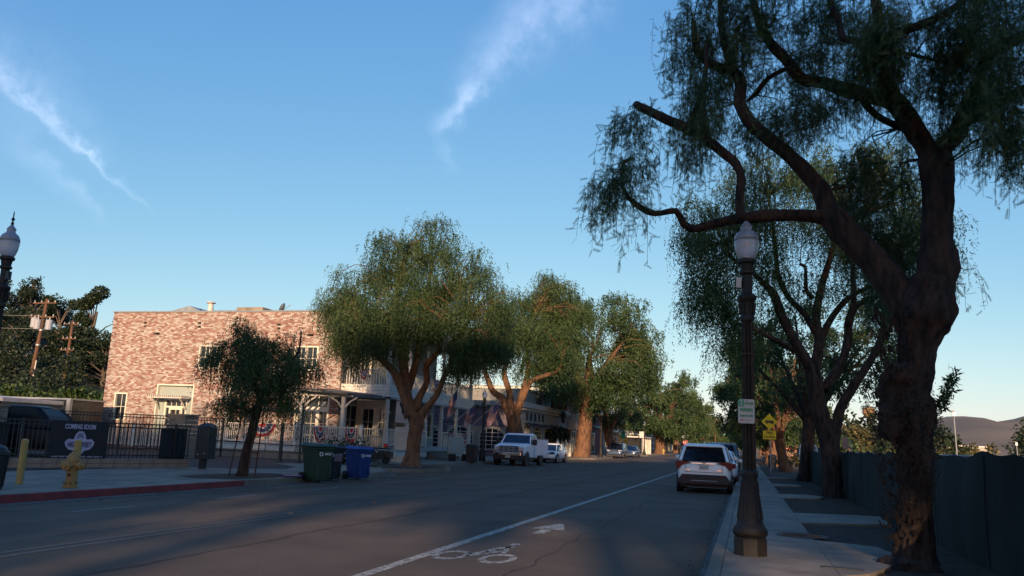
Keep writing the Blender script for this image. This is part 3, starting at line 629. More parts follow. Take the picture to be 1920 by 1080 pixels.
L1_B=[[[-14.57,35.35,0.03,0.626],[-14.59,35.35,0.32,0.434],[-14.57,35.35,0.86,0.302],[-14.54,35.35,1.46,0.303],[-14.47,35.35,2.06,0.34],[-14.58,35.35,2.54,0.341]],[[-14.71,35.3,2.41,0.317],[-14.9,35.15,3.08,0.268],[-15.26,35.0,3.84,0.22],[-15.64,34.85,4.5,0.172],[-16.13,34.7,4.9,0.147],[-16.55,34.55,5.37,0.123],[-17.03,34.4,6.21,0.074]],[[-14.98,35.4,3.01,0.245],[-15.29,35.48,4.37,0.223],[-15.48,35.56,5.49,0.2],[-15.75,35.64,6.9,0.152],[-16.03,35.72,8.46,0.128],[-15.76,35.8,10.05,0.077]],[[-14.61,35.4,2.66,0.269],[-14.47,35.53,3.28,0.172],[-14.22,35.67,4.0,0.148],[-14.32,35.8,4.78,0.149],[-13.83,35.93,5.48,0.125],[-13.73,36.07,6.45,0.101],[-13.6,36.2,8.0,0.076]],[[-14.38,35.4,2.31,0.268],[-13.99,35.27,2.79,0.17],[-13.51,35.13,3.35,0.145],[-13.14,35.0,4.17,0.121],[-12.86,34.87,4.59,0.12],[-12.55,34.73,5.78,0.096],[-11.92,34.6,6.74,0.072]],[[-15.19,35.8,3.65,0.199],[-14.99,36.1,4.93,0.176],[-14.94,36.4,6.49,0.153],[-14.89,36.7,8.1,0.13],[-14.84,37.0,10.03,0.079]]]
L1_F=[[-14.62,35.6,10.76,1.53,1.8,1.02,230],[-15.95,35.0,9.87,1.52,1.8,1.14,230],[-12.66,35.6,9.41,1.38,1.8,1.0,200],[-17.25,35.0,8.86,1.4,1.8,1.02,200],[-13.95,35.6,8.67,1.76,2.6,1.13,300],[-15.27,34.4,7.7,1.96,2.6,1.1,380],[-18.29,35.0,7.83,1.27,1.8,1.02,200],[-11.73,35.4,7.85,1.35,1.8,1.1,230],[-19.41,35.0,7.71,0.77,1,0.38,40],[-18.27,34.6,6.74,1.13,1.8,1.0,190],[-16.32,34.0,6.4,1.7,2.4,1.09,360],[-14.23,34.6,6.74,1.83,2.6,0.83,330],[-12.22,34.8,6.28,1.69,2.4,1.08,320],[-10.85,35.2,6.82,0.97,1.6,1.21,150],[-10.58,35.4,7.84,0.49,1,0.49,30],[-17.4,34.4,5.71,1.11,1.6,0.79,150],[-15.21,34.0,5.68,1.2,1.6,0.53,110],[-12.42,35.4,5.18,1.1,1.8,0.68,190],[-11.18,35.0,5.46,0.91,1.6,0.91,170],[-12.78,34.6,6.25,1.08,1.6,0.63,120],[-18.18,34.6,5.74,0.7,1,0.62,50],[-17.43,34.4,4.48,0.34,0.6,0.29,14],[-10.49,35.0,5.59,0.48,1,0.71,50],[-16.6,35.0,11.19,0.38,0.6,0.51,16],[-14.53,35.6,11.55,1.02,1,0.38,50]]
L2_B=[[[-15.67,57.0,0.17,0.752],[-15.71,57.0,1.16,0.603],[-15.84,57.0,2.46,0.53],[-16.0,57.0,3.28,0.532]],[[-15.98,57.0,3.02,0.38],[-16.45,56.83,3.86,0.304],[-16.82,56.67,4.49,0.267],[-17.39,56.5,4.84,0.229],[-17.77,56.33,5.7,0.191],[-18.04,56.17,6.52,0.153],[-18.38,56.0,8.03,0.115]],[[-16.07,57.0,3.2,0.304],[-16.41,57.25,4.92,0.231],[-16.94,57.5,6.27,0.194],[-16.68,57.75,7.86,0.157],[-16.64,58.0,10.27,0.119]],[[-15.76,57.0,3.4,0.342],[-15.41,57.0,4.54,0.304],[-15.17,57.0,5.49,0.229],[-15.02,57.0,6.64,0.191],[-15.17,57.0,8.56,0.154],[-14.76,57.0,10.51,0.116]],[[-15.41,57.0,4.35,0.266],[-14.72,56.75,5.67,0.19],[-13.7,56.5,6.05,0.15],[-12.58,56.25,6.53,0.149],[-12.25,56.0,7.33,0.112]]]
L2_F=[[-15.36,57.0,10.51,1.55,2.6,1.55,180],[-13.65,58.0,11.85,1.76,2.6,1.37,200],[-16.38,56.6,8.51,1.54,2.4,1.54,180],[-14.15,56.4,8.49,1.9,3,1.52,230],[-17.71,57.0,8.55,1.36,2.4,1.75,150],[-12.6,58.0,10.27,1.55,2.4,1.55,160],[-12.89,57.0,7.43,1.33,2.4,1.14,110],[-18.65,57.0,6.98,0.86,1.6,1.09,50],[-14.63,57.0,6.65,1.14,1.6,0.69,60],[-12.73,57.0,8.58,1.52,2.6,1.33,140],[-17.38,57.0,10.32,0.86,1.6,0.86,60],[-13.9,58.0,13.26,0.99,1.4,0.55,50]]
S_B=[[[-14.31,21.7,0.09,0.204],[-14.28,21.7,0.27,0.157],[-14.22,21.7,0.81,0.142],[-14.1,21.7,1.44,0.126],[-13.99,21.7,2.07,0.127],[-13.89,21.7,2.46,0.111]],[[-13.92,21.7,2.35,0.095],[-14.15,21.6,2.93,0.064],[-14.5,21.5,3.39,0.048],[-14.77,21.4,3.94,0.032]],[[-13.89,21.7,2.46,0.079],[-14.01,21.8,3.35,0.064],[-14.37,21.9,4.0,0.049],[-14.82,22.0,4.42,0.025]],[[-13.89,21.7,2.42,0.095],[-13.48,21.68,2.95,0.063],[-13.06,21.65,3.35,0.047],[-12.73,21.62,3.82,0.032],[-12.69,21.6,4.45,0.019]],[[-14.01,21.7,1.91,0.063],[-14.39,21.55,2.13,0.04],[-14.84,21.4,2.19,0.032]],[[-13.9,21.7,2.23,0.063],[-13.47,21.75,2.43,0.048],[-12.97,21.8,2.49,0.032]]]
S_F=[[-15.0,21.7,4.14,0.57,0.9,0.57,110],[-15.42,21.7,3.72,0.41,0.7,0.49,60],[-14.88,21.7,4.71,0.23,0.4,0.29,18],[-14.21,21.7,3.74,0.72,0.9,0.64,170],[-13.26,21.7,3.35,0.64,0.9,0.56,140],[-14.7,21.7,3.16,0.73,0.9,0.48,120],[-12.73,21.7,3.35,0.39,0.7,0.55,60],[-12.42,21.6,3.51,0.35,0.6,0.47,34],[-13.79,21.6,2.93,0.87,0.9,0.4,150],[-13.87,21.7,3.98,0.72,0.9,0.48,110],[-14.49,21.7,4.55,0.41,0.6,0.29,40],[-13.53,21.7,4.14,0.45,0.6,0.35,50],[-15.1,21.6,2.43,0.48,0.6,0.29,56],[-14.53,21.6,2.28,0.48,0.6,0.24,40],[-13.11,21.6,2.4,0.63,0.6,0.25,60],[-12.77,21.6,4.37,0.22,0.4,0.22,12],[-13.23,21.8,4.16,0.32,0.5,0.26,12],[-12.55,21.6,2.1,0.34,0.5,0.16,22],[-15.43,21.6,2.1,0.22,0.4,0.13,8],[-12.22,21.6,3.2,0.19,0.4,0.34,10]]
R1_B = [R1_B[0], R1_B[1]]+[[(a, b, c, r*.86) for a, b, c, r in q] for q in R1_B[2:]]
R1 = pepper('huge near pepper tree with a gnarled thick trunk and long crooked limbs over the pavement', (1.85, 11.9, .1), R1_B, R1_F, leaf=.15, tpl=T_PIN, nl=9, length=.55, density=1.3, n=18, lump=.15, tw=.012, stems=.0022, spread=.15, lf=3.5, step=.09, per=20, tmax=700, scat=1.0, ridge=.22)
# burl, torn bark plates and creeper on the near trunk
bl = MB()
# swollen burl and pruning stubs on the near trunk
def lumpy(c, r, sq=(1, 1, 1), seed=0, n=14, m=9):
    rs_ = []
    for j in range(m+1):
        ph = math.pi*(.04+.92*j/m)-math.pi/2; row = []
        for k in range(n):
            th = 2*math.pi*k/n; d = Vector((math.cos(th)*math.cos(ph), math.sin(th)*math.cos(ph), math.sin(ph))); q = r*(1+.30*mn.noise(d*1.9+Vector((seed, 0, 0)))+.16*mn.noise(d*5+Vector((seed, 3, 0))))
            row.append((c[0]+d.x*q*sq[0], c[1]+d.y*q*sq[1], c[2]+d.z*q*sq[2]))
        rs_.append(row)
    return MB().rings(rs_)
for c, r, sq, sd in (((.05, -.02, 2.20), .23, (1, .9, 1.15), 1), ((.14, -.05, 2.42), .27, (1, .9, .8), 2), ((.34, 0, 2.0), .20, (1, 1, 1.3), 3), ((.0, -.15, 1.85), .20, (1, 1, 1.4), 6), ((.12, .0, .0), .36, (1, 1, .5), 7)):
    lumpy(c, r, sq, sd).build('burl', M_bark, R1, smooth=True)
bp_ = MB(); rsb = random.Random(4)
for i in range(420):
    z = rsb.uniform(.3, 3.3); a = rsb.uniform(-math.pi, 0); r = .29+(.06 if 1.7 < z < 2.6 else 0); xx = .08+(-.06 if 1.8 < z < 2.7 else 0)+(.12*(z-3.2) if z > 3.2 else 0)
    c = Vector((xx+r*math.cos(a), r*math.sin(a), z)); t_ = Vector((-math.sin(a), math.cos(a), 0)); o_ = Vector((math.cos(a), math.sin(a), 0)); w_, h_ = rsb.uniform(.012, .03), rsb.uniform(.04, .11)
    bp_.add([c-t_*w_-o_*.02, c+t_*w_-o_*.02, c+t_*w_*.6+o_*rsb.uniform(.015, .04)+Vector((0, 0, h_)), c-t_*w_*.6+o_*.02+Vector((0, 0, h_))], [(0, 1, 2, 3)])
bp_.build('bark_plates', M_bark, R1, kind='stuff')
for i in range(46):
    a = random.uniform(0, 6.28); z = random.uniform(.9, 4.1); r = .30 if z < 2.6 else .33
    px = -.02+(.1 if z > 2 else .03)*z*.35; py = .05
    bl.lathe([(.0, -.03), (.03, -.02), (.05, 0), (.035, .02), (.01, .03)], 7, px+r*math.cos(a), py+r*math.sin(a), z)
iv = thing('ivy', 'dry brown creeper and shoots wrapped around the near pepper tree trunk', 'creeper', (1.93, 11.9, .1)); 
def leafcloud(name, parent, n, gen, leaf, tpl, m, down=.0):
    O = np.array([gen() for _ in range(n)]); Dr = unit(n); Dr[:, 2] -= down
    V, T, val = expand(O, Dr, leaf*(.6+.7*rng.random(n)), tpl, rng.random(n)); return tri_mesh(name, V, T, val, m, parent)
def ivg():
    z = random.triangular(.5, 2.5, 1.8); a = random.uniform(0, 6.28); r = .23+.12*math.exp(-((z-1.7)/.5)**2)+random.uniform(0, .10)
    return (r*math.cos(a)*1.0+.08, r*math.sin(a), z)
M_ivy = leafmat('dry_creeper_leaf', (.020, .018, .012), (.045, .035, .02), (.09, .06, .035), .15)
leafcloud('leaves', iv, 4200, ivg, .045, T_MID, M_ivy, .4)
def shg(): 
    a = random.uniform(-.9, .9); q = random.random(); return (.48+q*.24*math.cos(a), random.uniform(-.2, .2), 2.0+q*.45+random.uniform(-.1, .1))
leafcloud('shoots', iv, 420, shg, .09, T_MID, M_leaf, -.3)

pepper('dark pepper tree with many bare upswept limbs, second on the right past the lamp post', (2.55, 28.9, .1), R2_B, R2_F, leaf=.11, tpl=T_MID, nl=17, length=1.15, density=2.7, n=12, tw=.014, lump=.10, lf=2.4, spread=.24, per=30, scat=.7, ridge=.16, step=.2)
pepper('full rounded pepper tree with reddish limbs in front of the white veranda', (-14.6, 35.35, .12), L1_B, L1_F, leaf=.13, tpl=T_MID, nl=13, length=.90, density=3.0, bark=M_barkr, n=12, tw=.016, spread=.26, per=32, scat=.75, ridge=.14, step=.2)
pepper('pepper tree with a pale red forked trunk behind the white work truck', (L2_B[0][0][0], L2_B[0][0][1], .12), L2_B, L2_F, leaf=.19, tpl=T_MID, nl=12, length=.95, density=4.4, bark=M_barkr, n=10, tw=.018, spread=.40, per=34, scat=.95, ridge=.12)
pepper('small young pepper tree tied to stakes on the left pavement', (-14.3, 21.7, .12), S_B, S_F, leaf=.085, tpl=T_MID, nl=16, length=.80, density=2.7, bark=M_bark, n=10, tw=.008, spread=.15, lump=.06, per=24, scat=.6)

def gen_pepper(label, x, y, H, Rc, tr, seed, lean=0, group=None, crown_z0=.32, den=1.0, leaf=.3, bark=None, nb=6, fork=.25, bz=.72, ncl_=30):
    """a pepper tree grown from a few numbers: height, crown radius, trunk radius"""
    rs = random.Random(seed); o = (x, y, .1); zf = H*fork; ncl = ncl_
    B = [[(x, y, .0, tr*1.5), (x+lean*.1, y, zf*.15, tr*1.1), (x+lean*.35, y+rs.uniform(-.2, .2), zf*.55, tr*.95), (x+lean*.6, y, zf, tr*.95), (x+lean*.62, y+.1, zf*1.18, tr*.42), (x+lean*.7+.3, y, zf*1.45, tr*.24), (x+lean*.7-.2, y, zf*1.8, tr*.12)]]
    bl = []
    for i in range(nb):
        a = 6.28*i/nb+rs.uniform(-.4, .4); rr_ = Rc*rs.uniform(.45, .8); zt = H*rs.uniform(.6, .88); dx, dy = math.cos(a)*rr_, math.sin(a)*rr_
        B.append([(x+lean*.6, y, zf*.9, tr*.6), (x+lean*.6+dx*.3, y+dy*.3, zf+(zt-zf)*.3, tr*.45), (x+lean*.7+dx*.6, y+dy*.6, zf+(zt-zf)*.62, tr*.3), (x+lean+dx, y+dy, zt, tr*.12)])
    for i in range(ncl):
        u = rs.random(); a = rs.uniform(0, 6.28); zc = H*(crown_z0+(.97-crown_z0)*u); prof = math.sqrt(max(.05, 1-((u-.38)/.66)**2)); r_ = Rc*prof*math.sqrt(rs.uniform(.15, .85))
        bl.append((x+lean+math.cos(a)*r_, y+math.sin(a)*r_, zc-.3, Rc*.32, Rc*.32, H*.09, int(58*den)))
    return pepper(label, o, B, bl, leaf=leaf, tpl=T_MID, nl=9, length=H*.08, density=1, scat=.9, per=22, bark=bark or M_barkr, n=9, lump=.14, group=group, tw=.03, spread=Rc*.06, step=.6, tmax=90, lf=1.4)
gen_pepper('tallest pepper tree with a massive ribbed orange trunk behind the second street lamp', -15.7, 81.5, 16.8, 6.6, .70, 3, lean=.8, den=2.9, leaf=.33, crown_z0=.38, fork=.36, nb=8, ncl_=46)
gen_pepper('leaning pepper tree with a dark drooping crown beside the flagpole', -15.0, 99.0, 10.5, 4.6, .5, 5, lean=-1.6, den=1.2, leaf=.36, crown_z0=.42)
gen_pepper('broad pepper tree with several bare trunks by the corner lamp on the far left', -15.0, 152, 15, 8.5, .9, 8, den=1.7, leaf=.55, crown_z0=.30, fork=.2)
fr = [(-15, 186, 14.5, 7.5, 12, 'dense pepper tree beyond the stop sign'), (-15, 212, 14, 7, 13, 'second dense pepper tree beyond the stop sign'), (-15, 245, 13.5, 7.5, 14, 'third dense pepper tree beyond the stop sign'),
      (-14, 285, 13, 8, 15, 'fourth pepper tree along the far left kerb'), (-14, 330, 12, 8.5, 16, 'farthest low pepper tree at the end of the left row')]
for x, y, H, rc, sd, lb in fr: gen_pepper(lb, x, y, H, rc, .55, sd, den=1.2, leaf=.6, crown_z0=.27, group='pepper trees lining the far left side')
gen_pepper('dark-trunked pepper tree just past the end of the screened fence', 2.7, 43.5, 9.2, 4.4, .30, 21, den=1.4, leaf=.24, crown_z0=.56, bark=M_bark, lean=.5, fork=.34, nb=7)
gen_pepper('pepper tree with a sunlit orange trunk right of the fire station sign', 2.6, 62, 9.5, 4.6, .34, 22, den=1.3, leaf=.32, crown_z0=.38, lean=-.6)
gen_pepper('slender sunlit pepper tree behind the fire station sign', 2.4, 80, 10, 4.4, .38, 23, den=1.2, leaf=.38, crown_z0=.35)
for x, y, sd, wd in ((2.4, 100, 24, 'nearest'), (2.4, 124, 25, 'middle'), (2.4, 152, 26, 'farthest')): gen_pepper(wd+' of three hazy pepper trees far down the right pavement, behind the lit trunks', x, y, 9.5, 4.6, .36, sd, den=1.0, leaf=.5, crown_z0=.35, group='pepper trees far down the right side')

# unseen eucalypts added behind the camera, shaped to throw soft streaks over the road
def shade_eucalypt(label, x, y, H, Rc, z0, seed, n=2600, group=None, tr=.4):
    rs = random.Random(seed); t = thing('shade_eucalyptus', label, 'tree', (x, y, 0), group=group)
    MB().tube(spline([(0, 0, 0, tr), (rs.uniform(-.3, .3), 0, H*.4, tr*.7), (rs.uniform(-.5, .5), 0, H*.9, tr*.25)], 1), n=9, lump=.1).build('trunk', M_bark2, t, smooth=True)
    cs = [(rs.gauss(0, Rc*.42), rs.gauss(0, Rc*.42), rs.uniform(z0, H)) for _ in range(26)]; mb = MB()
    for c in cs: mb.tube([(0, 0, max(c[2]-Rc*.9, z0*.6), .12), (c[0]*.5, c[1]*.5, c[2]-Rc*.25, .08), (*c, .03)], n=5)
    mb.build('limbs', M_bark2, t, kind='stuff')
    def g():
        c = rs.choice(cs); return (c[0]+rs.gauss(0, Rc*.2), c[1]+rs.gauss(0, Rc*.2), c[2]+rs.gauss(0, Rc*.17))
    leafcloud('crown', t, n, g, .85, T_OVAL, M_leafd, .5); return t
# ------------------------------------------------------------------ building helpers
def cells(cuts0, cuts1, holes):
    for a0, a1 in zip(cuts0, cuts0[1:]):
        for b0, b1 in zip(cuts1, cuts1[1:]):
            cx, cz = (a0+a1)/2, (b0+b1)/2
            if not any(h[0] < cx < h[1] and h[2] < cz < h[3] for h in holes): yield a0, a1, b0, b1
def wall(fr, u0, u1, z0, z1, holes, th, m, parent, name='wall'):
    cu = sorted({u0, u1, *[x for h in holes for x in h[:2]]}); cz = sorted({z0, z1, *[x for h in holes for x in h[2:4]]}); mb = MB()
    for a0, a1, b0, b1 in cells(cu, cz, holes): mb.ub(fr, a0, a1, b0, b1, -th, 0)
    return mb.build(name, m, parent)
BR = [(.36, .165, .13), (.33, .145, .115), (.46, .31, .25), (.51, .37, .31), (.42, .24, .19), (.57, .45, .38), (.62, .53, .46), (.38, .19, .15), (.22, .12, .10), (.66, .57, .50)]
def bricks(fr, u0, u1, z0, z1, holes, m, parent, pal=BR, wt=(2.4, 1.6, 3.4, 3.4, 3, 3.2, 2.6, 3, .7, 1.6), lb=.205, hb=.066, gap=.014, seed=1, proud=.012, run=.35):
    rs = random.Random(seed); mb = MB(); z = z0; row = 0
    while z < z1-.03:
        u = u0-(lb+gap)*((row % 2)*.5+rs.uniform(-.12, .12)); zt = min(z+hb, z1); c = rs.choices(pal, wt)[0]
        while u < u1:
            a, b = max(u, u0), min(u+lb, u1); u += lb+gap
            if True: 
                k = mn.noise(Vector((u*.5, z*1.3, seed)))
                c = rs.choices(pal, [w_*(1.15 if (sum(pal[i]) > .9) == (k > 0) else 1) for i, w_ in enumerate(wt)])[0]
            if b-a < .03: continue
            segs = [(a, b)]
            for h in holes:
                if z+.035 > h[2] and z+.035 < h[3]:
                    ns = []
                    for p, q in segs:
                        if q <= h[0] or p >= h[1]: ns.append((p, q)); continue
                        if p < h[0]: ns.append((p, h[0]))
                        if q > h[1]: ns.append((h[1], q))
                    segs = ns
            for p, q in segs:
                if q-p < .02: continue
                j = rs.uniform(.85, 1.12); w_ = proud+rs.uniform(-.004, .005)
                P = [fr.p(p, z, w_), fr.p(q, z, w_), fr.p(q, zt, w_), fr.p(p, zt, w_)]; Q = [fr.p(p, z, .0005), fr.p(q, z, .0005), fr.p(q, zt, .0005), fr.p(p, zt, .0005)]
                mb.add(P+Q, [(0, 1, 2, 3), (4, 5, 1, 0), (5, 6, 2, 1), (6, 7, 3, 2), (7, 4, 0, 3)], 0, tuple(x*j for x in c))
        z += hb+gap; row += 1
    return mb.build('bricks', m, parent, kind='stuff')
def window(fr, u0, u1, z0, z1, parent, nu=2, nz=2, fw=.10, m=None, mw=.028, depth=.12, sill=True, name='window', glass=None, proud=.035):
    m = m or M_cream; f = MB(); 
    f.ub(fr, u0-fw, u0, z0-.0, z1+fw, -depth, proud); f.ub(fr, u1, u1+fw, z0, z1+fw, -depth, proud); f.ub(fr, u0, u1, z1, z1+fw, -depth, proud); f.ub(fr, u0-fw, u1+fw, z0-fw*.9, z0, -depth, proud+(.05 if sill else 0))
    w_ = f.build(name, m, parent); g = MB(); g.ub(fr, u0, u1, z0, z1, -depth-.02, -depth+.01); g.build('pane', glass or M_glass, w_)
    b = MB()
    for i in range(1, nu): x = u0+(u1-u0)*i/nu; b.ub(fr, x-mw/2, x+mw/2, z0, z1, -depth+.012, -depth+.05)
    for i in range(1, nz): z = z0+(z1-z0)*i/nz; b.ub(fr, u0, u1, z-mw/2-.001, z+mw/2+.001, -depth+.014, -depth+.053)
    if nu > 1 or nz > 1: b.build('glazing_bars', m, w_)
    return w_
def railing(fr, u0, u1, z0, h, name, label, cat='railing', group=None, m=None, sp=.115, posts=None, part_of=None, bw=.036):
    m = m or M_wood
    t = part_of or thing(name, label, cat, (0, 0, 0), group=group)
    MB().ub(fr, u0, u1, z0+h-.06, z0+h, -.05, .05).build('top_rail', m, t); MB().ub(fr, u0, u1, z0+.08, z0+.13, -.03, .03).build('bottom_rail', m, t)
    n = int((u1-u0)/sp); base = None
    for i in range(n):
        u = u0+(i+.5)*(u1-u0)/n
        if base is None:
            base = MB().box(0, 0, 0, bw, bw, h-.19).build('baluster', m, t); base.rotation_euler = (0, 0, math.atan2(fr.u.y, fr.u.x)); o = base
        else: o = base.copy(); col.objects.link(o)
        o.location = fr.p(u, z0+.13+(h-.19)/2)
    for u in (posts if posts is not None else (u0, u1)):
        MB().ub(fr, u-.07, u+.07, z0, z0+h+.10, -.072, .072).build('post', m, t); MB().ub(fr, u-.09, u+.09, z0+h+.10, z0+h+.14, -.09, .09).build('post_cap', m, t)
    return t

# ------------------------------------------------------------------ the brick corner building
BY = 42.0
bk = thing('brick_building', 'two-storey whitewashed red brick building with a white veranda on its street corner', 'building', (-22, BY, 0))
bk0 = bk.location.copy(); bk.location = (0, 0, 0)
fw_ = F((0, BY, 0), 0)            # faces the camera; u = world x
X0, X1 = -37.85, -21.95
holes = [(-37.02, -36.10, 1.75, 3.42), (-34.03, -31.43, .75, 4.00), (-31.38, -29.85, 4.95, 6.36), (-24.98, -23.46, 4.95, 6.36), (-24.65, -22.50, .85, 3.75),
         (-34.75, -34.32, 6.97, 7.10), (-35.58, -35.36, 7.64, 7.78), (-35.56, -35.36, 7.42, 7.54), (-31.7, -31.46, 7.62, 7.75), (-31.68, -31.46, 7.40, 7.52), (-26.3, -26.05, 7.53, 7.66), (-26.27, -26.05, 7.31, 7.43), (-24.3, -23.85, 6.93, 7.05)]
wall(fw_, X0, X1, 0, 8.36, holes, .3, M_mort, bk)
bricks(fw_, X0, X1, .1, 8.34, holes, M_brick, bk)
MB().bx(X0+.3, X1-.3, BY+.32, BY+.34, 0, 8.3).build('inner_lining', M_dark, bk)
fl = F((X0, BY+14, 0), -math.pi/2)    # far left flank
wall(fl, 0, 14, 0, 8.36, [], .3, M_mort, bk)
cop = MB().ub(fw_, X0-.05, X1+.05, 8.36, 8.43, -.33, .06); cop.build('coping', M_galv, bk)
window(fw_, -37.02+.08, -36.10-.08, 1.83, 3.34, bk, 2, 2, .08)
for a, b in ((-31.38, -29.85), (-24.98, -23.46)):
    window(fw_, a+.08, (a+b)/2-.06, 5.03, 6.28, bk, 2, 2, .08); window(fw_, (a+b)/2+.06, b-.08, 5.03, 6.28, bk, 2, 2, .08)
# side entrance: sage surround, cream frame, glazed double door under a slatted canopy
en = MB(); u0, u1 = -34.030, -31.430
en.ub(fw_, u0, u0+.08, .75, 4.00, -.25, .05); en.ub(fw_, u1-.08, u1, .75, 4.00, -.25, .05); en.ub(fw_, u0+.08, u1-.08, 3.92, 4.00, -.25, .05)
ent = en.build('entrance_surround', M_cream, bk)
sg = MB(); sg.ub(fw_, u0+.08, -33.480, .75, 3.92, -.24, -.18); sg.ub(fw_, -31.930, u1-.08, .75, 3.92, -.24, -.18); sg.ub(fw_, -33.480, -31.930, 3.12, 3.92, -.24, -.18); sg.build('panelling', M_sage, ent)
dr = MB(); 
for a, b in ((-33.480, -33.380), (-32.030, -31.930)): dr.ub(fw_, a, b, .75, 3.12, -.22, -.12)
dr.ub(fw_, -33.380, -32.030, 2.62, 2.72, -.22, -.12); dr.ub(fw_, -33.380, -32.030, 3.05, 3.12, -.22, -.12)
for a in (-33.100, -32.280): dr.ub(fw_, a-.05, a+.05, .75, 2.62, -.22, -.12)
for a in (-33.040, -32.720): pass
dr.ub(fw_, -33.050, -32.330, 2.50, 2.62, -.20, -.13); dr.ub(fw_, -33.050, -32.330, .75, 1.0, -.20, -.13)
door = dr.build('glazed_door', M_cream, bk); MB().ub(fw_, -33.400, -32.010, .76, 3.06, -.24, -.215).build('pane', M_glass, door)
gb = MB()
for a in (-32.690, -33.040+.62): gb.ub(fw_, a-.015, a+.015, 1.0, 2.5, -.21, -.16)
for a in (-33.040, -32.700, -32.360): gb.ub(fw_, a-.015, a+.015, 2.72, 3.05, -.21, -.165)
for z in (1.5, 2.0): gb.ub(fw_, -33.380, -32.030, z-.015, z+.015, -.212, -.162)
gb.build('glazing_bars', M_cream, door)
cn = MB(); cn.ub(fw_, -34.080, -31.680, 3.14, 3.22, .05, .75)
can = cn.build('door_canopy', M_wood, bk)
for i in range(17): MB().ub(fw_, -34.080+i*.147, -34.030+i*.147, 3.22, 3.30, .02, .86).build('slat', M_wood, can)
for a in (-33.830, -31.930): MB().tube([tuple(fw_.p(a, 2.55, .05))+(.04,), tuple(fw_.p(a, 2.9, .3))+(.04,), tuple(fw_.p(a, 3.14, .62))+(.04,)], n=6).build('bracket', M_wood, can)
# french door on the deck
dd = MB(); u0, u1 = -24.650, -22.500
dd.ub(fw_, u0, u0+.10, .85, 3.75, -.2, .04); dd.ub(fw_, u1-.10, u1, .85, 3.75, -.2, .04); dd.ub(fw_, u0+.1, u1-.1, 3.62, 3.75, -.2, .04); dd.ub(fw_, u0+.1, u1-.1, 2.80, 2.92, -.2, .02)
dd.ub(fw_, -23.300, -23.100, .85, 2.80, -.2, .01); dd.ub(fw_, u0+.1, u0+.25, .85, 2.80, -.2, .01); dd.ub(fw_, u0+.25, -23.300, 2.66, 2.80, -.2, .01); dd.ub(fw_, -23.100, -22.600, 2.66, 2.80, -.2, .01)
d2 = dd.build('french_door', M_cream, bk); MB().ub(fw_, u0+.1, u1-.1, .85, 3.62, -.2, -.17).build('pane', M_glass, d2)
gb = MB()
for a in (-24.100, -23.650, -22.850): gb.ub(fw_, a-.015, a+.015, .9, 2.66, -.165, -.12)
for a in (-23.950, -23.250): gb.ub(fw_, a-.02, a+.02, 2.92, 3.62, -.165, -.12)
for z in (1.35, 2.0): gb.ub(fw_, u0+.25, u1-.1, z-.015, z+.015, -.167, -.122)
gb.build('glazing_bars', M_cream, d2)
for a, z in ((-24.300, 1.55), (-24.300, 3.12), (-22.950, 3.12)): MB().ub(fw_, a-.12, a+.12, z-.12, z+.12, -.168, -.16).build('paper_notice', M_signw, d2)
# roof bits
MB().prism([(X0+.4, BY+.4), (X1, BY+.4), (X1, BY+15), (X0+.4, BY+15)], 8.1, 8.2).build('roof', M_roof, bk)
rp = MB(); rp.add([(-38.0, 46, 8.85), (-35.5, 46, 9.44), (-34.7, 46, 9.1), (-38.0, 50, 8.85), (-35.5, 50, 9.44), (-34.7, 50, 9.1), (-34.6, 46, 8.3), (-34.6, 50, 8.3)], [(0, 6, 2, 1), (0, 1, 4, 3), (1, 2, 5, 4), (2, 6, 7, 5), (3, 4, 5, 7)]); rp.build('roof_ridge', M_galv, bk)
MB().lathe([(.17, 8.3), (.17, 9.1), (.15, 9.12), (.15, 9.2), (.30, 9.26), (.30, 9.30), (.0, 9.36)], 12, -32.4, 44).build('vent_pipe', M_wood, bk)
MB().tube([(-33.1, 44, 8.3, .03), (-33.1, 44, 8.9, .03)]).build('vent_rod', M_black, bk)
MB().bx(-31.2, -29.3, 45, 46.5, 8.2, 9.15).build('roof_hatch', M_conc, bk)
MB().bx(-34.4, -22, 46.6, 56, 8.2, 9.22).build('roof_deck', M_roof, bk)
sd = thing('satellite_dish', 'small satellite dish on the parapet of the brick building', 'satellite dish', (-26.7, 43.2, 8.35)); sd.scale = (.7, .7, .7)
MB().tube([(0, 0, 0, .03), (0, 0, .35, .03), (.1, -.05, .5, .03)]).build('mast', M_galv, sd)
ds = MB(); rs_ = []
for r_, d_ in ((.02, .0), (.2, .03), (.42, .12)): rs_.append([(-.05-d_+math.cos(a)*r_*.45, math.sin(a)*r_*.9, .62+math.cos(a)*r_) for a in [2*math.pi*i/14 for i in range(14)]])
ds.rings(rs_, cap=False); ds.build('dish', M_galv, sd); MB().tube([(.0, 0, .45, .02), (.5, -.1, .72, .02), (.62, -.1, .85, .045), (.66, -.1, .82, .045)]).build('arm', M_galv, sd)

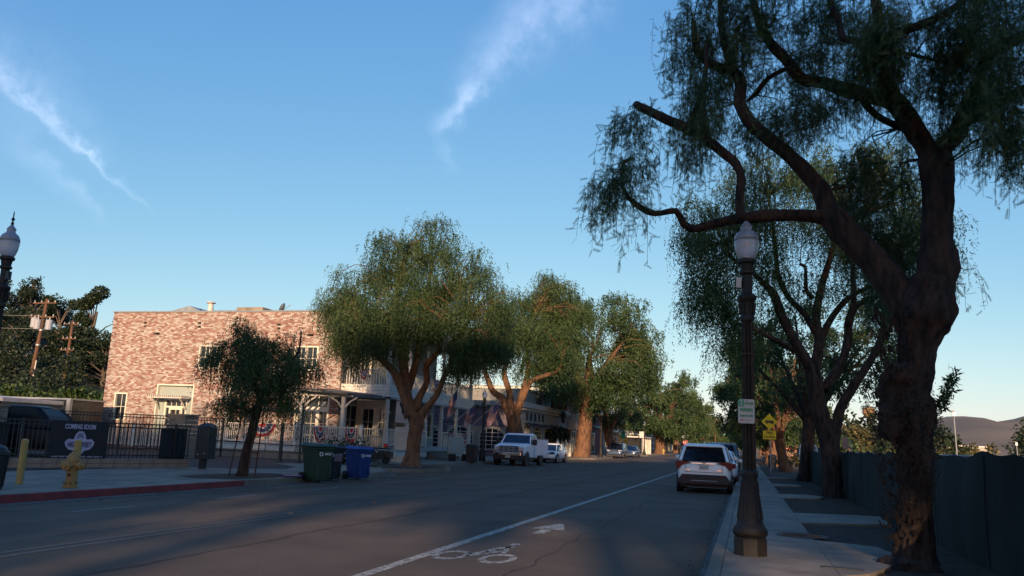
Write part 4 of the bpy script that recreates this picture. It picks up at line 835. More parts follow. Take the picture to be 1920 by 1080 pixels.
# veranda: ground floor posts, balcony, upper posts and roof along the street side
VX, VY0, VY1, VZ = -19.0, 42.2, 57.0, .85
vr = thing('veranda', 'white two-storey wooden veranda wrapping the street corner of the brick building', 'veranda', (0, 0, 0))
fs = F((VX, 0, 0), math.pi/2)     # faces the street; u = world y
fc = F((0, VY0, 0), 0)
MB().bx(-22.0, VX, VY0, VY1, .62, VZ).build('porch_floor', M_woodg, vr)
pl = MB(); pl.bx(-21.6, VX-.25, VY0+.2, 50.5, .1, .62); pl.bx(-21.6, VX-.25, 51.8, VY1, .1, .62); pl.build('plinth', M_wood, vr)
for a, b in ((42.25, 45.0), (45.4, 48.4), (53.2, 55.2), (55.4, 57)): MB().bx(VX-.22, VX-.05+.02, a, b, .28, .60).build('skirt_panel', M_wood, vr)
for k in range(4): MB().bx(VX-.1+k*.3-.3, VX+.2+k*.3-.3+.02, 48.7, 52.9, .15, .72-k*.19).build('step', M_conc2, vr)
for fr_, a, b in ((fs, VY0, VY1), (fc, -21.95, VX)):
    for i in range(4): MB().ub(fr_, a+(0 if fr_ is fs else 0), b, 3.60+i*.17, 3.755+i*.17, -.02+(.001 if fr_ is fs else 0), .035-.004*i+(.0 if fr_ is fs else .003)).build('fascia_board', M_wood, vr)
    MB().ub(fr_, a, b, 3.50, 3.595, -.22, .0).build('beam', M_woodg, vr)
MB().bx(-21.95, VX-.03, VY0+.03, VY1, 4.0, 4.12).build('balcony_floor', M_woodg, vr)
MB().bx(-22.4, VX+.55, VY0-.55, VY1+.3, 7.55, 7.72).build('eaves', M_wood, vr)
rf = MB(); rf.add([(-22.4, VY0-.55, 7.73), (VX+.55, VY0-.55, 7.73), (VX+.55, VY1+.3, 7.73), (-22.4, VY1+.3, 7.73), (-22.4, VY0+1.6, 9.1), (-22.2, VY1-1.6, 9.1)], [(0, 1, 4), (1, 2, 5, 4), (2, 3, 5), (0, 4, 5, 3)]); rf.build('roof', M_roof, vr)
PY = (42.35, 45.2, 48.1, 50.9, 53.8, 56.6)
def vpost(x, y, z0, z1):
    m = MB(); m.box(x, y, (z0+z0+.95)/2, .24, .24, .95); m.box(x, y, (z0+.95+z1)/2, .17, .17, z1-z0-.95); m.box(x, y, z1-.75, .30, .30, .07); m.box(x, y, z0+.985, .28, .28, .06)
    return m.build('post', M_wood, vr)
for y in PY: vpost(VX-.13, y, VZ, 3.5); vpost(VX-.13, y, 4.27, 7.55)
vpost(-21.8, VY0+.13, VZ, 3.5)
railing(fs, 42.5, 45.1, VZ, 1.0, 'x', '', part_of=vr, posts=()); railing(fs, 45.3, 48.0, VZ, 1.0, 'x', '', part_of=vr, posts=())
railing(fs, 51.1, 53.7, VZ, 1.0, 'x', '', part_of=vr, posts=()); railing(fs, 53.9, 56.5, VZ, 1.0, 'x', '', part_of=vr, posts=())
railing(F((VX-.1, 0, 0), math.pi/2), 42.5, 56.5, 4.12, 1.0, 'x', '', part_of=vr, posts=(), sp=.16)
railing(F((0, VY0+.12, 0), 0), -21.8, -19.3, 4.12, 1.0, 'x', '', part_of=vr, posts=(), sp=.16)
railing(F((0, VY0+.12, 0), 0), -21.7, -19.3, VZ, 1.0, 'x', '', part_of=vr, posts=(), sp=.14)
# shop front inside the veranda
bw_ = F((-22.0, 0, 0), math.pi/2)
sh = [(43.0, 45.4, 1.4, 3.2), (46.2, 48.4, 1.4, 3.2), (49.4, 51.2, .9, 3.2), (52.2, 54.4, 1.4, 3.2), (55.0, 56.6, 1.4, 3.2)]
wall(bw_, VY0, VY1, 0, 8.2, sh+[(44.5, 46, 5, 7), (51, 53, 4.3, 6.9)], .2, M_stuccol, bk)
for a, b, c, d in sh: window(bw_, a+.1, b-.1, c+.1, d-.1, bk, 3 if a != 49.4 else 2, 2, .1)
window(bw_, 44.6, 45.9, 5.1, 6.9, bk, 2, 2, .1); window(bw_, 51.1, 52.9, 4.4, 6.8, bk, 2, 3, .1)
MB().bx(-22.6, -22.3, VY0+.2, VY1-.2, .1, 8).build('dark_lining', M_dark, bk)
# corner bay windows facing the camera
bay = MB(); fb = F((0, 44.2, 0), 0)
wall(fb, -21.9, -19.9, VZ, 3.5, [(-21.55, -20.75, 1.45, 3.0), (-20.5, -20.0, 1.45, 3.0)], .12, M_cream, vr, 'bay_wall')
window(fb, -21.5, -20.8, 1.5, 2.95, vr, 2, 2, .05); window(fb, -20.45, -20.05, 1.5, 2.95, vr, 2, 2, .05)
MB().ub(F((0, 46, 0), 0), -21.9, -19.5, VZ, 3.5, -.1, 0).build('inner_wall', M_stuccol, vr)
vp = MB().tube([(-22.05, VY0-.1, .1, .05), (-22.05, VY0-.1, 3.6, .05)]); vp.build('downpipe', M_rust, bk)
bk.location = (0, 0, 0)

# deck with pergola in front of the brick wall
DY = 38.0; fd = F((0, DY, 0), 0)
dk = thing('timber_deck', 'raised white-skirted deck with slatted pergola posts in front of the brick wall', 'deck', (0, 0, 0))
MB().bx(-26.9, -18.3, DY, BY-.02, .72, .84).build('floor', M_woodg, dk)
MB().ub(fd, -26.9, -18.3, .50, .72, -.05, .0).build('skirt_board', M_wood, dk)
MB().bx(-26.8, -18.4, DY+.05, BY-.1, .1, .5).build('foundation', M_conc2, dk)
for x in (-26.6, -22.1, -19.8): 
    MB().bx(x-.09, x+.09, DY+.35, DY+.53, .84, 3.35).build('post', M_wood, dk)
    for s in (-1, 1): MB().tube([(x, DY+.44, 2.7, .05), (x+s*.35, DY+.44, 3.1, .05), (x+s*.75, DY+.44, 3.33, .05)], n=4).build('brace', M_wood, dk)
MB().bx(-26.8, -19.3, DY+.36, DY+.52, 3.35, 3.55).build('beam', M_wood, dk)
for i in range(13): MB().bx(-26.6+i*.36, -26.52+i*.36, DY-.1, BY-.05, 3.555, 3.68).build('rafter', M_wood, dk)
rp = MB(); rp.add([(-22.3, DY-.2, 3.6), (-19.3, DY-.2, 3.45), (-19.3, BY-.02, 3.55), (-22.3, BY-.02, 3.85), (-22.3, DY-.2, 3.7), (-19.3, DY-.2, 3.55), (-19.3, BY-.02, 3.65), (-22.3, BY-.02, 3.95)], [(0, 3, 2, 1), (4, 5, 6, 7), (0, 1, 5, 4), (1, 2, 6, 5), (2, 3, 7, 6), (3, 0, 4, 7)]); rp.build('porch_roof', M_roof, dk)
railing(fd, -26.75, -22.1, .84, 1.02, 'deck_railing', 'white picket railing along the left half of the timber deck', group=None, posts=(-26.75, -23.75, -22.1))
railing(F((0, DY-.3, 0), 0), -21.95, -18.35, .55, 1.28, 'deck_railing', 'white picket railing along the right half of the timber deck, behind the roses', posts=(-21.95, -18.35))
railing(F((0, 39.6, 0), 0), -35.4, -27.0, .35, 1.05, 'low_railing', 'low white picket railing left of the timber deck, near the dark bin', posts=(-35.4, -33.3, -31.2, -29.1, -27.0))
# dark metal handrail of the ramp
hr = thing('handrail', 'thin black metal handrail beside the ramp in front of the deck', 'handrail', (0, 0, 0))
pts = [(-27.2, 35.4), (-25.2, 36.2), (-23.2, 37.0), (-21.4, 37.5)]
for z in (.95, .50): MB().tube([(x, y, z-.05*i, .022) for i, (x, y) in enumerate(pts)]).build('rail', M_black, hr)
for i, (x, y) in enumerate(pts): MB().tube([(x, y, .1, .022), (x, y, .97-.05*i, .022)]).build('upright', M_black, hr)
MB().bx(-27.3, -19.6, 36.9, 37.05, .1, .42).build('ramp_wall', M_block, hr)
p1 = thing('black_post', 'thick square black metal post right of the staked young tree', 'post', (-19.9, 33.0, .15)); MB().box(0, 0, .85, .12, .12, 1.7).build('shaft', M_black, p1); MB().box(0, 0, .02, .22, .22, .04).build('foot', M_black, p1)
p2 = thing('black_post', 'slender tall black metal pole left of the green wheeled bin', 'post', (-18.95, 33.0, .15)); MB().box(0, 0, 1.3, .07, .07, 2.6).build('shaft', M_black, p2); MB().box(0, 0, .02, .18, .18, .04).build('foot', M_black, p2)

# patriotic bunting: pleated half rounds, red outside, white, blue with stars inside
def bunting(label, p, ux, r=.62, droop=1.0, squash=1.0):
    t = thing('bunting', label, 'bunting', p, ux, group='red white and blue bunting')
    K = 28; bands = [(.0, .28, M_flagr, 'centre'), (.28, .40, M_flagw, 'inner_white_band'), (.40, .66, M_flagb, 'blue_band'), (.66, .80, M_flagw, 'white_band'), (.80, 1.0, M_flagr, 'red_band')]
    for a, b, m, nm in bands:
        mb = MB()
        for rr2 in (a, (a+b)/2, b):
            for k in range(K+1):
                th = math.pi+math.pi*k/K; q = rr2*r; mb.v.append((q*math.cos(th)*squash, -.03-.035*(k % 2)*rr2, q*math.sin(th)*droop*(1 if True else 0)))
        for j in range(2):
            for k in range(K): mb.f.append((j*(K+1)+k, j*(K+1)+k+1, (j+1)*(K+1)+k+1, (j+1)*(K+1)+k)); mb.m.append(0); mb.c.append(None)
        mb.build(nm, m, t)
    st = MB()
    for k in range(9):
        th = math.pi+math.pi*(k+.5)/9; c = (.53*r*math.cos(th)*squash, -.085, .53*r*math.sin(th)*droop)
        st.add([(c[0]+.035*math.cos(a)*(1 if i % 2 else .4), c[1], c[2]+.035*math.sin(a)*(1 if i % 2 else .4)) for i, a in enumerate([2*math.pi*i/10 for i in range(10)])], [tuple(range(10))])
    st.build('stars', M_flagw, t); return t
bunting('large half-round bunting on the left deck railing, just right of the young tree', (-24.05, DY-.06, 1.84), 0, .78, .85)
bunting('narrow folded bunting on the right deck railing below the french door', (-20.55, DY-.36, 1.78), .55, .62, 1.25, .55)
bunting('narrow folded bunting on the railing right of the rose bush', (-18.95+.1, DY-.36, 1.76), .55, .6, 1.2, .5)
bunting('small bunting draped on the balcony railing over the corner', (-20.6, VY0-.0, 5.1), 0, .45, 1.3, .5)
bunting('small bunting hanging on the veranda railing just past the entrance steps', (VX+.06, 52.3, 1.85), math.pi/2, .55, 1.4, .8)
bunting('small bunting hanging at the far end of the veranda railing', (VX+.06, 55.2, 1.85), math.pi/2, .55, 1.3, .8)
bunting('blue bunting tied to the balcony railing behind the big tree', (VX+.06, 49.0, 5.1), math.pi/2, .5, 1.6, .8)

def usflag(label, base, ang, up=.75, ln=1.5, sc_=1.0):
    """a flag on a slanted pole; base on the post, ang the way the pole leans out"""
    t = thing('american_flag', label, 'flag', base, ang, group='flags on slanted poles')
    d = Vector((math.cos(up), 0, math.sin(up)))
    MB().tube([(0, 0, 0, .018), (*(d*ln*sc_), .014)]).build('pole', M_wood, t); MB().lathe([(.0, 0), (.03, .03), (.0, .06)], 8, *(d*ln*sc_)).build('finial', M_yelp, t)
    a = d*ln*sc_; n = 16; H_, W_ = .80*sc_, 1.25*sc_     # hoist along the pole, fly hangs down
    g = lambda s_, f: a-d*(H_*s_)+Vector((.10*math.sin(f*5+s_*2)*f-.10*f, .09*math.sin(f*7+s_*5)*f, -f*W_+.16*f*s_))
    cols_ = {0: MB(), 1: MB(), 2: MB()}
    for i in range(13):
        s0, s1 = i/13, (i+1)/13
        for k in range(n):
            f0, f1 = k/n, (k+1)/n; mi = 2 if (i < 7 and f0 < .42) else (0 if i % 2 == 0 else 1)
            cols_[mi].quad(g(s0, f0), g(s1, f0), g(s1, f1), g(s0, f1))
    for mi, nm, m in ((0, 'red_stripes', M_flagr), (1, 'white_stripes', M_flagw), (2, 'blue_canton', M_flagb)): cols_[mi].build(nm, m, t, smooth=True)
    st = MB()
    for i in range(5):
        for k in range(6):
            c = g((i+.6)*7/13/5.2, (k+.5)*.42/6.2); 
            for w_ in (-.006, .006): st.quad(*[c+Vector((dx, w_, dz)) for dx, dz in ((-.012, -.012), (.012, -.012), (.012, .012), (-.012, .012))])
    st.build('stars', M_flagw, t); return t
usflag('american flag on a slanted pole behind the trunk of the big veranda tree', (VX+.02, 47.9, 2.9), -1.0, .85, 1.6)
usflag('american flag hanging long right of the big veranda tree', (VX+.02, 50.0, 2.9), -.35, .85, 1.9, 1.15)
usflag('dark half-hidden american flag between veranda posts', (VX+.02, 53.8, 2.8), -.1, .7, 1.5)
usflag('american flag on the last veranda post beside the street lamp', (VX+.02, 56.6, 2.4), .1, .75, 2.3, 1.15)
# white notice board and hanging banner
nb = thing('notice_board', 'tall white public notice board standing at the veranda corner', 'sign', (-17.15, 40.2, .15), 0)
nb.rotation_euler = (0, 0, R(8))
MB().box(0, 0, 1.22, .92, .04, 1.16).build('panel', M_signw, nb); MB().box(-.4, .05, .62, .05, .05, 1.24).build('leg', M_wood, nb); MB().box(.4, .05, .62, .05, .05, 1.24).build('leg', M_wood, nb)
MB().bx(-.62, .62, .1, .35, 0, .3).build('base', M_wood, nb)
ln = MB()
for i, (wd_, z) in enumerate([(.36, 1.74), (.5, 1.68), (.8, 1.55), (.8, 1.52), (.8, 1.44), (.6, 1.41), (.8, 1.33)]): ln.box(0, -.024, z, wd_, .004, .014 if i > 1 else .024)
for x in (-.27, 0, .27):
    for z in (1.18, 1.14, 1.10, 1.04, 1.0, .9): ln.box(x-.03, -.024, z, .14+.06*math.sin(z*40+x), .004, .012)
ln.build('printed_lines', M_grey, nb)
hb = thing('hanging_banner', 'white hanging banner with a dark curved figure near the veranda corner post', 'banner', (VX+.05, 42.35, 3.35), R(12))
MB().tube([(.0, .0, 0, .02), (1.45, .0, .22, .02)]).build('arm', M_black, hb)
b_ = MB(); rs_ = []
for i in range(7): z = .13-i*.21; rs_.append([(.32, .02*math.sin(i), z), (.8, .03*math.cos(i), z-.02), (1.36+.02*math.sin(i*2), .02*math.sin(i+1), z-.03*i)])
b_.rings(rs_, closed=False, cap=False); b_.build('cloth', M_flagw, hb)
sil = [(.52, -.02), (.60, .05), (.74, .06), (.86, -.02), (.88, -.12), (.80, -.18), (.84, -.30), (.80, -.42), (.90, -.56), (.95, -.72), (.98, -.86), (.90, -.97), (.82, -.86), (.76, -.72), (.66, -.58), (.64, -.42), (.58, -.26), (.52, -.14)]
MB().add([(x, -.045, z) for x, z in sil], [tuple(range(len(sil)))]).build('figure', M_bannr, hb)
MB().add([(x, -.05, z) for x, z in [(.66, -.10), (.76, -.10), (.79, -.04), (.68, -.0), (.6, -.06)]], [(0, 1, 2, 3, 4)]).build('figure_opening', M_flagw, hb)
MB().add([(x, -.05, z) for x, z in [(.80, -.62), (.87, -.62), (.90, -.76), (.84, -.80)]], [(0, 1, 2, 3)]).build('figure_opening', M_flagw, hb)

# rose bush, dark mower-like crate beneath the porch
rb = thing('rose_bush', 'rose bush covered in small white blooms behind the wheeled bins', 'bush', (-17.6, 34.6, .12))
def rg():
    v = Vector((random.gauss(0, .55), random.gauss(0, .4), abs(random.gauss(0, .42)))); return (v.x*1.25, v.y, min(v.z+.15, 1.35))
leafcloud('leaves', rb, 3800, rg, .10, T_OVAL, M_leafd, .2)
MBs = MB()
for i in range(14): a = random.uniform(0, 6.28); MBs.tube([(0, 0, 0, .02), (.35*math.cos(a), .3*math.sin(a), .5, .012), (.9*math.cos(a), .6*math.sin(a), 1.0, .006)], n=4)
MBs.build('stems', M_bark2, rb)
bo = None
for i in range(64):
    x, y, z = rg(); y -= .25
    if bo is None: bo = MB().lathe([(0, -.03), (.045, -.01), (.05, .01), (.03, .03), (0, .035)], 7).build('bloom', M_flagw, rb, smooth=True); o = bo
    else: o = bo.copy(); col.objects.link(o)
    o.location = (x*1.05, y*1.1, z*1.05+.05); o.scale = (random.uniform(.6, 1.3),)*3
uc = thing('utility_trailer', 'small dark cart with a red jug parked under the porch beside the roses', 'cart', (-17.1, 37.2, .15), .2)
MB().box(0, 0, .42, 1.3, .7, .35).build('box', M_bplas, uc, bevel=.03); MB().box(0, 0, .72, 1.34, .74, .06).build('lid', M_cblack, uc, bevel=.02)
for x in (-.45, .45): MB().tube([(x, -.38, .18, .18), (x, -.30, .18, .18)], n=14).build('wheel', M_rubber, uc)
MB().box(.35, -.1, .86, .2, .16, .2).build('red_jug', M_signr, uc, bevel=.02)
# ------------------------------------------------------------------ next buildings along the left side
def facade_bricks(fr, u0, u1, z0, z1, holes, m, parent, c, seed, lb=.42, hb=.15):
    pal = [tuple(x*k for x in c) for k in (1, .8, 1.2, .65, 1.35)]
    return bricks(fr, u0, u1, z0, z1, holes, m, parent, pal, (3, 3, 2, 1, 1), lb, hb, .015, seed, .01, .1)
def arch(fr, u0, u1, z0, zs, w0, w1, mb, th=.16, n=14):
    """arched surround from spring line zs"""
    c = (u0+u1)/2; r = (u1-u0)/2; k = .62
    mb.ub(fr, u0-th, u0, z0, zs, w0, w1); mb.ub(fr, u1, u1+th, z0, zs, w0, w1)
    for i in range(n):
        a, b = math.pi*i/n, math.pi*(i+1)/n
        q = [(c-r*math.cos(a), zs+r*k*math.sin(a)), (c-r*math.cos(b), zs+r*k*math.sin(b)), (c-(r+th)*math.cos(b), zs+(r*k+th)*math.sin(b)), (c-(r+th)*math.cos(a), zs+(r*k+th)*math.sin(a))]
        mb.uprism(fr, q, w0, w1)
def archwin(fr, u0, u1, z0, zs, parent, m=None, nu=4, nz=5, name='arched_window'):
    m = m or M_stuccol; mb = MB(); arch(fr, u0, u1, z0, zs, -.1, .06, mb); mb.ub(fr, u0-.2, u1+.2, z0-.14, z0, -.1, .10)
    w_ = mb.build(name, m, parent); c = (u0+u1)/2; r = (u1-u0)/2; k = .62
    pts = [(u0, z0), (u1, z0)]+[(c+r*math.cos(math.pi*i/14), zs+r*k*math.sin(math.pi*i/14)) for i in range(15)]
    MB().uprism(fr, pts, .012, .02).build('pane', M_glass, w_); g = MB(); zt = zs+r*k
    for i in range(1, nu):
        x = u0+(u1-u0)*i/nu; zz = zs+k*math.sqrt(max(r*r-(x-c)**2, 0)); g.ub(fr, x-.02, x+.02, z0, zz, .0205, .04)
    for i in range(1, nz):
        z = z0+(zt-z0)*i/nz; hw = r if z < zs else r*math.sqrt(max(0, 1-((z-zs)/(r*k))**2)); g.ub(fr, c-hw, c+hw, z-.02, z+.02, .022, .042)
    g.build('glazing_bars', M_wood, w_); return w_
b2 = thing('stucco_building', 'single-storey grey stucco shop with a dentil cornice and a purple brick flank of arched windows', 'building', (0, 0, 0))
AY = 67.0; fa = F((0, AY, 0), 0); AX0, AX1 = -29.5, -18.6
ah = [(-27.6, -25.2), (-24.4, -22.0), (-21.9+.1, -19.6)]
wall(fa, AX0, AX1, 0, 4.75, [], .3, M_mort, b2)
facade_bricks(fa, AX0, AX1-.6, .1, 4.3, [(a-.2, b+.2, .6, 2.5) for a, b in ah], M_purb, b2, (.13, .10, .125), 5)
for a, b in ((-27.5, -25.3), (-24.5, -22.3), (-21.6, -19.5)): archwin(fa, a, b, .75, 1.75, b2)
MB().ub(fa, AX0, AX1+.15, 4.35, 4.75, .0, .22).build('cornice', M_stuccol, b2)
for i in range(22): MB().ub(fa, AX0+.2+i*.5, AX0+.4+i*.5, 4.18, 4.345, .015, .16).build('corbel', M_stuccol, b2)
fb2 = F((AX1, 0, 0), math.pi/2); BY1 = 88.0
wh = [(70.2, 72.0), (73.2, 76.0), (77.2, 79.0), (85.0, 86.2)]
wall(fb2, AY, BY1, 0, 4.75, [(80.6, 82.0, .15, 2.9)], .3, M_stucco, b2)
MB().ub(fb2, AY-.0, AY+1.3, .1, 4.3, .01, .14).build('corner_pier', M_stuccol, b2)
for a, b in wh: archwin(fb2, a, b, .9, 1.9, b2)
MB().ub(fb2, 80.65, 81.95, .15, 2.85, -.3, -.25).build('doorway', M_dark, b2)
MB().ub(fb2, AY-.2, BY1, 4.35, 4.8, .0, .35).build('street_cornice', M_stuccol, b2)
for i in range(44): MB().ub(fb2, AY+.4+i*.47, AY+.6+i*.47, 4.12, 4.345, .012, .26).build('dentil', M_stuccol, b2)
for i in range(5): MB().ub(fb2, 70.5+i*1.5, 70.7+i*1.5, 3.3, 3.95, .012, .12).build('wall_bracket', M_dark, b2)
for a, b in ((70.0, 72.2), (73.0, 76.2), (77.0, 79.2)): 
    aw = MB(); P = [fb2.p(a, 3.1, .02), fb2.p(b, 3.1, .02), fb2.p(b, 2.72, .9), fb2.p(a, 2.72, .9)]; aw.add(P+[p-Vector((0, 0, .06)) for p in P], [(0, 1, 2, 3), (7, 6, 5, 4), (0, 4, 5, 1), (1, 5, 6, 2), (2, 6, 7, 3), (3, 7, 4, 0)]); aw.build('awning', M_bplas, b2)
MB().bx(-27, -19.4, 73, 80, 4.8, 6.1).build('raised_parapet', M_stucco, b2); MB().bx(-27.1, -19.2, 72.9, 80.1, 6.1, 6.2).build('parapet_cap', M_galv, b2)
for k, y in enumerate((77.5, 78.6)): MB().box(-19.3, y, 5.3-.2*k, .1, .5, .9).build('roof_figure', M_black, b2)
MB().bx(AX0, AX1-.4, AY+.3, BY1, 4.5, 4.6).build('roof', M_roof, b2)
ltn = thing('wall_lantern', 'large black wall lantern sign on the grey stucco shop', 'lantern', tuple(fb2.p(83.2, 3.4, .6)))
MB().lathe([(.05, 0), (.22, .15), (.26, .75), (.34, .8), (.10, 1.15), (.03, 1.3)], 6).build('lantern_body', M_black, ltn); MB().tube([(-.6, 0, .9, .03), (0, 0, 1.25, .03)]).build('bracket', M_black, ltn)
# cream and red roofs seen behind it
b2b = thing('cream_building', 'cream parapet building rising behind the arched-window shop', 'building', (0, 0, 0))
MB().bx(-34, -20.5, 82, 100, 0, 6.6).build('wall', M_stuccol, b2b); MB().bx(-34.2, -20.3, 81.8, 100.2, 6.6, 6.9).build('cornice', M_cream, b2b)
gb_ = MB(); gb_.add([(-31, 70, 4.7), (-26.5, 70, 4.7), (-28.7, 70, 6.0), (-31, 80, 4.7), (-26.5, 80, 4.7), (-28.7, 80, 6.0)], [(0, 1, 2), (3, 5, 4), (1, 4, 5, 2), (0, 2, 5, 3)]); gb_.build('gable_roof', M_roofb, b2b)
MB().tube([(-31.1, 69.95, 4.75, .1), (-28.7, 69.95, 6.1, .1), (-26.4, 69.95, 4.75, .1)], n=4).build('bargeboard', M_wood, b2b)
# red brick shop
b3 = thing('red_brick_shop', 'taller dark red brick shop with white trim behind the largest tree trunk', 'building', (0, 0, 0))
fr3 = F((-18.7, 0, 0), math.pi/2)
wall(fr3, 88.2, 112, 0, 7.2, [], .3, M_mort, b3); facade_bricks(fr3, 88.2, 112, .1, 7.1, [(90.5, 94, .4, 2.8), (96, 100, .4, 2.8), (102, 106, .4, 2.8), (91, 92.6, 4.1, 5.8), (95, 96.6, 4.1, 5.8), (99, 100.6, 4.1, 5.8)], M_redb, b3, (.19, .06, .055), 6, .5, .2)
fr3s = F((0, 88.2, 0), 0); wall(fr3s, -32, -18.72, 0, 7.2, [], .3, M_mort, b3); facade_bricks(fr3s, -32, -18.75, 4.5, 7.1, [], M_redb, b3, (.19, .06, .055), 7, .5, .2)
MB().ub(fr3, 88.0, 112, 7.2, 7.45, -.3, .3).build('cornice', M_stuccol, b3); MB().ub(fr3s, -32, -18.4, 7.2, 7.45, -.0, .25).build('side_cornice', M_stuccol, b3); MB().ub(fr3, 88.2, 112, 3.5, 3.8, .015, .2).build('string_course', M_stuccol, b3)
for a, b in ((91, 92.6), (95, 96.6), (99, 100.6)): archwin(fr3, a+.2, b-.2, 4.2, 5.1, b3, nu=2, nz=3)
for a in (90.5, 96, 102): window(fr3, a+.1, a+3.3, .5, 2.7, b3, 3, 2, .1, depth=-.02, proud=.06)
MB().bx(-18.69, -17.6, 88.6, 91.5, 2.9, 5.0).build('white_sign_box', M_signw, b3); 
# cream awning and yellow house beyond the leaning tree
b4 = thing('cream_shop', 'cream shop front with pale awnings beside the second street lamp', 'building', (0, 0, 0))
MB().bx(-30, -18.9, 113, 128, 0, 6.6).build('wall', M_stuccol, b4); MB().bx(-18.85, -17.4, 113.5, 127.5, 3.2, 3.6).build('awning', M_cream, b4)
for y in (115, 119, 123): window(F((-18.9, 0, 0), math.pi/2), y, y+2, .8, 2.6, b4, 2, 1, .12, depth=-.02, proud=.06)
for y in (115, 119, 123): window(F((-18.9, 0, 0), math.pi/2), y, y+1.2, 4.4, 5.9, b4, 2, 2, .12, depth=-.02, proud=.06)
b5 = thing('yellow_house', 'yellow gabled house with white trim by the flagpole', 'house', (-19.5, 130, 0))
MB().bx(-9, 0, 0, 12, 0, 3.2).build('wall', M_yhouse, b5)
rf = MB(); rf.add([(-9.4, -.5, 3.2), (.5, -.5, 3.2), (-4.5, -.5, 6.6), (-9.4, 12.5, 3.2), (.5, 12.5, 3.2), (-4.5, 12.5, 6.6)], [(0, 1, 2), (3, 5, 4), (1, 4, 5, 2), (0, 2, 5, 3)]); rf.build('roof', M_roof, b5)
gp = MB(); gp.add([(-9, -.04, 3.2), (0, -.04, 3.2), (-4.5, -.04, 6.2), (-9, -.0, 3.2), (0, -.0, 3.2), (-4.5, -.0, 6.2)], [(0, 1, 2), (3, 5, 4), (1, 4, 5, 2), (0, 2, 5, 3), (0, 3, 4, 1)])
gp.v = [(x, y-.48, z) for x, y, z in gp.v]; gp.build('gable', M_yhouse, b5)
tr = MB(); tr.tube([(-9.4, -.6, 3.2, .14), (-4.5, -.6, 6.6, .14), (.5, -.6, 3.2, .14)], n=4); tr.bx(.3, .6, -.6, 12.5, 3.05, 3.3); tr.build('trim', M_wood, b5)
MB().bx(.5, 4.2, .5, 11, 2.7, 2.9).build('porch_roof', M_wood, b5)
for y in (.8, 3.4, 6, 8.6, 10.8): MB().bx(3.9, 4.1, y, y+.2, 0, 2.7).build('porch_post', M_wood, b5)
for x in (-7, -3.2): window(F((0, 0, 0), 0), x, x+1.4, 1, 2.4, b5, 2, 2, .12, depth=-.02, proud=.06)
b6 = thing('open_pavilion', 'low dark-roofed open pavilion with white posts and railings', 'pavilion', (-17.5, 150, 0))
MB().bx(-9, 0, 0, 22, 3.3, 3.7).build('roof', M_cream, b6); MB().bx(-9.1, -1, .5, 21.5, 0, 3.29).build('dark_interior', M_dark, b6)
for y in (.2, 4, 7.7, 11.5, 15.4, 19, 21.6): MB().bx(-.3, -.1, y, y+.22, .0, 3.3).build('post', M_wood, b6)
for z in (1.0, 2.0): MB().bx(-.28, -.12, 0, 22, z, z+.12).build('rail', M_wood, b6)
b7 = thing('dark_shopfront', 'dark shed with pale blue-grey doors below the broad far tree', 'shed', (-17.0, 176, 0))
MB().bx(-9, 0, 0, 10, 0, 4.2).build('wall', M_cblack, b7)
for i in range(4): MB().bx(-6.5+i*1.35, -5.3+i*1.35, -.08, -.02, 0, 3.2).build('door_panel', M_csilv, b7)
MB().bx(-8, -1.2, -.10, -.02, 3.25, 3.5).build('sign_strip', M_signg, b7)
for i, (x, y, c) in enumerate(((-22, 200, M_stuccol), (-22, 232, M_yhouse), (-23, 270, M_stuccol), (-23, 320, M_redb))):
    hh = thing('far_building', ['pale low shop half hidden behind the row of far trees', 'ochre low shop glimpsed between far tree trunks', 'second pale shop toward the end of the street', 'brown building at the very end of the street'][i], 'building', (x, y, 0))
    MB().bx(-10, 0, 0, 20, 0, 4.5).build('wall', c if c is not M_redb else M_roofb, hh); MB().bx(-10.3, .3, -.3, 20.3, 4.5, 4.8).build('roof', M_roof, hh)
    for k in range(4): window(F((0, 0, 0), math.pi/2), 2+k*4.5, 4.4+k*4.5, .6, 2.8, hh, 2, 1, .12, depth=-.02, proud=.06)

# picket fence of shrubs by the big trunk
lf_ = thing('low_timber_fence', 'low brown timber fence by the base of the largest pepper tree', 'fence', (0, 0, 0))
for i in range(5): MB().box(-17.6, 75+i*2.3, .75, .12, .12, 1.2).build('post', M_rust, lf_)
for z in (.35, .6, .85, 1.1): MB().bx(-17.63, -17.57, 75, 84.2, z, z+.12).build('rail', M_rust, lf_)
for i, y in enumerate((78.5, 82.5)):
    bt = thing('ball_shrub', ['round clipped dark shrub left of the largest trunk', 'round clipped dark shrub touching the largest trunk'][i], 'shrub', (-17.9-.2*i, y, .1))
    MB().tube([(0, 0, 0, .08), (0, 0, 1.4, .06)]).build('stem', M_bark2, bt)
    leafcloud('foliage', bt, 900, (lambda: tuple(Vector((random.gauss(0, 1), random.gauss(0, 1), random.gauss(0, 1))).normalized()*random.uniform(.6, .95)+Vector((0, 0, 2.0)))), .26, T_OVAL, M_leafd)
for i in range(4):
    cn_ = thing('white_marker', ['first','second','third','fourth'][i]+' white pointed ornament under the clipped shrubs, counted from the work truck', 'ornament', (-17.2, 77.2+i*1.9, .1), group='white ornaments under the shrubs')
    MB().lathe([(.18, 0), (.2, .9), (.26, 1.15), (.12, 1.5), (.0, 1.75)], 8).build('body', M_flagw, cn_)
fp = thing('flagpole', 'slim white flagpole in front of the drooping dark tree', 'flagpole', (-16.0, 112, .1)); MB().tube([(0, 0, 0, .09), (0, 0, 8.5, .05)]).build('pole', M_wood, fp); MB().lathe([(0, 8.5), (.12, 8.6), (0, 8.72)], 8).build('finial', M_yelp, fp)
hd = thing('clipped_hedge', 'low clipped green hedge at the foot of the flagpole', 'hedge', (-17.3, 113, .1))
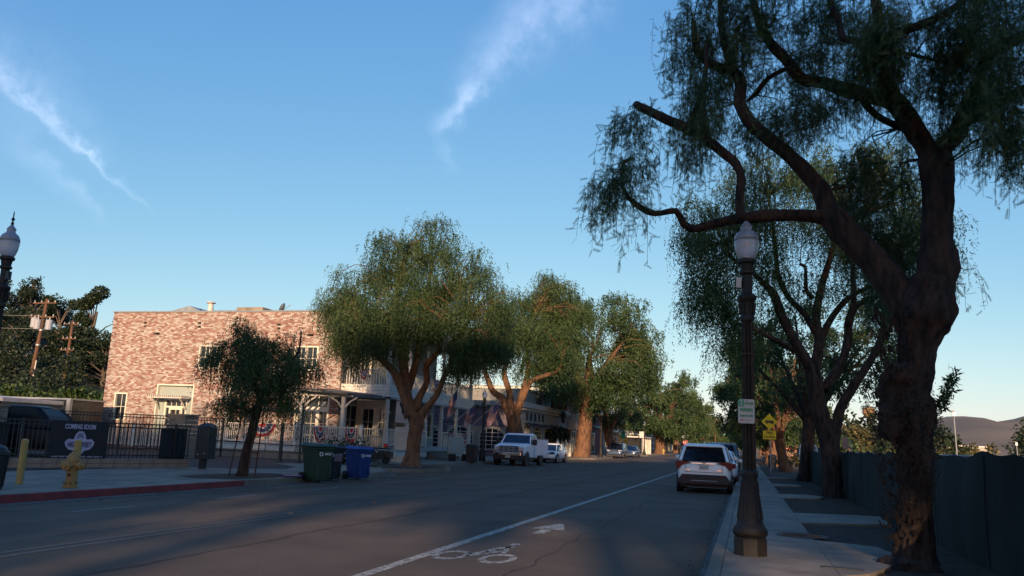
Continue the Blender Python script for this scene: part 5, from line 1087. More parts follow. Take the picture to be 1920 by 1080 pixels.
leafcloud('foliage', hd, 2200, (lambda: (random.uniform(-.8, .8), random.uniform(0, 9), random.uniform(0, 1.0))), .22, T_OVAL, M_leafb)

# ------------------------------------------------------------------ street lamps
def lamp(name, label, loc, s=1.0, group=None, wires=False, detail=True, box=1, finial=False):
    t = thing(name, label, 'street lamp', loc, group=group); n = 16 if detail else 8
    MB().lathe([(.235, 0), (.235, .22), (.215, .24)], 8, ph=math.pi/8).build('plinth', M_bronze, t)
    MB().lathe([(.205, .24), (.235, .28), (.235, .33), (.195, .39), (.175, .44), (.155, .60), (.135, .72), (.115, .95), (.105, 1.02), (.12, 1.06), (.12, 1.12), (.092, 1.15)], n, ).build('base', M_bronze, t, smooth=detail)
    MB().lathe([(.094, 1.15), (.076, 3.15), (.074, 3.25)], n*2, flute=.2).build('shaft', M_bronze, t)
    MB().lathe([(.10, 3.25), (.105, 3.3), (.09, 3.34), (.095, 3.5), (.13, 3.56), (.14, 3.60), (.10, 3.63), (.075, 3.66), (.075, 3.92), (.11, 3.94), (.11, 3.97), (.085, 3.99), (.10, 4.08), (.135, 4.10), (.135, 4.14), (.10, 4.16)], n).build('capital', M_bronze, t)
    if detail:
        for i in range(12):
            a = 2*math.pi*i/12; MB().tube([(.10*math.cos(a), .10*math.sin(a), 3.34, .012), (.115*math.cos(a), .115*math.sin(a), 3.5, .016)], n=4).build('leaf_moulding', M_bronze, t)
        for i in range(16):
            a = 2*math.pi*i/16; MB().tube([(.168*math.cos(a), .168*math.sin(a), .48, .017), (.126*math.cos(a), .126*math.sin(a), .80, .010), (.108*math.cos(a), .108*math.sin(a), .98, .014)], n=4).build('leaf_moulding', M_bronze, t)
    MB().lathe([(.085, 4.14), (.12, 4.17), (.157, 4.27), (.174, 4.38), (.174, 4.43)], n*2).build('globe', M_globe, t, smooth=True)
    MB().lathe([(.178, 4.43), (.17, 4.49), (.143, 4.545), (.098, 4.58), (.078, 4.60), (.078, 4.635), (.086, 4.645), (.074, 4.67), (.05, 4.70), (.03, 4.73), (.0, 4.74)], n*2).build('globe_cap', M_globe2, t, smooth=True)
    if finial: MB().lathe([(.02, 4.73), (.03, 4.77), (.01, 4.80), (.035, 4.84), (.01, 4.88), (.012, 4.95), (0, 5.0)], 8).build('finial', M_black, t)
    MB().box(-.115 if box > 0 else .125, -.03, 3.80, .07, .08, .15).build('sensor_box', M_signw if wires else M_black, t)
    if wires:
        mb = MB(); P = []
        for i in range(170):
            z = 1.12+i*.0125; a = i*.30; P.append(((.098-.009*(z-1.12))*math.cos(a), (.098-.009*(z-1.12))*math.sin(a), z, .003))
        mb.tube(P, n=3)
        for a in (-2.1, -1.5, -.9): mb.tube([(.094*math.cos(a), .094*math.sin(a), 1.1, .005), (.080*math.cos(a), .080*math.sin(a), 3.3, .005)], n=4)
        for z in (1.05, 1.9, 2.75): mb.lathe([(.104, 0), (.104, .02)], 12, z=z)
        mb.build('wrapped_wire', M_rust, t)
    t.scale = (s,)*3; return t
lamp('street_lamp', 'nearest ornate street lamp with a parking sign, standing on the right pavement', (.03, 11.68, S), .955, wires=True)
lamp('street_lamp', 'street lamp with a pointed finial at the far left of the picture', (-13.2, 11.8, S), 1.0, box=-1, finial=True).scale = (.97, .97, 1.045)
l2 = lamp('street_lamp', 'street lamp between the black litter bin and the white work truck', (-15.75, 49.4, S), .93, detail=False)
for (x, y, lb) in ((-14.4, 85.0, 'street lamp beside the massive orange trunk'), (-14.4, 122.8, 'street lamp left of the broad far pepper tree'), (-14.3, 157, 'street lamp in front of the trunks of the broad far tree'), (-14.3, 228, 'small distant street lamp above the stop sign'), (-14.3, 300, 'smallest street lamp at the far end of the left row')):
    dup(l2, (x, y, S), label=lb, scale=1.02)
ps = thing('parking_sign', 'white and green two hour parking sign strapped to the nearest lamp post', 'sign', (.0, 11.52, 2.005), R(14))
MB().prism([(a, b) for a, b in [(-.095, -.16), (-.11, -.145), (-.11, .145), (-.095, .16), (.095, .16), (.11, .145), (.11, -.145), (.095, -.16)]], -.002, .002).build('plate', M_signw, ps).rotation_euler = (R(90), 0, 0)
MB().bx(-.106, -.032, -.005, -.0025, .062, .155).build('green_square', M_signg, ps)
text('numeral', '2', .095, M_signw, ps, (-.069, -.007, .108), bold=.002); text('lettering', 'HOUR', .050, M_signg, ps, (.036, -.006, .105), bold=.001, sx=.8)
text('lettering', 'PARKING', .062, M_signg, ps, (0, -.006, .018), bold=.0015, sx=.66); text('lettering', '8AM TO 6PM', .036, M_signg, ps, (0, -.006, -.06), sx=.8, bold=.001)
MB().bx(-.06, .07, -.005, -.003, -.118, -.112).build('arrow_shaft', M_signr, ps); MB().uprism(F((0, 0, 0), 0), [(-.085, -.115), (-.055, -.130), (-.055, -.100)], .003, .005).build('arrow_head', M_signr, ps)
for z in (-.145, .14): MB().disc((0, -.006, z), (0, 1, 0), .007, .004, 8).build('bolt', M_black, ps)
MB().bx(-.1, .1, .002, .012, -.02, .02).build('bracket', M_galv, ps)

# fire station sign
fss = thing('fire_station_sign', 'yellow diamond sign with a fire engine above a FIRE STATION plate', 'sign', (1.48, 56.8, .1))
MB().box(0, 0, 1.9, .06, .04, 3.8).build('pole', M_galv, fss)
MB().uprism(F((0, 0, 0), 0), [(0, 2.72), (.56, 3.28), (0, 3.84), (-.56, 3.28)], .03, .045).build('diamond_plate', M_signy, fss)
dia = bpy.data.objects['diamond_plate']; dia.scale = (.92, 1, .92); dia.location = (-.04, 0, .24)
fe = MB(); f0 = F((0, 0, 0), 0)
for (a, b, c, d) in ((-.26, .26, 3.18, 3.27), (-.26, -.13, 3.27, 3.36), (-.10, .25, 3.27, 3.31), (-.08, .22, 3.33, 3.35)): fe.ub(f0, a, b, c, d, .046, .05)
for x in (-.17, .12, .2): fe.uprism(f0, [(x+.05*math.cos(a), 3.17+.05*math.sin(a)) for a in [2*math.pi*i/10 for i in range(10)]], .05, .053)
fe.build('fire_engine_symbol', M_black, fss); bpy.data.objects['fire_engine_symbol'].location = (-.03, 0, 0)
MB().bx(-.46, .36, -.05, -.03, 2.12, 2.68).build('text_plate', M_signy, fss)
text('lettering', 'FIRE', .23, M_black, fss, (-.05, -.056, 2.53), bold=.004); text('lettering', 'STATION', .20, M_black, fss, (-.05, -.056, 2.27), bold=.004, sx=.86)

# hydrant, bollards, bins
hy = thing('fire_hydrant', 'worn yellow fire hydrant near the red kerb', 'hydrant', (-13.72, 14.6, S))
MB().lathe([(.15, 0), (.15, .03), (.13, .035), (.13, .08), (.14, .085), (.14, .11), (.105, .12), (.10, .50)], 18).build('barrel', M_hyd, hy, smooth=False)
MB().lathe([(.10, .44), (.135, .46), (.135, .58), (.12, .64), (.085, .70), (.05, .735), (.035, .74), (.035, .78), (0, .785)], 18).build('bonnet', M_hyd, hy)
for a, r_, l_ in ((0, .075, .25), (math.pi, .075, .25), (-math.pi/2, .09, .20)):
    d = Vector((math.cos(a), math.sin(a), 0)); o_ = MB().tube([(*(d*.08+Vector((0, 0, .46))), r_*.9), (*(d*(l_-.08)+Vector((0, 0, .46))), r_*.9), (*(d*(l_-.075)+Vector((0, 0, .46))), r_*1.15), (*(d*(l_-.01)+Vector((0, 0, .46))), r_*1.15), (*(d*l_+Vector((0, 0, .46))), r_*.5), (*(d*(l_+.035)+Vector((0, 0, .46))), r_*.45)], n=14).build('outlet', M_hyd, hy)
for i in range(8): a = i*.785; MB().lathe([(.015, .085), (.015, .125)], 6, .135*math.cos(a), .135*math.sin(a)).build('flange_bolt', M_rust, hy)
MB().box(.03, -.105, .27, .07, .02, .06).build('paint_scar', M_rust, hy)
hy.scale = (1.0,)*3
bo1 = thing('bollard', 'tall yellow steel bollard left of the hydrant', 'bollard', (-15.1, 14.64, S)); MB().lathe([(.075, 0), (.075, .93), (.06, .96), (0, .97)], 14).build('pipe', M_yelp, bo1)
bo2 = thing('bollard', 'yellow steel bollard directly behind the hydrant', 'bollard', (-15.05, 16.1, S)); MB().lathe([(.085, 0), (.085, .93), (.06, .96), (0, .97)], 14).build('pipe', M_yelp, bo2)
def litter(label, loc, s=1):
    t = thing('litter_bin', label, 'litter bin', loc)
    MB().lathe([(.26, 0), (.26, .04), (.27, .06), (.31, .82), (.33, .84), (.33, .92), (.29, .93)], 18).build('drum', M_bplas, t)
    for i in range(18): a = 2*math.pi*i/18; MB().tube([(.275*math.cos(a), .275*math.sin(a), .06, .012), (.318*math.cos(a), .318*math.sin(a), .82, .012)], n=4).build('slat', M_black, t)
    MB().lathe([(.30, .93), (.25, 1.02), (.12, 1.08), (.0, 1.09)], 18).build('lid', M_bplas, t); t.scale = (s,)*3; return t
litter('round slatted black litter bin cut off by the left picture edge', (-14.32, 13.2, S), .80)
sb = thing('litter_bin', 'square black litter bin beside the street lamp near the work truck', 'litter bin', (-15.35, 46.2, S)); MB().frus(0, 0, 0, .95, .52, .52, .62, .62).build('box', M_bplas, sb, bevel=.02); MB().frus(0, 0, .951, 1.04, .68, .68, .5, .5).build('lid', M_bplas, sb, bevel=.02)
bn_ = thing('bench', 'pale street bench behind the lamp near the work truck', 'bench', (-16.6, 47.5, S), R(80)); MB().box(0, 0, .45, 1.9, .5, .08).build('seat', M_stuccol, bn_); MB().box(0, .25, .95, 1.9, .08, .9).build('backrest', M_stuccol, bn_)
for x in (-.8, .8): MB().box(x, 0, .2, .1, .45, .42).build('leg', M_black, bn_)
gbx = thing('gate_box', 'dark square metal cabinet with a hipped cap at the end of the iron fence', 'cabinet', (-17.5, 24.3, S))
MB().box(0, 0, .86, .50, .42, 1.05).build('body', M_bplas, gbx, bevel=.01); MB().frus(0, 0, 1.386, 1.52, .60, .52, .2, .16).build('cap', M_bplas, gbx); MB().box(-.05, 0, .17, .18, .18, .34).build('post', M_bplas, gbx)
for z in (.48, .52): MB().disc((-.12+(z-.48)*6, -.215, z), (0, -1, 0), .02, .006, 8).build('reflector', M_signw, gbx)
def cart(label, loc, rz, mb_, ml, s=1.0, flap=False):
    t = thing('wheeled_bin', label, 'wheeled bin', loc, rz)
    b = MB().frus(0, 0, .06, .92, .46, .56, .60, .74, dy=.02); b.frus(0, .02, .92, .98, .64, .80, .66, .82); b.build('body', mb_, t, bevel=.025)
    for s_ in (-1, 1): MB().box(s_*.2, -.305, .45, .05, .05, .6, rx=R(-6)).build('rib', mb_, t)
    lid = MB(); lid.rings([[(-.33, -.40, .985), (.33, -.40, .985), (.33, .45, .985), (-.33, .45, .985)], [(-.345, -.42, 1.03), (.345, -.42, 1.03), (.345, .46, 1.03), (-.345, .46, 1.03)], [(-.27, -.30, 1.10), (.27, -.30, 1.10), (.27, .38, 1.12), (-.27, .38, 1.12)]]); lid.build('lid', ml, t, bevel=.015)
    MB().tube([(-.27, .40, .98, .018), (-.27, .50, 1.0, .018), (.27, .50, 1.0, .018), (.27, .40, .98, .018)], n=6).build('handle', mb_, t)
    for s_ in (-1, 1): 
        wh_ = MB().tube([(s_*.26, .33, .14, .14), (s_*.32, .33, .14, .14)], n=16).build('wheel', M_rubber, t); MB().tube([(s_*.32, .33, .14, .06), (s_*.33, .33, .14, .06)], n=10).build('hub', M_cartb, wh_)
    MB().tube([(-.28, .33, .14, .015), (.28, .33, .14, .015)], n=6).build('axle', M_black, t)
    p = text('lettering', 'O =', .16, M_white, t, (-.08, -.385, .80), rot=(R(84), 0, 0), bold=.002, sx=1); MB().box(.12, -.395, .83, .16, .004, .015).build('print_line', M_white, t); MB().box(.12, -.39, .79, .13, .004, .015).build('print_line', M_white, t)
    t.scale = (s,)*3; return t
cart('green wheeled bin at the kerb, leftmost of the three', (-12.62, 23.1, .01), R(62), M_green, M_greenl, 1.06)
c2 = cart('charcoal wheeled bin standing between the green and blue ones', (-12.9, 24.4, .01), R(58), M_cartb, M_cartb, 1.0)
MB().box(.05, -.40, .72, .30, .01, .22).build('pink_sticker', mat('sticker', (.22, .12, .16), var=.2, scale=30), c2)
cart('blue wheeled bin at the kerb, rightmost of the three', (-12.52, 25.7, .01), R(66), M_blue, M_bluel, .98)
bl_ = thing('loose_blue_lid', 'flat blue plastic lid lying on the kerb behind the green bin', 'lid', (-13.15, 22.6, .35), R(20)); MB().box(0, 0, 0, .7, .5, .05).build('panel', M_blue, bl_, bevel=.01); bl_.location.z = .19; bl_.scale = (.8, .8, .8)

# stakes of the young tree
for i, (dx, dy) in enumerate(((-.38, -.1), (-.16, .12), (.26, -.12), (.30, .2))):
    st = thing('tree_stake', ['leftmost wooden stake of the young pepper tree', 'wooden stake hugging the left side of the young trunk', 'wooden stake in front of the young trunk on its right', 'rightmost wooden stake of the young pepper tree'][i], 'stake', (-14.3+dx, 21.7+dy, S), group='stakes around the young pepper tree')
    MB().tube([(0, 0, -.1, .022), (.22-dx*.3, 0, 2.25, .018)], n=6).build('shaft', M_rust, st)
tie = thing('tree_tie', 'black rubber ties looped between stakes and young tree', 'tree tie', (-14.3, 21.7, 1.9)); MB().tube([(-.3, -.1, 0, .012), (.1, -.15, .04, .012), (.42, -.12, 0, .012)], n=5).build('strap', M_bplas, tie)
for n_, P in (('young_tree_pit', [(-15.6, 20.6), (-14.8, 19.9), (-13.5, 20.3), (-13.35, 21.6), (-13.5, 23.4), (-14.6, 24.0), (-15.5, 23.2)]), ('big_tree_pit', [(-15.6, 33.2), (-14.2, 33.0), (-13.6, 33.9), (-14.0, 36.2), (-15.2, 37.5), (-16.0, 36.3)])):
    pass
MB().prism([(-15.4, 20.2), (-14.5, 19.7), (-13.4, 20.2), (-13.3, 21.8), (-13.6, 23.5), (-14.7, 24.0), (-15.4, 22.9)], S-.01, S+.006).build('tree_pit', M_earth, kind='structure')
MB().prism([(-16.6, 34.3), (-15.6, 33.4), (-15.5, 36.6), (-16.4, 37.6)], S-.01, S+.006).build('tree_pit', M_earth, kind='structure')
MB().prism([(-15.9, 33.2), (-14.1, 32.3), (-13.4, 33.2), (-13.3, 36.0), (-14.2, 38.0), (-15.9, 38.2)], -.01, S+.004).build('tree_island', M_earth, kind='structure')
ribbon([(-15.3, 32.2), (-14.1, 32.1), (-13.2, 33.1), (-13.1, 36.0), (-14.1, 38.2), (-15.4, 38.4)], .0, .14, -.02, S+.01).build('island_kerb', M_conc2, kind='structure')

# ------------------------------------------------------------------ iron fence, banner, block wall on the left
FA, FB = Vector((-23.2, 13.0, 0)), Vector((-18.35, 24.6, 0)); fang = math.atan2(FB.y-FA.y, FB.x-FA.x); flen = (FB-FA).length
def ironfence(label, A, ang, ln_, z0, z1, sp=.135, posts=2.4, name='iron_fence', wall_h=None, m=None):
    t = thing(name, label, 'fence', (A[0], A[1], 0), ang)
    for z in (z0+.12, z1-.14, z1-.02): MB().bx(0, ln_, -.02, .02, z-.02, z+.02).build('rail', M_black, t)
    base = None; n = int(ln_/sp); k = 0
    for i in range(n):
        if i > 290: break
        x = (i+.5)*ln_/n
        if base is None: base = MB().box(0, 0, 0, .022, .022, z1-z0-.04).build('picket', M_black, t); o = base
        else: o = base.copy(); col.objects.link(o)
        o.location = (x, 0, (z0+z1)/2)
    for i in range(int(ln_/posts)+1): MB().box(min(i*posts, ln_), 0, (z1+.1)/2, .07, .07, z1-.05).build('post', M_black, t)
    return t
ironfence('black iron picket fence along the pavement, carrying the dark banner', FA, fang, flen, .42, 1.56)
cb = thing('block_kerb_wall', 'low tan block wall under the iron fence', 'wall', (FA.x, FA.y, 0), fang)
base = None; n = int(flen/.42)
for r_ in range(2):
    for i in range(n):
        x = (i+.5+(.5 if r_ else 0)*0)*flen/n
        if base is None: base = MB().box(0, 0, 0, flen/n-.012, .22, .135).build('block', M_block, cb); o = base
        else: o = base.copy(); col.objects.link(o)
        o.location = (x, .12*0, .215+r_*.145)
# closed mesh screen behind the right half
scn = thing('fence_screen', 'dark mesh screen cloth tied behind the iron fence at both sides of the banner', 'screen', (FA.x, FA.y, 0), fang)
MB().bx(flen*.0, flen*.545, .04, .05, .42, 1.45).build('cloth', mat('mesh_cloth', (.025, .03, .032), var=.2, scale=30), scn); MB().bx(flen*.915, flen*.99, .04, .05, .42, 1.45).build('cloth', mat('mesh_cloth_blue', (.02, .035, .05), var=.2, scale=30), scn)
# banner
T0 = flen*.555
bn = thing('shop_banner', 'black COMING SOON banner with a pale wheel-topped emblem on the iron fence', 'banner', (FA.x, FA.y, 0), fang)
bw0, bw1 = T0, T0+2.75
cl = MB(); rs_ = []
for j in range(7):
    z = .40+j*.19; rs_.append([(bw0+(bw1-bw0)*i/16, -.035-.012*math.sin(i*1.3+j*.8), z+.012*math.sin(i*.9)) for i in range(17)])
cl.rings(rs_, closed=False, cap=False); cl.build('cloth', M_bannr, bn, smooth=True)
cx = (bw0+bw1)/2+.02
text('lettering', 'COMING SOON', .20, M_lilac, bn, (cx-.05, -.06, 1.38), bold=.007, sx=1.0)
em = MB(); f0 = F((0, 0, 0), 0); em.uprism(f0, [(cx-.70, .92), (cx-.55, 1.02), (cx-.30, 1.0), (cx-.22, 1.16), (cx-.10, 1.25), (cx+.10, 1.25), (cx+.22, 1.16), (cx+.30, 1.0), (cx+.55, 1.02), (cx+.70, .92), (cx+.64, .80), (cx+.50, .70), (cx+.25, .66), (cx+.14, .56), (cx-.14, .56), (cx-.25, .66), (cx-.50, .70), (cx-.64, .80)], .052, .056); em.build('emblem_ground', M_lilac, bn)
wh_ = MB()
for i in range(9):
    a = math.pi*(i+.5)/9; wh_.uprism(f0, [(cx+.06*math.cos(a-.10), 1.03+.05*math.sin(a-.10)), (cx+.17*math.cos(a-.10), 1.03+.17*math.sin(a-.10)), (cx+.17*math.cos(a+.10), 1.03+.17*math.sin(a+.10)), (cx+.06*math.cos(a+.10), 1.03+.05*math.sin(a+.10))], .057, .060)
wh_.build('wheel_fan', M_purp, bn)
text('lettering', 'HIGH SWEET', .22, M_purp, bn, (cx, -.065, .84), bold=.006, sx=.88); text('lettering', 'CO', .08, M_purp, bn, (cx, -.065, .64), bold=.003)
ti = MB()
for i in range(44):
    if i % 6 == 5: continue
    ti.ub(f0, cx-1.2+i*.054, cx-1.2+i*.054+.035, .465, .465+random.choice((.03, .04, .045)), .052, .055)
ti.build('small_print', M_lilac, bn)
bn.scale = (.64, 1, 1); bn.location = FA+(FB-FA).normalized()*bw1*.36
# second fence and pillars further back
ironfence('black iron fence further back across the lot, in front of the brick building', (-29.4, 27.0), math.atan2(8.5, 5.0), 9.6, .35, 2.0, .15, 2.4)
def pillar(label, x, y, h, w_=.62):
    t = thing('block_pillar', label, 'pillar', (x, y, .1)); z = 0
    while z < h:
        MB().box(0, 0, z+.095, w_, w_, .18).build('block_course', M_block, t); z += .19
    MB().box(0, 0, z+.04, w_+.1, w_+.1, .08).build('cap', M_block, t)
pillar('tan block pillar in front of the entrance of the brick building', -24.6, 32.3, 1.75, .95)
pillar('tan block pillar at the left edge behind the parked dark car', -27.3, 24.6, 1.75, .9)
pillar('small dark block pillar left of the brick building', -32.6, 30.8, 1.7, .7)
lp2 = thing('lot_fence_far', 'long black picket fence behind the parked dark car', 'fence', (0, 0, 0)); del lp2['category']; bpy.data.objects.remove(lp2)

# ------------------------------------------------------------------ screened fence on the right
sf = thing('screened_fence', 'dark green fabric-screened chain-link fence along the right verge', 'fence', (3.02, 0, 0))
def topz(y): return 1.56+.03*math.sin(y*1.7)+.025*math.sin(y*4.1+1)-.012*math.sin(math.pi*(y % 3.05)/3.05)
y = -3.0; i = 0
while y < 47:
    mb = MB(); K = 18; rs_ = []
    for j in range(9):
        row = []
        for k in range(K+1):
            yy_ = y-.03+3.12*k/K; zz = .05+(topz(yy_)-.05)*j/8; bulge = .09*math.sin(math.pi*k/K)*math.sin(math.pi*j/8)+(.08*mn.noise(Vector((yy_*1.3, zz*1.2, i)))+.035*mn.noise(Vector((yy_*5, zz*.8, i))))*math.sin(math.pi*k/K)
            row.append((-.03-bulge*(1 if i % 2 else -.4)+.0, yy_, zz+(0 if j else 0)))
        rs_.append(row)
    mb.rings(rs_, closed=False, cap=False); mb.build('fabric_panel', M_fabric, sf, smooth=True)
    MB().tube([(.06, y-.03, 0, .03), (.06, y-.03, 1.54, .03)], n=8).build('post', M_black, sf)
    MB().tube([(-.035, y+.02, .05, .007), (-.05, y+.05, .8, .006), (-.035, y+.01, 1.54, .007)], n=5).build('seam_cord', M_black, sf)
    y += 3.05; i += 1
MB().tube([(.02, -3, 1.53, .02), (.02, 47, 1.53, .02)], n=6).build('top_rail', M_galv, sf)
fs2 = thing('screened_fence', 'short return of dark green screened fence running away from the pavement', 'fence', (3.0, 47.2, 0))
for k in range(4): MB().quad((k*3+.03, 0, .05), (k*3+2.97, 0, .05), (k*3+2.97, .03, 1.55), (k*3+.03, .03, 1.55)).build('fabric_panel', M_fabric, fs2)
# things by the far right pavement
lb2 = thing('litter_bin', 'black litter bin at the foot of the fire station sign', 'litter bin', (2.0, 72, .1)); MB().lathe([(.30, 0), (.34, .9), (.36, .92), (.36, 1.0), (.2, 1.1), (0, 1.12)], 12).build('drum', M_bplas, lb2)
wp = thing('white_gate_post', 'pale grey gate post with a white cap beyond the screened fence', 'post', (4.1, 48.5, .1)); MB().box(0, 0, .9, .26, .26, 1.8).build('post', M_csilv, wp); MB().box(.16, 0, .95, .06, .28, 1.75).build('trim', M_signw, wp); MB().lathe([(.0, 0), (.16, .05), (.12, .16), (0, .2)], 10, z=1.8).build('cap', M_signw, wp)
sg2 = thing('lot_sign', 'small blue-grey notice on a post right of the white-capped gate post', 'sign', (5.3, 47.6, .1)); MB().tube([(0, 0, 0, .03), (0, 0, 2.1, .03)]).build('pole', M_galv, sg2); MB().box(-.3, -.05, 1.25, .62, .03, .42).build('plate', M_csilv, sg2); MB().box(-.3, -.07, 1.3, .45, .004, .05).build('print_line', M_signw, sg2); MB().box(-.3, -.07, 1.18, .45, .004, .05).build('print_line', M_signw, sg2); MB().box(-.25, -.05, 1.95, .3, .03, .6).build('upper_plate', M_cblue, sg2)
wd_ = thing('warehouse', 'long low warehouse with a red band and white roof edge beyond the right trees', 'building', (6, 150, 0)); MB().bx(0, 12, 0, 14, 0, 3.0).build('wall', M_roofb, wd_); MB().bx(-.2, 12.2, -.3, 14.3, 3.0, 3.35).build('roof_edge', M_wood, wd_); MB().bx(0, 12, -.05, -.01, 1.7, 2.6).build('red_band', mat('red_band', (.42, .12, .08)), wd_)
# ------------------------------------------------------------------ vehicles (front at +y, origin on the road under the centre)
def wheel(t, x, y, r=.34, wd=.22, side=1, dual=False):
    w_ = MB().tube([(x-wd/2*side, y, r, r*.93), (x-wd/2*side*.8, y, r, r), (x+wd/2*side*.8, y, r, r), (x+wd/2*side, y, r, r*.93)], n=22).build('wheel', M_rubber, t)
    rm = MB().tube([(x+wd*.42*side, y, r, r*.68), (x+wd*.52*side, y, r, r*.66), (x+wd*.50*side, y, r, r*.2)], n=18).build('rim', M_alloy, w_)
    return w_
def carbody(t, L_, W_, st, paint, cab, glass=True, r=.34, wy=(1.35, -1.35), cl=.2):
    """st: (y, z_low, z_top, halfwidth); cab: 4 rings of (y_rear, y_front, half width, z)"""
    rs_ = []
    for y, zl, zt, hw in st:
        m = (zl+zt)/2; R_ = [(0, zl), (hw*.82, zl), (hw*.95, zl+.10), (hw, m-.02), (hw*.985, zt-.13), (hw*.93, zt-.03), (hw*.75, zt+.005), (0, zt+.03)]
        rs_.append([(x, y, z) for x, z in R_]+[(-x, y, z) for x, z in R_[-2:0:-1]])
    b = MB().rings(rs_).build('body', paint, t, smooth=True, fixn=True)
    m_ = b.modifiers.new('s', 'SUBSURF'); m_.levels = 1; m_.render_levels = 2
    def ring(yr, yf, hw, z, sq=.16):
        c = sq; return [(-hw+c*.6, yr, z), (hw-c*.6, yr, z), (hw, yr+c, z), (hw, (yr+yf)/2, z), (hw*.97, yf-c*1.2, z), (hw-c*.9, yf, z), (-hw+c*.9, yf, z), (-hw*.97, yf-c*1.2, z), (-hw, (yr+yf)/2, z), (-hw, yr+c, z)]
    rg_ = [ring(*c_) for c_ in cab]
    MB().rings(rg_[:-1]).build('windows', M_cglass, t, smooth=False, fixn=True)
    rf_ = MB().rings([rg_[-2], rg_[-1], [(x*.82, y*.85+.15*(cab[-1][0]+cab[-1][1])/2, z+.035) for x, y, z in rg_[-1]]]).build('roof', paint, t, smooth=True, fixn=True)
    for idx, w_ in ((1, .05), (0, .05), (5, .035), (6, .035)):
        pts_ = [Vector(g_[idx]) for g_ in rg_[:-1]]; MB().tube([(*(p+(p-Vector((0, (cab[0][0]+cab[0][1])/2, p.z))).normalized()*.012), w_) for p in pts_], n=6).build('pillar', paint, t)
    for s_ in (3, 8):
        pts_ = [Vector(g_[s_]) for g_ in rg_[:-1]]; MB().tube([(p.x*1.01, p.y, p.z, .03) for p in pts_], n=5).build('pillar', paint, t)
    for s_ in (-1, 1):
        for y in wy:
            MB().tube([(s_*(W_/2-.12), y, r*1.02, r*1.16), (s_*(W_/2+.004), y, r*1.02, r*1.16)], n=22).build('wheel_arch', M_bplas, t); wheel(t, s_*(W_/2-.10), y, r, .21, s_)
    MB().bx(-W_/2+.15, W_/2-.15, -L_/2+.25, L_/2-.25, cl, .5).build('underbody', M_bplas, t)
    zm = cab[0][3]+.03
    for s_ in (-1, 1): MB().box(s_*(W_/2+.10), cab[0][1]-.28, zm+.06, .2, .12, .14).build('mirror', paint, t, bevel=.03)
    # door seams
    for s_ in (-1, 1):
        for y in (cab[0][1]-.35, (cab[0][0]+cab[0][1])/2+.05, cab[0][0]+.45):
            MB().box(s_*(W_/2-.008), y, (.38+zm)/2, .02, .012, zm-.45).build('door_seam', M_bplas, t)
    return b
def plate(t, y, z, sgn, x=0):
    p = MB().box(x, y, z, .31, .012, .155).build('number_plate', M_signw, t); MB().box(x, y+.008*sgn, z, .22, .004, .05).build('plate_print', M_grey, p); return p
SUVST = lambda L_, hw, top: [(-L_/2, .50, .92, hw*.80), (-L_/2+.06, .36, 1.02, hw*.92), (-L_/2+.4, .26, top, hw*.985), (-L_*.2, .22, top-.02, hw), (L_*.15, .22, top-.06, hw), (L_*.30, .24, top-.10, hw*.99), (L_/2-.35, .26, top-.18, hw*.95), (L_/2-.07, .34, .80, hw*.84), (L_/2, .45, .66, hw*.72)]
def suv(name, label, loc, rz, paint, H=1.68, L_=4.6, W_=1.88, group=None):
    t = thing(name, label, 'car', loc, rz, group=group); hw = W_/2
    carbody(t, L_, W_, SUVST(L_, hw, 1.10), paint, [(-L_/2+.08, L_*.24, hw*.93, 1.06), (-L_/2+.28, L_*.16, hw*.86, H*.80), (-L_/2+.50, L_*.085, hw*.78, H-.10), (-L_/2+.62, L_*.02, hw*.70, H-.03)], paint, r=.36, wy=(L_*.305, -L_*.29))
    return t
def rear_lights(t, y, z, hw, w_=.30, h=.14, tilt=0):
    for s_ in (-1, 1): 
        MB().uprism(F((0, y, 0), 0), [(s_*(hw-.02), z+h), (s_*(hw-.01), z-.02), (s_*(hw-.12), z-.08), (s_*(hw-w_), z+h*.5), (s_*(hw-w_-.08), z+h*.8)][::(1 if s_ > 0 else -1)], 0, .05).build('tail_lamp', M_tail, t)
def front_face(t, y, z, hw, grille=True):
    for s_ in (-1, 1): MB().box(s_*(hw-.22), y-.02, z+.02, .36, .10, .13).build('head_lamp', M_head, t, bevel=.02)
    MB().box(0, y-.0, z-.05, hw*1.05, .06, .20).build('grille', M_bplas, t, bevel=.01); MB().box(0, y+.0, z-.34, hw*1.3, .07, .14).build('bumper_vent', M_bplas, t, bevel=.01)
    plate(t, y+.05, z-.20, 1)
# white crossover, nearest car
lx = suv('parked_crossover', 'white crossover parked at the right kerb, nearest to the lamp post', (-1.44, 31.3, 0), R(1.0), M_cwhite, H=1.64, L_=4.6, W_=1.86)
fy = F((0, -2.30, 0), 0)
MB().uprism(F((0, -2.03, 0), 0), [(-.70, 1.12), (.70, 1.12), (.60, 1.43), (-.60, 1.43)], .10, .26).v
rg = MB(); rg.add([(-.68, -2.235, 1.09), (.68, -2.235, 1.09), (.565, -1.90, 1.50), (-.565, -1.90, 1.50), (-.68, -2.20, 1.09), (.68, -2.20, 1.09), (.565, -1.86, 1.50), (-.565, -1.86, 1.50)], [(0, 1, 2, 3), (4, 7, 6, 5), (0, 4, 5, 1), (1, 5, 6, 2), (2, 6, 7, 3), (3, 7, 4, 0)]); rg.build('rear_window', M_cglass, lx)
MB().box(0, -1.86, 1.545, 1.24, .26, .05, rx=R(-8)).build('spoiler', M_cwhite, lx, bevel=.02); MB().box(0, -1.995, 1.53, .3, .02, .02).build('brake_light', M_tail, lx)
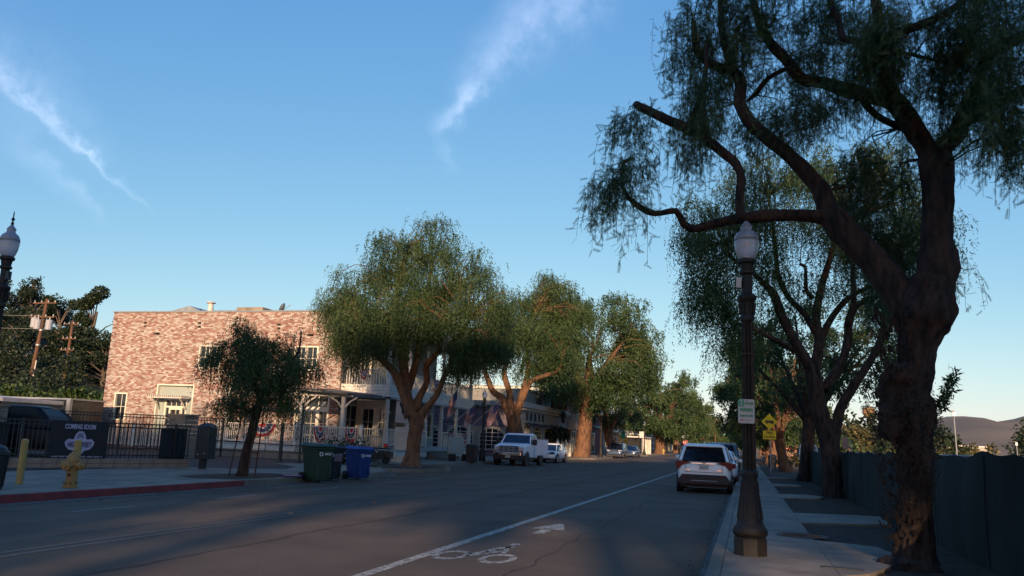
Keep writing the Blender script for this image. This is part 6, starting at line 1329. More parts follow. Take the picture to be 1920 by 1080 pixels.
for s_ in (-1, 1):
    tl = MB(); pts_ = [(s_*.93, 1.04), (s_*.915, .80), (s_*.86, .78), (s_*.70, .93), (s_*.42, 1.0), (s_*.62, 1.05)]
    tl.uprism(fy, pts_[::(1 if s_ < 0 else -1)], -.16, .0); tl.build('tail_lamp', M_tail, lx)
    MB().uprism(fy, [(s_*.90, .95), (s_*.89, .90), (s_*.70, .96), (s_*.52, .995), (s_*.72, .99)][::(1 if s_ < 0 else -1)], 0, .006).build('lamp_line', M_tail, lx)
MB().box(0, -2.30, .985, .78, .02, .025).build('chrome_strip', M_chrome, lx)
lg = MB(); n_ = 20
for i in range(n_):
    a, b = 2*math.pi*i/n_, 2*math.pi*(i+1)/n_; lg.uprism(fy, [(.062*math.cos(a), 1.04+.045*math.sin(a)), (.062*math.cos(b), 1.04+.045*math.sin(b)), (.080*math.cos(b), 1.04+.060*math.sin(b)), (.080*math.cos(a), 1.04+.060*math.sin(a))], -.01, .016)
lg.ub(fy, -.035, -.02, 1.0, 1.07, -.01, .016); lg.ub(fy, -.035, .05, 1.0, 1.014, -.01, .016); lg.build('badge', M_bplas, lx)
plate(lx, -2.315, .86, -1); MB().box(0, -2.31, .955, .40, .02, .03).build('plate_light', M_signw, lx)
MB().box(-.55, -2.312, .765, .17, .006, .02).build('model_script', M_chrome, lx); MB().box(.52, -2.312, .765, .16, .006, .03).build('model_script', M_chrome, lx)
MB().box(0, -2.302, .70, 1.20, .012, .012).build('hatch_seam', M_bplas, lx)
for s_ in (-1, 1): MB().box(s_*.60, -2.30, .85, .012, .012, .30).build('hatch_seam', M_bplas, lx)
bm_ = MB(); bm_.uprism(fy, [(-.80, .30), (.80, .30), (.88, .40), (.72, .62), (-.72, .62), (-.88, .40)], -.12, .03); bm_.build('bumper', M_bplas, lx, bevel=.02)
MB().box(0, -2.335, .42, .86, .02, .02).build('bumper_trim', M_grey, lx); MB().box(.60, -2.335, .58, .14, .012, .035).build('reflector', M_tail, lx); MB().box(-.60, -2.335, .58, .14, .012, .035).build('reflector', M_tail, lx)
MB().tube([(-.62, -1.2, 1.66, .02), (-.62, .7, 1.66, .02)], n=6).build('roof_rail', M_galv, lx); MB().tube([(.62, -1.2, 1.66, .02), (.62, .7, 1.66, .02)], n=6).build('roof_rail', M_galv, lx)
MB().tube([(0, -1.5, 1.64, .02), (0, -1.65, 1.74, .004)], n=5).build('antenna_fin', M_cwhite, lx)
def sedan(name, label, loc, rz, paint, H=1.44, L_=4.6, W_=1.80, group=None):
    t = thing(name, label, 'car', loc, rz, group=group); hw = W_/2
    st = [(-L_/2, .45, .86, hw*.76), (-L_/2+.07, .32, .94, hw*.90), (-L_/2+.45, .24, .97, hw*.98), (-L_*.15, .20, .93, hw), (L_*.15, .20, .90, hw), (L_*.32, .22, .82, hw*.98), (L_/2-.3, .24, .74, hw*.93), (L_/2-.06, .30, .64, hw*.82), (L_/2, .40, .54, hw*.66)]
    carbody(t, L_, W_, st, paint, [(-L_/2+.42, L_*.22, hw*.92, .90), (-L_/2+.80, L_*.12, hw*.82, 1.16), (-L_/2+1.10, L_*.045, hw*.72, H-.09), (-L_/2+1.35, -.05, hw*.64, H-.03)], paint, r=.32, wy=(L_*.30, -L_*.285))
    return t
s1 = sedan('parked_sedan', 'white sedan parked just ahead of the white crossover', (-1.25, 38.9, 0), 0, M_cwhite); rear_lights(s1, -2.28, .76, .82); plate(s1, -2.31, .68, -1); MB().box(0, -2.29, .36, 1.3, .05, .14).build('bumper', M_bplas, s1)
s2 = suv('parked_suv', 'dark suv parked ahead of the white sedan at the right kerb', (-1.3, 45.6, 0), 0, M_cgrey, H=1.78, L_=4.8, W_=1.92); rear_lights(s2, -2.38, .95, .86); plate(s2, -2.42, .8, -1)
s3 = suv('parked_suv', 'light silver suv third in line ahead of the white crossover', (-1.35, 52.5, 0), 0, M_csilv, H=1.85, L_=4.7, W_=1.9); rear_lights(s3, -2.33, .95, .86)
for i, (y, m, lb) in enumerate(((60, M_cblack, 'black sedan far down the right kerb'), (72, M_cwhite, 'white sedan far down the right kerb'), (84, M_cgrey, 'grey sedan farthest down the right kerb'))):
    q_ = sedan('parked_sedan', lb, (-1.35, y, 0), 0, m); rear_lights(q_, -2.28, .76, .82)
for i, (x, y, rz, m, lb) in enumerate(((-3.2, 118, 0, M_cwhite, 'white car driving away in the distance with brake lights on'), (-6.2, 150, math.pi, M_csilv, 'silver car approaching in the distance'), (-12.3, 178, math.pi, M_cwhite, 'small white car parked by the far left trees'), (-12.4, 190, math.pi, M_cblack, 'small black car parked by the far left trees'), (-12.4, 204, math.pi, M_cwhite, 'farthest white car parked on the left'), (-5.6, 240, math.pi, M_csilv, 'tiny car at the far crossing'), (-3.0, 210, 0, M_tail, 'tiny red car at the far crossing'))):
    q_ = suv('distant_car', lb, (x, y, 0), rz, m, group='distant traffic')
    if i in (0, 6):
        for s_ in (-1, 1): MB().box(s_*.72, -2.33, 1.0, .26, .06, .2).build('tail_lamp', mat('lit_tail_lamp', (.5, .03, .02), emit=((1, .08, .04), 2.5)), q_)
# left kerb cars, facing the camera
c1 = sedan('parked_coupe', 'white compact coupe parked behind the work truck', (-14.1, 61.0, 0), math.pi-R(1), M_cwhite, H=1.40, L_=4.4, W_=1.76); front_face(c1, 2.12, .66, .80)
for s_ in (-1, 1): MB().box(s_*.66, 2.10, .72, .34, .16, .12).build('head_lamp_cover', M_cglass, c1, bevel=.02)
c3 = suv('parked_suv', 'dark blue suv parked beyond the massive trunk on the left', (-14.35, 96.0, 0), math.pi, M_cblue, H=1.72, L_=4.7, W_=1.9); front_face(c3, 2.28, .80, .86); 
MB().tube([(-.6, -1.2, 1.84, .03), (-.6, .6, 1.84, .03)], n=5).build('roof_rail', M_black, c3); MB().tube([(.6, -1.2, 1.84, .03), (.6, .6, 1.84, .03)], n=5).build('roof_rail', M_black, c3); MB().box(0, -.3, 1.9, 1.3, 1.6, .1).build('roof_rack', M_black, c3)
c4 = sedan('parked_sedan', 'dark blue sedan parked behind the dark blue suv', (-14.0, 106, 0), math.pi, M_cblue); front_face(c4, 2.22, .64, .80)
# work truck
tk = thing('work_truck', 'white work truck with a utility service body parked on the left', 'truck', (-13.75, 50.6, 0), math.pi-R(1.5)); P_ = M_cwhite
hb_ = MB(); hb_.rings([[(-.96, 2.05, .62), (.96, 2.05, .62), (.96, 2.05, 1.12), (.80, 2.05, 1.17), (-.80, 2.05, 1.17), (-.96, 2.05, 1.12)], [(-1.0, 1.5, .55), (1.0, 1.5, .55), (1.0, 1.5, 1.20), (.82, 1.5, 1.30), (-.82, 1.5, 1.30), (-1.0, 1.5, 1.20)], [(-1.0, .75, .5), (1.0, .75, .5), (1.0, .75, 1.24), (.84, .75, 1.36), (-.84, .75, 1.36), (-1.0, .75, 1.24)]])
hb_.build('bonnet', P_, tk, bevel=.03)
cb_ = MB(); cb_.rings([[(-1.0, .78, .5), (1.0, .78, .5), (1.0, -.85, .5), (-1.0, -.85, .5)], [(-1.0, .76, 1.28), (1.0, .76, 1.28), (1.0, -.85, 1.28), (-1.0, -.85, 1.28)]]); cb_.build('cab', P_, tk, bevel=.03)
gh = MB(); gh.rings([[(-.95, .72, 1.28), (.95, .72, 1.28), (.95, -.83, 1.28), (-.95, -.83, 1.28)], [(-.80, .18, 1.84), (.80, .18, 1.84), (.82, -.80, 1.84), (-.82, -.80, 1.84)]]); gh.build('cab_windows', M_cglass, tk)
rf_ = MB(); rf_.rings([[(-.82, .22, 1.84), (.82, .22, 1.84), (.84, -.84, 1.84), (-.84, -.84, 1.84)], [(-.74, .08, 1.95), (.74, .08, 1.95), (.76, -.80, 1.95), (-.76, -.80, 1.95)]]); rf_.build('cab_roof', P_, tk, bevel=.03)
for s_ in (-1, 1):
    for P3 in ([(s_*.95, .72, 1.26, .045), (s_*.81, .18, 1.86, .04)], [(s_*.96, -.80, 1.26, .06), (s_*.83, -.80, 1.86, .05)], [(s_*.955, -.1, 1.26, .03), (s_*.82, -.1, 1.86, .03)]): MB().tube(P3, n=6).build('pillar', P_, tk)

for s_ in (-1, 1):
    MB().box(s_*1.01, -.05, .95, .02, .012, .75).build('door_seam', M_bplas, tk); MB().box(s_*1.2, .55, 1.42, .26, .12, .34).build('mirror', M_bplas, tk, bevel=.03)
    MB().box(s_*.79, 2.07, 1.0, .30, .10, .24).build('head_lamp', M_head, tk, bevel=.03); MB().box(s_*.79, 2.09, .84, .28, .06, .07).build('indicator', M_orange, tk)
    for y, r_ in ((1.42, .38), (-1.75, .38)):
        MB().tube([(s_*.80, y, .42, .46), (s_*1.006, y, .42, .46)], n=22).build('wheel_arch', M_bplas, tk); wheel(tk, s_*.88, y, r_, .24, s_)
    MB().box(s_*1.0, -.0, .44, .14, 1.6, .06).build('running_board', M_bplas, tk)
gr_ = MB().box(0, 2.07, .98, 1.22, .08, .38).build('grille', M_bplas, tk, bevel=.02)
for z in (.88, .98, 1.08): MB().box(0, 2.118, z, 1.16, .02, .03).build('grille_bar', M_grey, gr_)
for x in (-.3, 0, .3): MB().box(x, 2.12, .98, .03, .015, .34).build('grille_bar', M_grey, gr_)
MB().rings([[(-1.0, 1.95, .60), (-1.0, 1.95, .80), (-.99, 1.80, .80), (-.99, 1.80, .60)], [(-.80, 2.22, .60), (-.80, 2.22, .80), (-.80, 2.06, .80), (-.80, 2.06, .60)], [(.80, 2.22, .60), (.80, 2.22, .80), (.80, 2.06, .80), (.80, 2.06, .60)], [(1.0, 1.95, .60), (1.0, 1.95, .80), (.99, 1.80, .80), (.99, 1.80, .60)]]).build('chrome_bumper', M_chrome, tk, bevel=.02)
MB().box(0, 2.12, .47, 1.9, .14, .26).build('air_dam', M_bplas, tk, bevel=.03); plate(tk, 2.235, .55, 1)
sbx = MB().bx(-1.08, 1.08, -3.1, -.95, .62, 1.62).build('service_body', P_, tk, bevel=.02); MB().bx(-1.1, 1.1, -3.12, -.93, 1.6, 1.66).build('body_rim', M_galv, tk)
for s_ in (-1, 1):
    for a, b, c_, d in ((-1.35, -.98, .70, 1.56), (-2.25, -1.38, 1.02, 1.56), (-3.05, -2.28, .70, 1.56)):
        MB().bx(s_*1.083-.012, s_*1.083+.012, a, b, c_, d).build('locker_door', P_, tk, bevel=.006); MB().box(s_*1.1, (a+b)/2, 1.2 if d > 1.5 and c_ < .9 else 1.28, .02, .1, .05).build('latch', M_black, tk)
MB().bx(-.7, .7, -3.0, 1.9, .40, .60).build('chassis', M_bplas, tk)
for x in (-.5, -.25, 0, .25, .5): MB().box(x, -.0, 1.965, .10, .06, .03).build('marker_lamp', M_orange, tk)
# dark suv inside the lot
ls = suv('parked_suv', 'dark suv parked behind the iron fence at the far left', (-26.9, 26.6, .2), R(-80), M_cdark, H=1.9, L_=4.9, W_=1.95)
for c_ in ls.children:
    if c_.name.startswith('windows'): c_.data.materials.clear(); c_.data.materials.append(M_dullglass)
rear_lights(ls, -2.42, .95, .88, .34, .2)
# ------------------------------------------------------------------ left background: hillside trees, poles, sheds
def oak(label, x, y, z, H, Rc, seed, n=1500, leaf=.5, m=None, group=None, z0=.25):
    rs = random.Random(seed); t = thing('oak_tree', label, 'tree', (x, y, z), group=group)
    MB().tube(spline([(0, 0, -.4, .35), (rs.uniform(-.3, .3), 0, H*.3, .25), (rs.uniform(-.6, .6), 0, H*.7, .12)], .8), n=8, lump=.1).build('trunk', M_bark2, t, smooth=True)
    cs = []
    for _ in range(20):
        u = rs.random(); a = rs.uniform(0, 6.28); pr = math.sqrt(max(.05, 1-((u-.4)/.65)**2)); r_ = Rc*pr*math.sqrt(rs.uniform(.1, .8)); cs.append((r_*math.cos(a), r_*math.sin(a), H*(z0+(.95-z0)*u), rs.uniform(.16, .30)*Rc))
    mb = MB()
    for c in cs: mb.tube([(0, 0, max(H*.15, c[2]*.55), .12), (c[0]*.5, c[1]*.5, c[2]*.85, .08), (c[0], c[1], c[2], .03)], n=5)
    mb.build('limbs', M_bark2, t, kind='stuff')
    def g():
        c = rs.choice(cs); v = Vector((rs.gauss(0, 1), rs.gauss(0, 1), rs.gauss(0, 1))).normalized()*c[3]*rs.uniform(.6, 1.05); return (c[0]+v.x, c[1]+v.y, c[2]+v.z*.8)
    leafcloud('crown', t, n, g, leaf, T_OVAL, m or M_leafd, .2); return t
hillt = [(-92, 85, 9.6, 2.9, 'tall dark oak against the sky just left of the brick building', 3200), (-88, 82, 6.0, 2.4, 'rounded dark oak touching the edge of the brick building', 2200), (-105, 92, 6.8, 2.4, 'narrow dark tree between the utility poles on the hill', 1300), (-110, 92, 6.0, 4.2, 'low dark tree on the hill behind the utility pole', 1500),
         (-118, 95, 6.5, 4.8, 'broad dark tree on the hill crest at the far left', 1600), (-113, 84, 8, 4.5, 'dark tree cut by the left picture edge behind the lamp', 1600), (-92, 76, 6, 4.2, 'mid-green tree halfway down the hill beside the brick building', 1500), (-84, 80, 6, 4.0, 'olive tree on the slope close behind the brick building', 1400),
         (-100, 78, 5.5, 4.4, 'wide shrubby tree in the middle of the slope', 1500), (-106, 74, 6, 4.4, 'green tree on the slope left of the leaning pole', 1400), (-80, 66, 5.5, 4.6, 'spreading tree at the foot of the slope near the hedge', 1600), (-88, 62, 5, 4.2, 'low bushy tree behind the utility pole', 1400), (-72, 62, 4.5, 4.0, 'low green tree just behind the clipped hedge', 1300), (-96, 60, 5.5, 4.6, 'bushy tree at the lower left of the slope', 1400), (-66, 55, 4.2, 3.6, 'small bushy tree left of the brick building', 1200), (-78, 52, 4.4, 4.0, 'brownish thicket tree behind the shed', 1300), (-88, 50, 5, 4.4, 'dark thicket tree at the left edge above the shed', 1300), (-123, 104, 6, 5, 'hazy dark tree on the crest beyond the left lamp', 1200)]
for i, (x, y, H, rc, lb, n_) in enumerate([(a[0]+13*a[1]/90, *a[1:]) for a in hillt]): oak(lb, x, y, hill_z(x, y)-.3, H*1.08, rc*1.25, 40+i, int(n_*5), .27, M_leafd, z0=.1)
br_ = oak('thin sparse tree standing out above the crest by the pole', -98.5, 93, hill_z(-98.5, 93)+3.6, 4.6, 1.6, 77, 330, .34, z0=.3)
hg = thing('ivy_hedge', 'bright green ivy-covered hedge left of the brick building', 'hedge', (0, 0, 0))
leafcloud('foliage', hg, 6500, (lambda: (lambda a, b, c: (-52+a*13, 47.5+a*.8+b, .1+c*(3.6+.25*math.sin(a*15))))(random.random(), random.uniform(-.8, .8), random.random()**.7)), .34, T_OVAL, M_leafb, .3)
MB().bx(-51.6, -39.2, 47.6, 48.9, .0, 3.2).build('core', mat('hedge_core', (.012, .02, .008)), hg)
def upole(label, x, y, h, lean, cross, tr=False, z=0):
    t = thing('utility_pole', label, 'utility pole', (x, y, z)); top = (lean, 0, h)
    MB().tube([(0, 0, 0, .20), (*top, .14)], n=10).build('pole', M_pole, t)
    for zz, w_ in cross: 
        c = MB().box(lean*zz/h, -.18, zz, w_, .12, .13).build('crossarm', M_pole, t)
        for k in range(4): MB().lathe([(.05, .07), (.06, .12), (.03, .16), (.06, .2), (.0, .26)], 8, lean*zz/h-w_/2+.15+k*(w_-.3)/3, -.18, zz).build('insulator', M_signw, t)
    if tr:
        for dx, dz in ((-.75, -2.2), (.95, -2.4), (-.35, -2.35)):
            q = MB().lathe([(.26, 0), (.30, .05), (.30, .85), (.26, .92), (.08, .95), (.0, .97)], 14, lean+dx-.1, -.25, h+dz-.5).build('transformer', M_grey, t)
            MB().lathe([(.05, .9), (.06, 1.1), (.02, 1.2)], 8, lean+dx-.1, -.25, h+dz-.5).build('bushing', M_galv, t)
        MB().tube([(.25, 0, 0, .05), (.25+lean*.45, 0, h*.5, .05)], n=6).build('conduit', M_wood, t)
        for zz in (h*.62, h*.74): MB().lathe([(.2, 0), (.2, .12)], 10, lean*zz/h, 0, zz).build('band', M_galv, t)
    return t
upole('leaning orange-brown utility pole carrying transformers at the left', -62.6, 60.0, 11.3, .9, ((10.9, 2.6), (9.6, 2.8)), True, hill_z(-62.6, 60))
upole('small distant utility pole in front of the dark oak', -75.2, 77, 8.0, .15, ((7.6, 2.2), (5.9, 2.0), (4.6, 2.0)), z=5.1)
wr = thing('power_lines', 'thin dark power lines strung across the left hillside', 'cable', (0, 0, 0))
for k, (a, b, sg) in enumerate((((-110, 40, 12), (-61.8, 60, 11), 1.5), ((-110, 40, 11), (-61.8, 60, 9.8), 1.5), ((-61.8, 60, 11), (-75.2, 77, 12.8), .8), ((-110, 48, 5.5), (-62.4, 60, 5.2), 1.0), ((-62.4, 60, 5.2), (-38, 62, 3.6), .8))):
    P = []
    for i in range(13): f_ = i/12; P.append((a[0]+(b[0]-a[0])*f_, a[1]+(b[1]-a[1])*f_, a[2]+(b[2]-a[2])*f_-sg*4*f_*(1-f_)*.5, .025))
    MB().tube(P, n=4).build('wire', M_black, wr)
hs1 = thing('hillside_house', 'small grey-roofed house half buried in the trees of the left slope', 'house', (-85.5, 80, 8.2), R(20))
MB().bx(-2.5, 2.5, -2, 2, 0, 2.2).build('wall', M_stuccol, hs1); r_ = MB(); r_.add([(-2.8, -2.4, 2.1), (2.8, -2.4, 2.1), (2.8, 2.4, 2.1), (-2.8, 2.4, 2.1), (-2.8, 0, 3.6), (2.8, 0, 3.6)], [(0, 1, 5, 4), (2, 3, 4, 5), (0, 4, 3), (1, 2, 5)]); r_.build('roof', M_roof, hs1)
sh1 = thing('carport', 'low flat-roofed timber carport at the left edge', 'carport', (0, 0, 0))
MB().hexa([(-46, 34, 2.85), (-36.9, 34, 2.45), (-36.9, 40, 2.45), (-46, 40, 2.85), (-46, 34, 3.05), (-36.9, 34, 2.65), (-36.9, 40, 2.65), (-46, 40, 3.05)]).build('roof', M_wood, sh1); MB().box(-37.6, 34.4, 1.3, .2, .2, 2.5).build('post', M_pole, sh1); MB().tube([(-37.6, 34.4, 1.7, .07), (-38.7, 34.4, 2.5, .07)], n=4).build('brace', M_pole, sh1); MB().bx(-46, -38, 39.2, 39.4, 0, 2.5).build('rear_wall', M_roofb, sh1)
tl_ = thing('site_trailer', 'dark box trailer with a small window behind the parked dark suv', 'trailer', (0, 0, 0))
MB().bx(-41.8, -36.4, 38, 40.5, .6, 2.75).build('box', M_cblack, tl_, bevel=.03); MB().bx(-41.85, -36.35, 37.9, 40.6, 2.75, 2.84).build('roof_trim', M_galv, tl_); MB().bx(-36.62, -36.38, 37.9, 38.1, .6, 2.75).build('corner_trim', M_galv, tl_)
window(F((0, 38, 0), 0), -40.0, -39.2, 1.5, 2.3, tl_, 1, 1, .06, M_galv, depth=-.02, proud=.03)
for x in (-40.5, -37.8): MB().tube([(x, 38.1, .4, .4), (x, 38.3, .4, .4)], n=16).build('wheel', M_rubber, tl_)
sb_ = thing('entrance_shrub', 'leafy shrub growing right of the brick building side entrance', 'shrub', (-27.0, 39.6, .1)); 
def eg(): z = random.random()*2.9; r_ = .55*(1-abs(z-1.6)/3); return (random.gauss(0, r_*.6), random.gauss(0, r_*.6), z)
leafcloud('leaves', sb_, 1500, eg, .13, T_OVAL, M_leafd, -.1); MB().tube([(0, 0, 0, .04), (.1, 0, 1.4, .03), (0, 0, 2.6, .01)], n=6).build('stem', M_bark2, sb_)

# ------------------------------------------------------------------ right background
def palm(label, x, y, h, s=1.0):
    t = thing('palm_tree', label, 'palm', (x, y, 0)); MB().tube(spline([(0, 0, 0, .5), (.3, 0, h*.5, .42), (0, 0, h, .45)], 1), n=10, lump=.06).build('trunk', M_bark2, t)
    sk = MB().lathe([(.5, h-2.6), (1.1*s, h-1.5), (1.0*s, h-.3), (.4, h)], 12); sk.build('dead_frond_skirt', mat('dead_fronds', (.30, .17, .09), var=.25, scale=4, bump=1), t)
    O, Dr, sz = [], [], []
    V, T, val = [], [], []; mb = MB()
    for k in range(46):
        a = random.uniform(0, 6.28); e = random.uniform(-.5, 1.3); d = Vector((math.cos(a)*math.cos(e), math.sin(a)*math.cos(e), math.sin(e))); b0 = Vector((0, 0, h)); tip = b0+d*1.7*s-Vector((0, 0, .5))
        side = d.cross(Vector((0, 0, 1))).normalized()
        for j in range(9):
            q = (j-4)/4; c = b0+d*.9*s; e_ = tip+side*q*.8*s-d*abs(q)*.35*s; n_ = side*.05*s
            mb.add([c-n_, c+n_, e_], [(0, 1, 2)])
        mb.add([b0-side*.03, b0+side*.03, b0+d*.9*s], [(0, 1, 2)])
    mb.build('fronds', M_leafd2, t, kind='stuff')
M_leafd2 = mat('palm_frond', (.05, .075, .03), rough=.5, c2=(.03, .045, .02), scale=.5)
palm('solitary fan palm with a skirt of dead fronds above the right bushes', 26.3, 200, 12.0, 1.25)
def bush(label, x, y, rx, h, seed, n=1400, leaf=.5, m=None, name='bush', cat='bush'):
    rs = random.Random(seed); t = thing(name, label, cat, (x, y, 0)); cs = [(rs.uniform(-rx, rx)*.8, rs.uniform(-2, 2), h*rs.uniform(.2, .82), rs.uniform(.18, .3)*h) for _ in range(12)]
    mb = MB()
    for c in cs: mb.tube([(c[0]*.3, 0, 0, .09), (c[0]*.7, c[1]*.5, c[2]*.5, .06), (c[0], c[1], c[2], .02)], n=4)
    mb.build('branches', M_bark2, t, kind='stuff')
    def g():
        c = rs.choice(cs); v = Vector((rs.gauss(0, 1), rs.gauss(0, 1), rs.gauss(0, 1))).normalized()*c[3]*rs.uniform(.5, 1.1); return (c[0]+v.x, c[1]+v.y, max(.1, c[2]+v.z))
    leafcloud('foliage', t, n, g, leaf, T_OVAL, m or M_leafd); return t
bush('sunlit yellowish bush behind the screened fence, left of the palm', 11.6, 82, 3.2, 4.4, 1, 1800, .34, M_leafy)
bush('tall dark bush behind the yellowish one, under the palm', 11.2, 100, 3.6, 6.6, 2, 1700, .5, M_leafd)
bush('large dark green bush right below the palm', 18.2, 108, 4.6, 6.4, 3, 2300, .5, M_leafd)
bush('low brown-tinged bush on the fence line beside the near trunk', 14.6, 78, 1.3, 2.9, 4, 700, .28, M_leafy)
bush('dark tree-like bush far right under the distant hill', 72, 240, 7.5, 10.5, 5, 1800, .9, M_leafd)
bush('hazy bush just right of the near trunk, above the fence', 38, 190, 6, 7.0, 6, 1300, .8, M_leafd)
bush('small brown bush between the parking lot lamps', 50, 215, 5, 5.2, 7, 900, .8, M_leafy)
bush('brownish bush at the far right edge', 96, 260, 7, 6.5, 8, 1000, .9, M_leafy)
bush('green thicket at the end of the fence under the bare-limbed trees', 8.0, 60, 2.6, 2.8, 9, 1200, .3, M_leaf)
bush('leafy thicket behind the lit trunks on the right pavement', 7.5, 112, 4.4, 5.5, 10, 1300, .5, M_leafd)
bush('scrubby planting at the foot of the lit trunks', 2.9, 66, .9, 1.3, 11, 600, .2, M_leafy)
bush('dark tree mass closing the far end of the street on the right', 6.5, 330, 9, 11, 12, 1600, 1.2, M_leafd)
bush('green tree behind the traffic signal at the far crossing', -9.5, 400, 7, 9, 13, 1200, 1.2, M_leaf)
bush('dark tree closing the street at the vanishing point', -22, 430, 9, 10, 14, 1200, 1.3, M_leafd)
for i, (x, y, rx, h) in enumerate(((-40, 170, 9, 11), (-38, 210, 9, 13), (-44, 140, 8, 9), (-36, 260, 10, 13), (-34, 120, 6, 9.5))):
    bush(['olive tree mass behind the open pavilion', 'tall olive tree behind the far shops', 'green tree behind the yellow house', 'dark green tree behind the pale far shops', 'green tree rising behind the cream shop'][i], x+6, y, rx, h, 60+i, 1600, .8, M_leaf if i % 2 else M_leafd, 'background_tree', 'tree')
def lotlamp(label, x, y, h):
    t = thing('parking_lot_lamp', label, 'lamp post', (x, y, 0)); MB().tube([(0, 0, 0, .10), (-.15, 0, h, .07)], n=8).build('pole', M_galv, t); MB().box(-.35, 0, h+.02, .5, .3, .16).build('lamp_head', M_black, t); MB().box(-.15, 0, h-.35, .34, .3, .5).build('bracket', M_galv, t)
lotlamp('tall parking lot lamp against the distant hill', 26.2, 120, 7.5)
lotlamp('short parking lot lamp at the far right', 62, 180, 6.2); lotlamp('parking lot lamp in front of the dark far-right bush', 47, 170, 4.8); lotlamp('small parking lot lamp near the right edge', 50.5, 150, 4.6)
for i, (x, y, w_, h, lb) in enumerate(((120, 420, 22, 7, 'long white low building on the far right plain'), (44, 300, 12, 4.4, 'small cream building beyond the screened fence'), (60, 340, 14, 6.5, 'pale building in front of the distant hill'), (86, 460, 30, 9, 'long pale warehouse at the foot of the distant hill'))):
    q = thing('far_warehouse', lb, 'building', (x, y, 0)); MB().bx(0, w_, 0, 10, 0, h*.8).build('wall', M_stuccol, q); MB().bx(-.3, w_+.3, -.3, 10.3, h*.8, h*.8+.6).build('roof', M_wood, q)
for i in range(7):
    q = suv('lot_car', ['white car in the lot beyond the fence', 'silver car in the lot beyond the fence', 'grey car in the lot beyond the fence'][i % 3]+[', near the palm', ', below the lamp', ', by the far bushes', ', second from the lamp', ', at the right edge', ', near the dark bush', ', farthest right'][i], ((13, 118), (20, 110), (27, 130), (31, 128), (41, 125), (36, 128), (48, 128))[i]+(0.2,), 1.2+i*.3, (M_cwhite, M_csilv, M_cgrey)[i % 3], H=1.75, group='cars in the lot beyond the fence')
bt_ = suv('lot_van', 'blue and white van parked beyond the lit trunks', (5.6, 86, .1), 0, M_cblue, H=2.1, L_=5, W_=2)
# signs and signals at the far crossing
def post_sign(name, label, cat, x, y, h, shape, m, s=.4, mp=None):
    t = thing(name, label, cat, (x, y, .1)); MB().tube([(0, 0, 0, .035), (0, 0, h, .035)], n=6).build('pole', M_galv, t); f0 = F((0, 0, 0), 0)
    if shape == 'oct': pts = [(s*math.cos(math.pi/8+i*math.pi/4), h-s+s*math.sin(math.pi/8+i*math.pi/4)) for i in range(8)]
    elif shape == 'dia': pts = [(0, h-2*s), (s, h-s), (0, h), (-s, h-s)]
    else: pts = [(-s*.7, h-2*s), (s*.7, h-2*s), (s*.7, h), (-s*.7, h)]
    MB().uprism(f0, pts, .04, .06).build('plate', m, t); return t
ss = post_sign('stop_sign', 'red octagonal STOP sign beyond the white crossover', 'sign', -11.9, 172, 2.9, 'oct', M_signr, .55); text('lettering', 'STOP', .4, M_signw, ss, (0, -.075, 2.35), bold=.01)
post_sign('road_sign', 'back of a grey diamond sign beside the stop sign', 'sign', -11.6, 174.5, 4.6, 'dia', M_galv, .62); post_sign('road_sign', 'white sign plate left of the grey diamond one', 'sign', -12.5, 174, 4.5, 'rect', M_galv, .6)
post_sign('road_sign', 'white sign on the pole in front of the open pavilion', 'sign', -14.6, 121.2, 3.4, 'rect', M_signw, .45); post_sign('road_sign', 'green and white sign on a pole left of the pavilion', 'sign', -15.4, 108, 3.0, 'rect', M_signg, .4)
yh = thing('fire_hydrant', 'tiny yellow hydrant at the far corner near a black bin', 'hydrant', (-14.3, 151, .12)); MB().lathe([(.2, 0), (.16, .1), (.16, .7), (.2, .75), (.1, 1.0), (0, 1.05)], 10).build('barrel', M_yelp, yh); MB().box(0, 0, .62, .6, .16, .16).build('outlets', M_yelp, yh)
yh2 = thing('fire_hydrant', 'small yellow hydrant beyond the roof of the white crossover', 'hydrant', (-10.6, 190, .05)); MB().lathe([(.24, 0), (.2, .1), (.2, .9), (.26, .95), (.1, 1.3), (0, 1.35)], 10).build('barrel', M_yelp, yh2)
for i, (x, y) in enumerate(((-14.3, 154), (-13.2, 176))): 
    q = thing('litter_bin', ['black litter bin beside the tiny far hydrant', 'black litter bin below the grey diamond sign'][i], 'litter bin', (x, y, .1)); MB().lathe([(.36, 0), (.4, 1.1), (.44, 1.15), (.2, 1.3), (0, 1.3)], 10).build('drum', M_bplas, q)
ts = thing('traffic_signal', 'traffic signal arm with a green street name plate at the far crossing', 'traffic light', (2.2, 300, 0))
MB().tube([(0, 0, 0, .16), (0, 0, 7.0, .12)], n=8).build('pole', M_galv, ts); MB().tube([(0, 0, 6.4, .09), (-13, 0, 7.6, .06)], n=6).build('arm', M_galv, ts); MB().box(-7.0, -.1, 6.2, 2.6, .06, .75).build('street_name_plate', M_signg, ts)
for x in (-12.5, -9.6):
    h_ = MB().box(x, -.1, 6.9, .5, .35, 1.4).build('signal_head', M_black, ts)
    MB().disc((x, -.28, 6.45), (0, -1, 0), .16, .02, 12).build('green_light', mat('green_light', (.02, .4, .2), emit=((.1, 1, .5), 3)), h_)
for i, (x, y) in enumerate(((-10.8, 255), (-9.2, 262))): upole(['utility pole left of the two at the far crossing', 'taller utility pole at the far crossing'][i], x, y, 11-1.5*(1-i), 0, ((10.2-1.5*(1-i), 2.6), (9.0-1.5*(1-i), 2.4)))
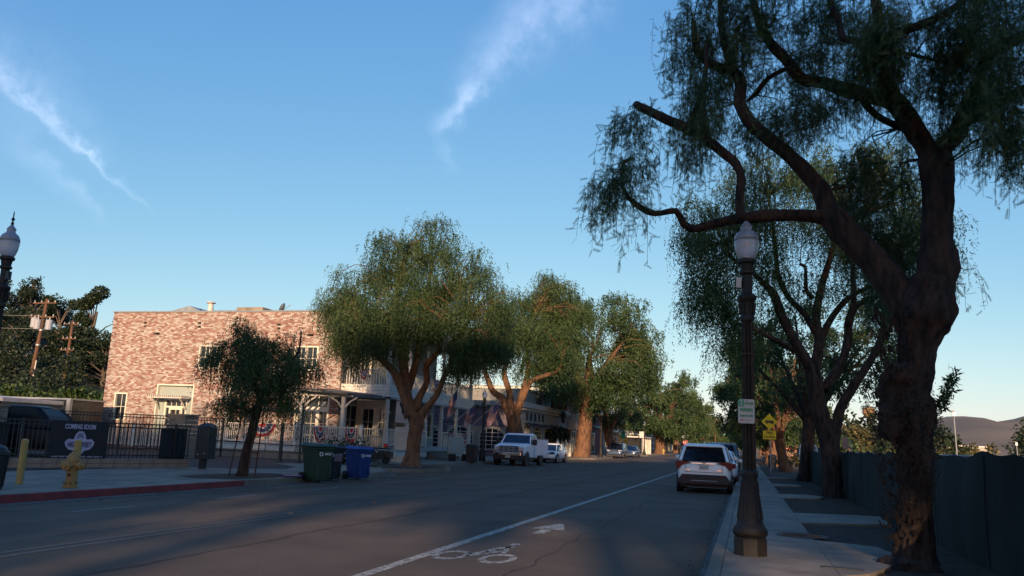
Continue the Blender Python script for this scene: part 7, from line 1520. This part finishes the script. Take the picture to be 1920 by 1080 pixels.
# a walker on the right pavement
wk = thing('person', 'person in a white top and dark trousers walking on the far right pavement', 'person', (.3, 92, .15))
sk_ = MB()
for s_ in (-1, 1): sk_.tube([(s_*.10, .16*s_, .05, .05), (s_*.10, .08*s_, .48, .065), (s_*.09, 0, .90, .095)], n=8)
sk_.build('trousers', M_cartb, wk, smooth=True)
tp = MB().tube([(0, 0, .86, .16), (0, 0, 1.1, .15), (0, 0, 1.38, .19), (0, 0, 1.47, .10)], n=12)
for s_ in (-1, 1): tp.tube([(s_*.18, 0, 1.40, .06), (s_*.25, .05*s_, 1.12, .05), (s_*.24, -.08*s_, .95, .045)], n=8)
tp.build('white_top', M_flagw, wk, smooth=True)
M_skin = mat('skin', (.36, .20, .14), rough=.6)
bd = MB().tube([(0, 0, 1.44, .055), (0, 0, 1.52, .055), (0, 0, 1.56, .085), (0, -.01, 1.64, .10), (0, 0, 1.72, .085), (0, 0, 1.75, .03)], n=12)
for s_ in (-1, 1): bd.tube([(s_*.24, -.08*s_, .97, .035), (s_*.24, -.10*s_, .86, .04), (s_*.24, -.1*s_, .78, .02)], n=6)
bd.build('body', M_skin, wk, smooth=True); MB().lathe([(.105, 1.62), (.11, 1.68), (.09, 1.76), (0, 1.79)], 12, 0, .015).build('hair', M_bannr, wk, smooth=True)
for s_ in (-1, 1): MB().box(s_*.10, .16*s_-.04, .03, .09, .26, .07).build('shoe', M_bplas, wk, bevel=.02)
for i, (x, y, m) in enumerate(((1.5, 84, M_csilv), (1.7, 90, M_black), (1.6, 97, M_csilv))):
    q = thing('bicycle', ['silver bicycle leaning by the far right planting', 'dark bicycle parked near the walker', 'farthest bicycle parked along the right pavement'][i], 'bicycle', (x, y, .12), R(70+i*15), group='bicycles parked on the right pavement')
    for xx in (-.5, .5): MB().tube([(xx+.33*math.cos(a), 0, .34+.33*math.sin(a), .022) for a in [2*math.pi*k/18 for k in range(19)]], n=4).build('wheel', M_rubber, q)
    MB().tube([(-.5, 0, .34, .02), (-.12, 0, .80, .02), (.42, 0, .85, .02), (.02, 0, .32, .02), (-.12, 0, .80, .02), (-.14, 0, .95, .02)], n=5).build('frame', m, q); MB().tube([(.5, 0, .34, .02), (.40, 0, 1.02, .02)], n=5).build('fork', m, q); MB().tube([(.40, -.28, 1.04, .018), (.40, .28, 1.04, .018)], n=5).build('handlebar', M_black, q); MB().box(-.14, 0, .97, .26, .14, .06).build('saddle', M_black, q, bevel=.02)

# fallen leaves on the verge and in the gutter
fl_ = []
def lit():
    if random.random() < .62: return (random.uniform(1.02, 2.95), random.uniform(8, 34), S-.035+random.uniform(0, .012))
    if random.random() < .5: return (random.gauss(-.62, .12), random.uniform(7, 45), .012)
    return (random.gauss(-13.0, .25)+.3, random.uniform(8, 40), .012)
O = np.array([lit() for _ in range(9000)]); Dr = unit(9000); Dr[:, 2] *= .12
V, T, val = expand(O, Dr, .036*(.5+rng.random(9000)), T_MID, rng.random(9000))
lo = tri_mesh('fallen_leaves', V, T, val, leafmat('dead_leaf', (.03, .02, .012), (.075, .048, .025), (.14, .09, .045), .1), None)

# ------------------------------------------------------------------ behind the camera: unseen eucalypts and buildings added to shade the street
for i, (x, y, H, rc, z0, wd) in enumerate(((-34, -70, 22.5, 6, 9, 'leftmost'), (-26, -66, 23, 6, 9, 'second from the left'), (-18, -70, 23, 6, 9, 'third from the left'), (-10, -66, 23.6, 6, 10, 'fourth from the left'), (-3, -70, 25.0, 5.5, 11, 'fifth from the left'), (3.4, -66, 25.4, 4.6, 13, 'sixth from the left'), (9.8, -70, 28.0, 3.9, 21.4, 'bare-trunked, left'), (16, -68, 29.5, 5.0, 20.4, 'bare-trunked, right'), (13.4, -60, 27.5, 3.0, 19.5, 'bare-trunked, nearest'), (21.7, -66, 29.5, 4.5, 12, 'third from the right'), (27, -68, 30, 5.5, 10, 'second from the right'), (34, -66, 28, 5.5, 10, 'rightmost'))):
    shade_eucalypt('unseen tall eucalyptus added behind the viewer for its shade, '+wd+' of its row', x, y, H, rc, z0, 90+i, 7500, 'eucalypts added behind the viewer for shade', tr=.62)
ob = thing('shade_building', 'unseen two-storey plastered building added for shade behind the viewer on the left', 'building', (0, 0, 0))  # out of view, added to keep the left ground in shade
MB().bx(-40, -15.5, -52, -38, 0, 9.0).build('wall', M_stuccol, ob); MB().bx(-40.3, -15.2, -52.3, -37.7, 9.0, 9.4).build('cornice', M_cream, ob)
ob2 = thing('shade_building', 'unseen plastered building added for shade behind the viewer on the right', 'building', (0, 0, 0))  # out of view, added to block sun from the near tree and fence
MB().bx(13.2, 36, -40, -14, 0, 7.0).build('wall', M_stuccol, ob2); MB().bx(13, 36.2, -40.2, -13.8, 7.0, 7.4).build('cornice', M_cream, ob2)
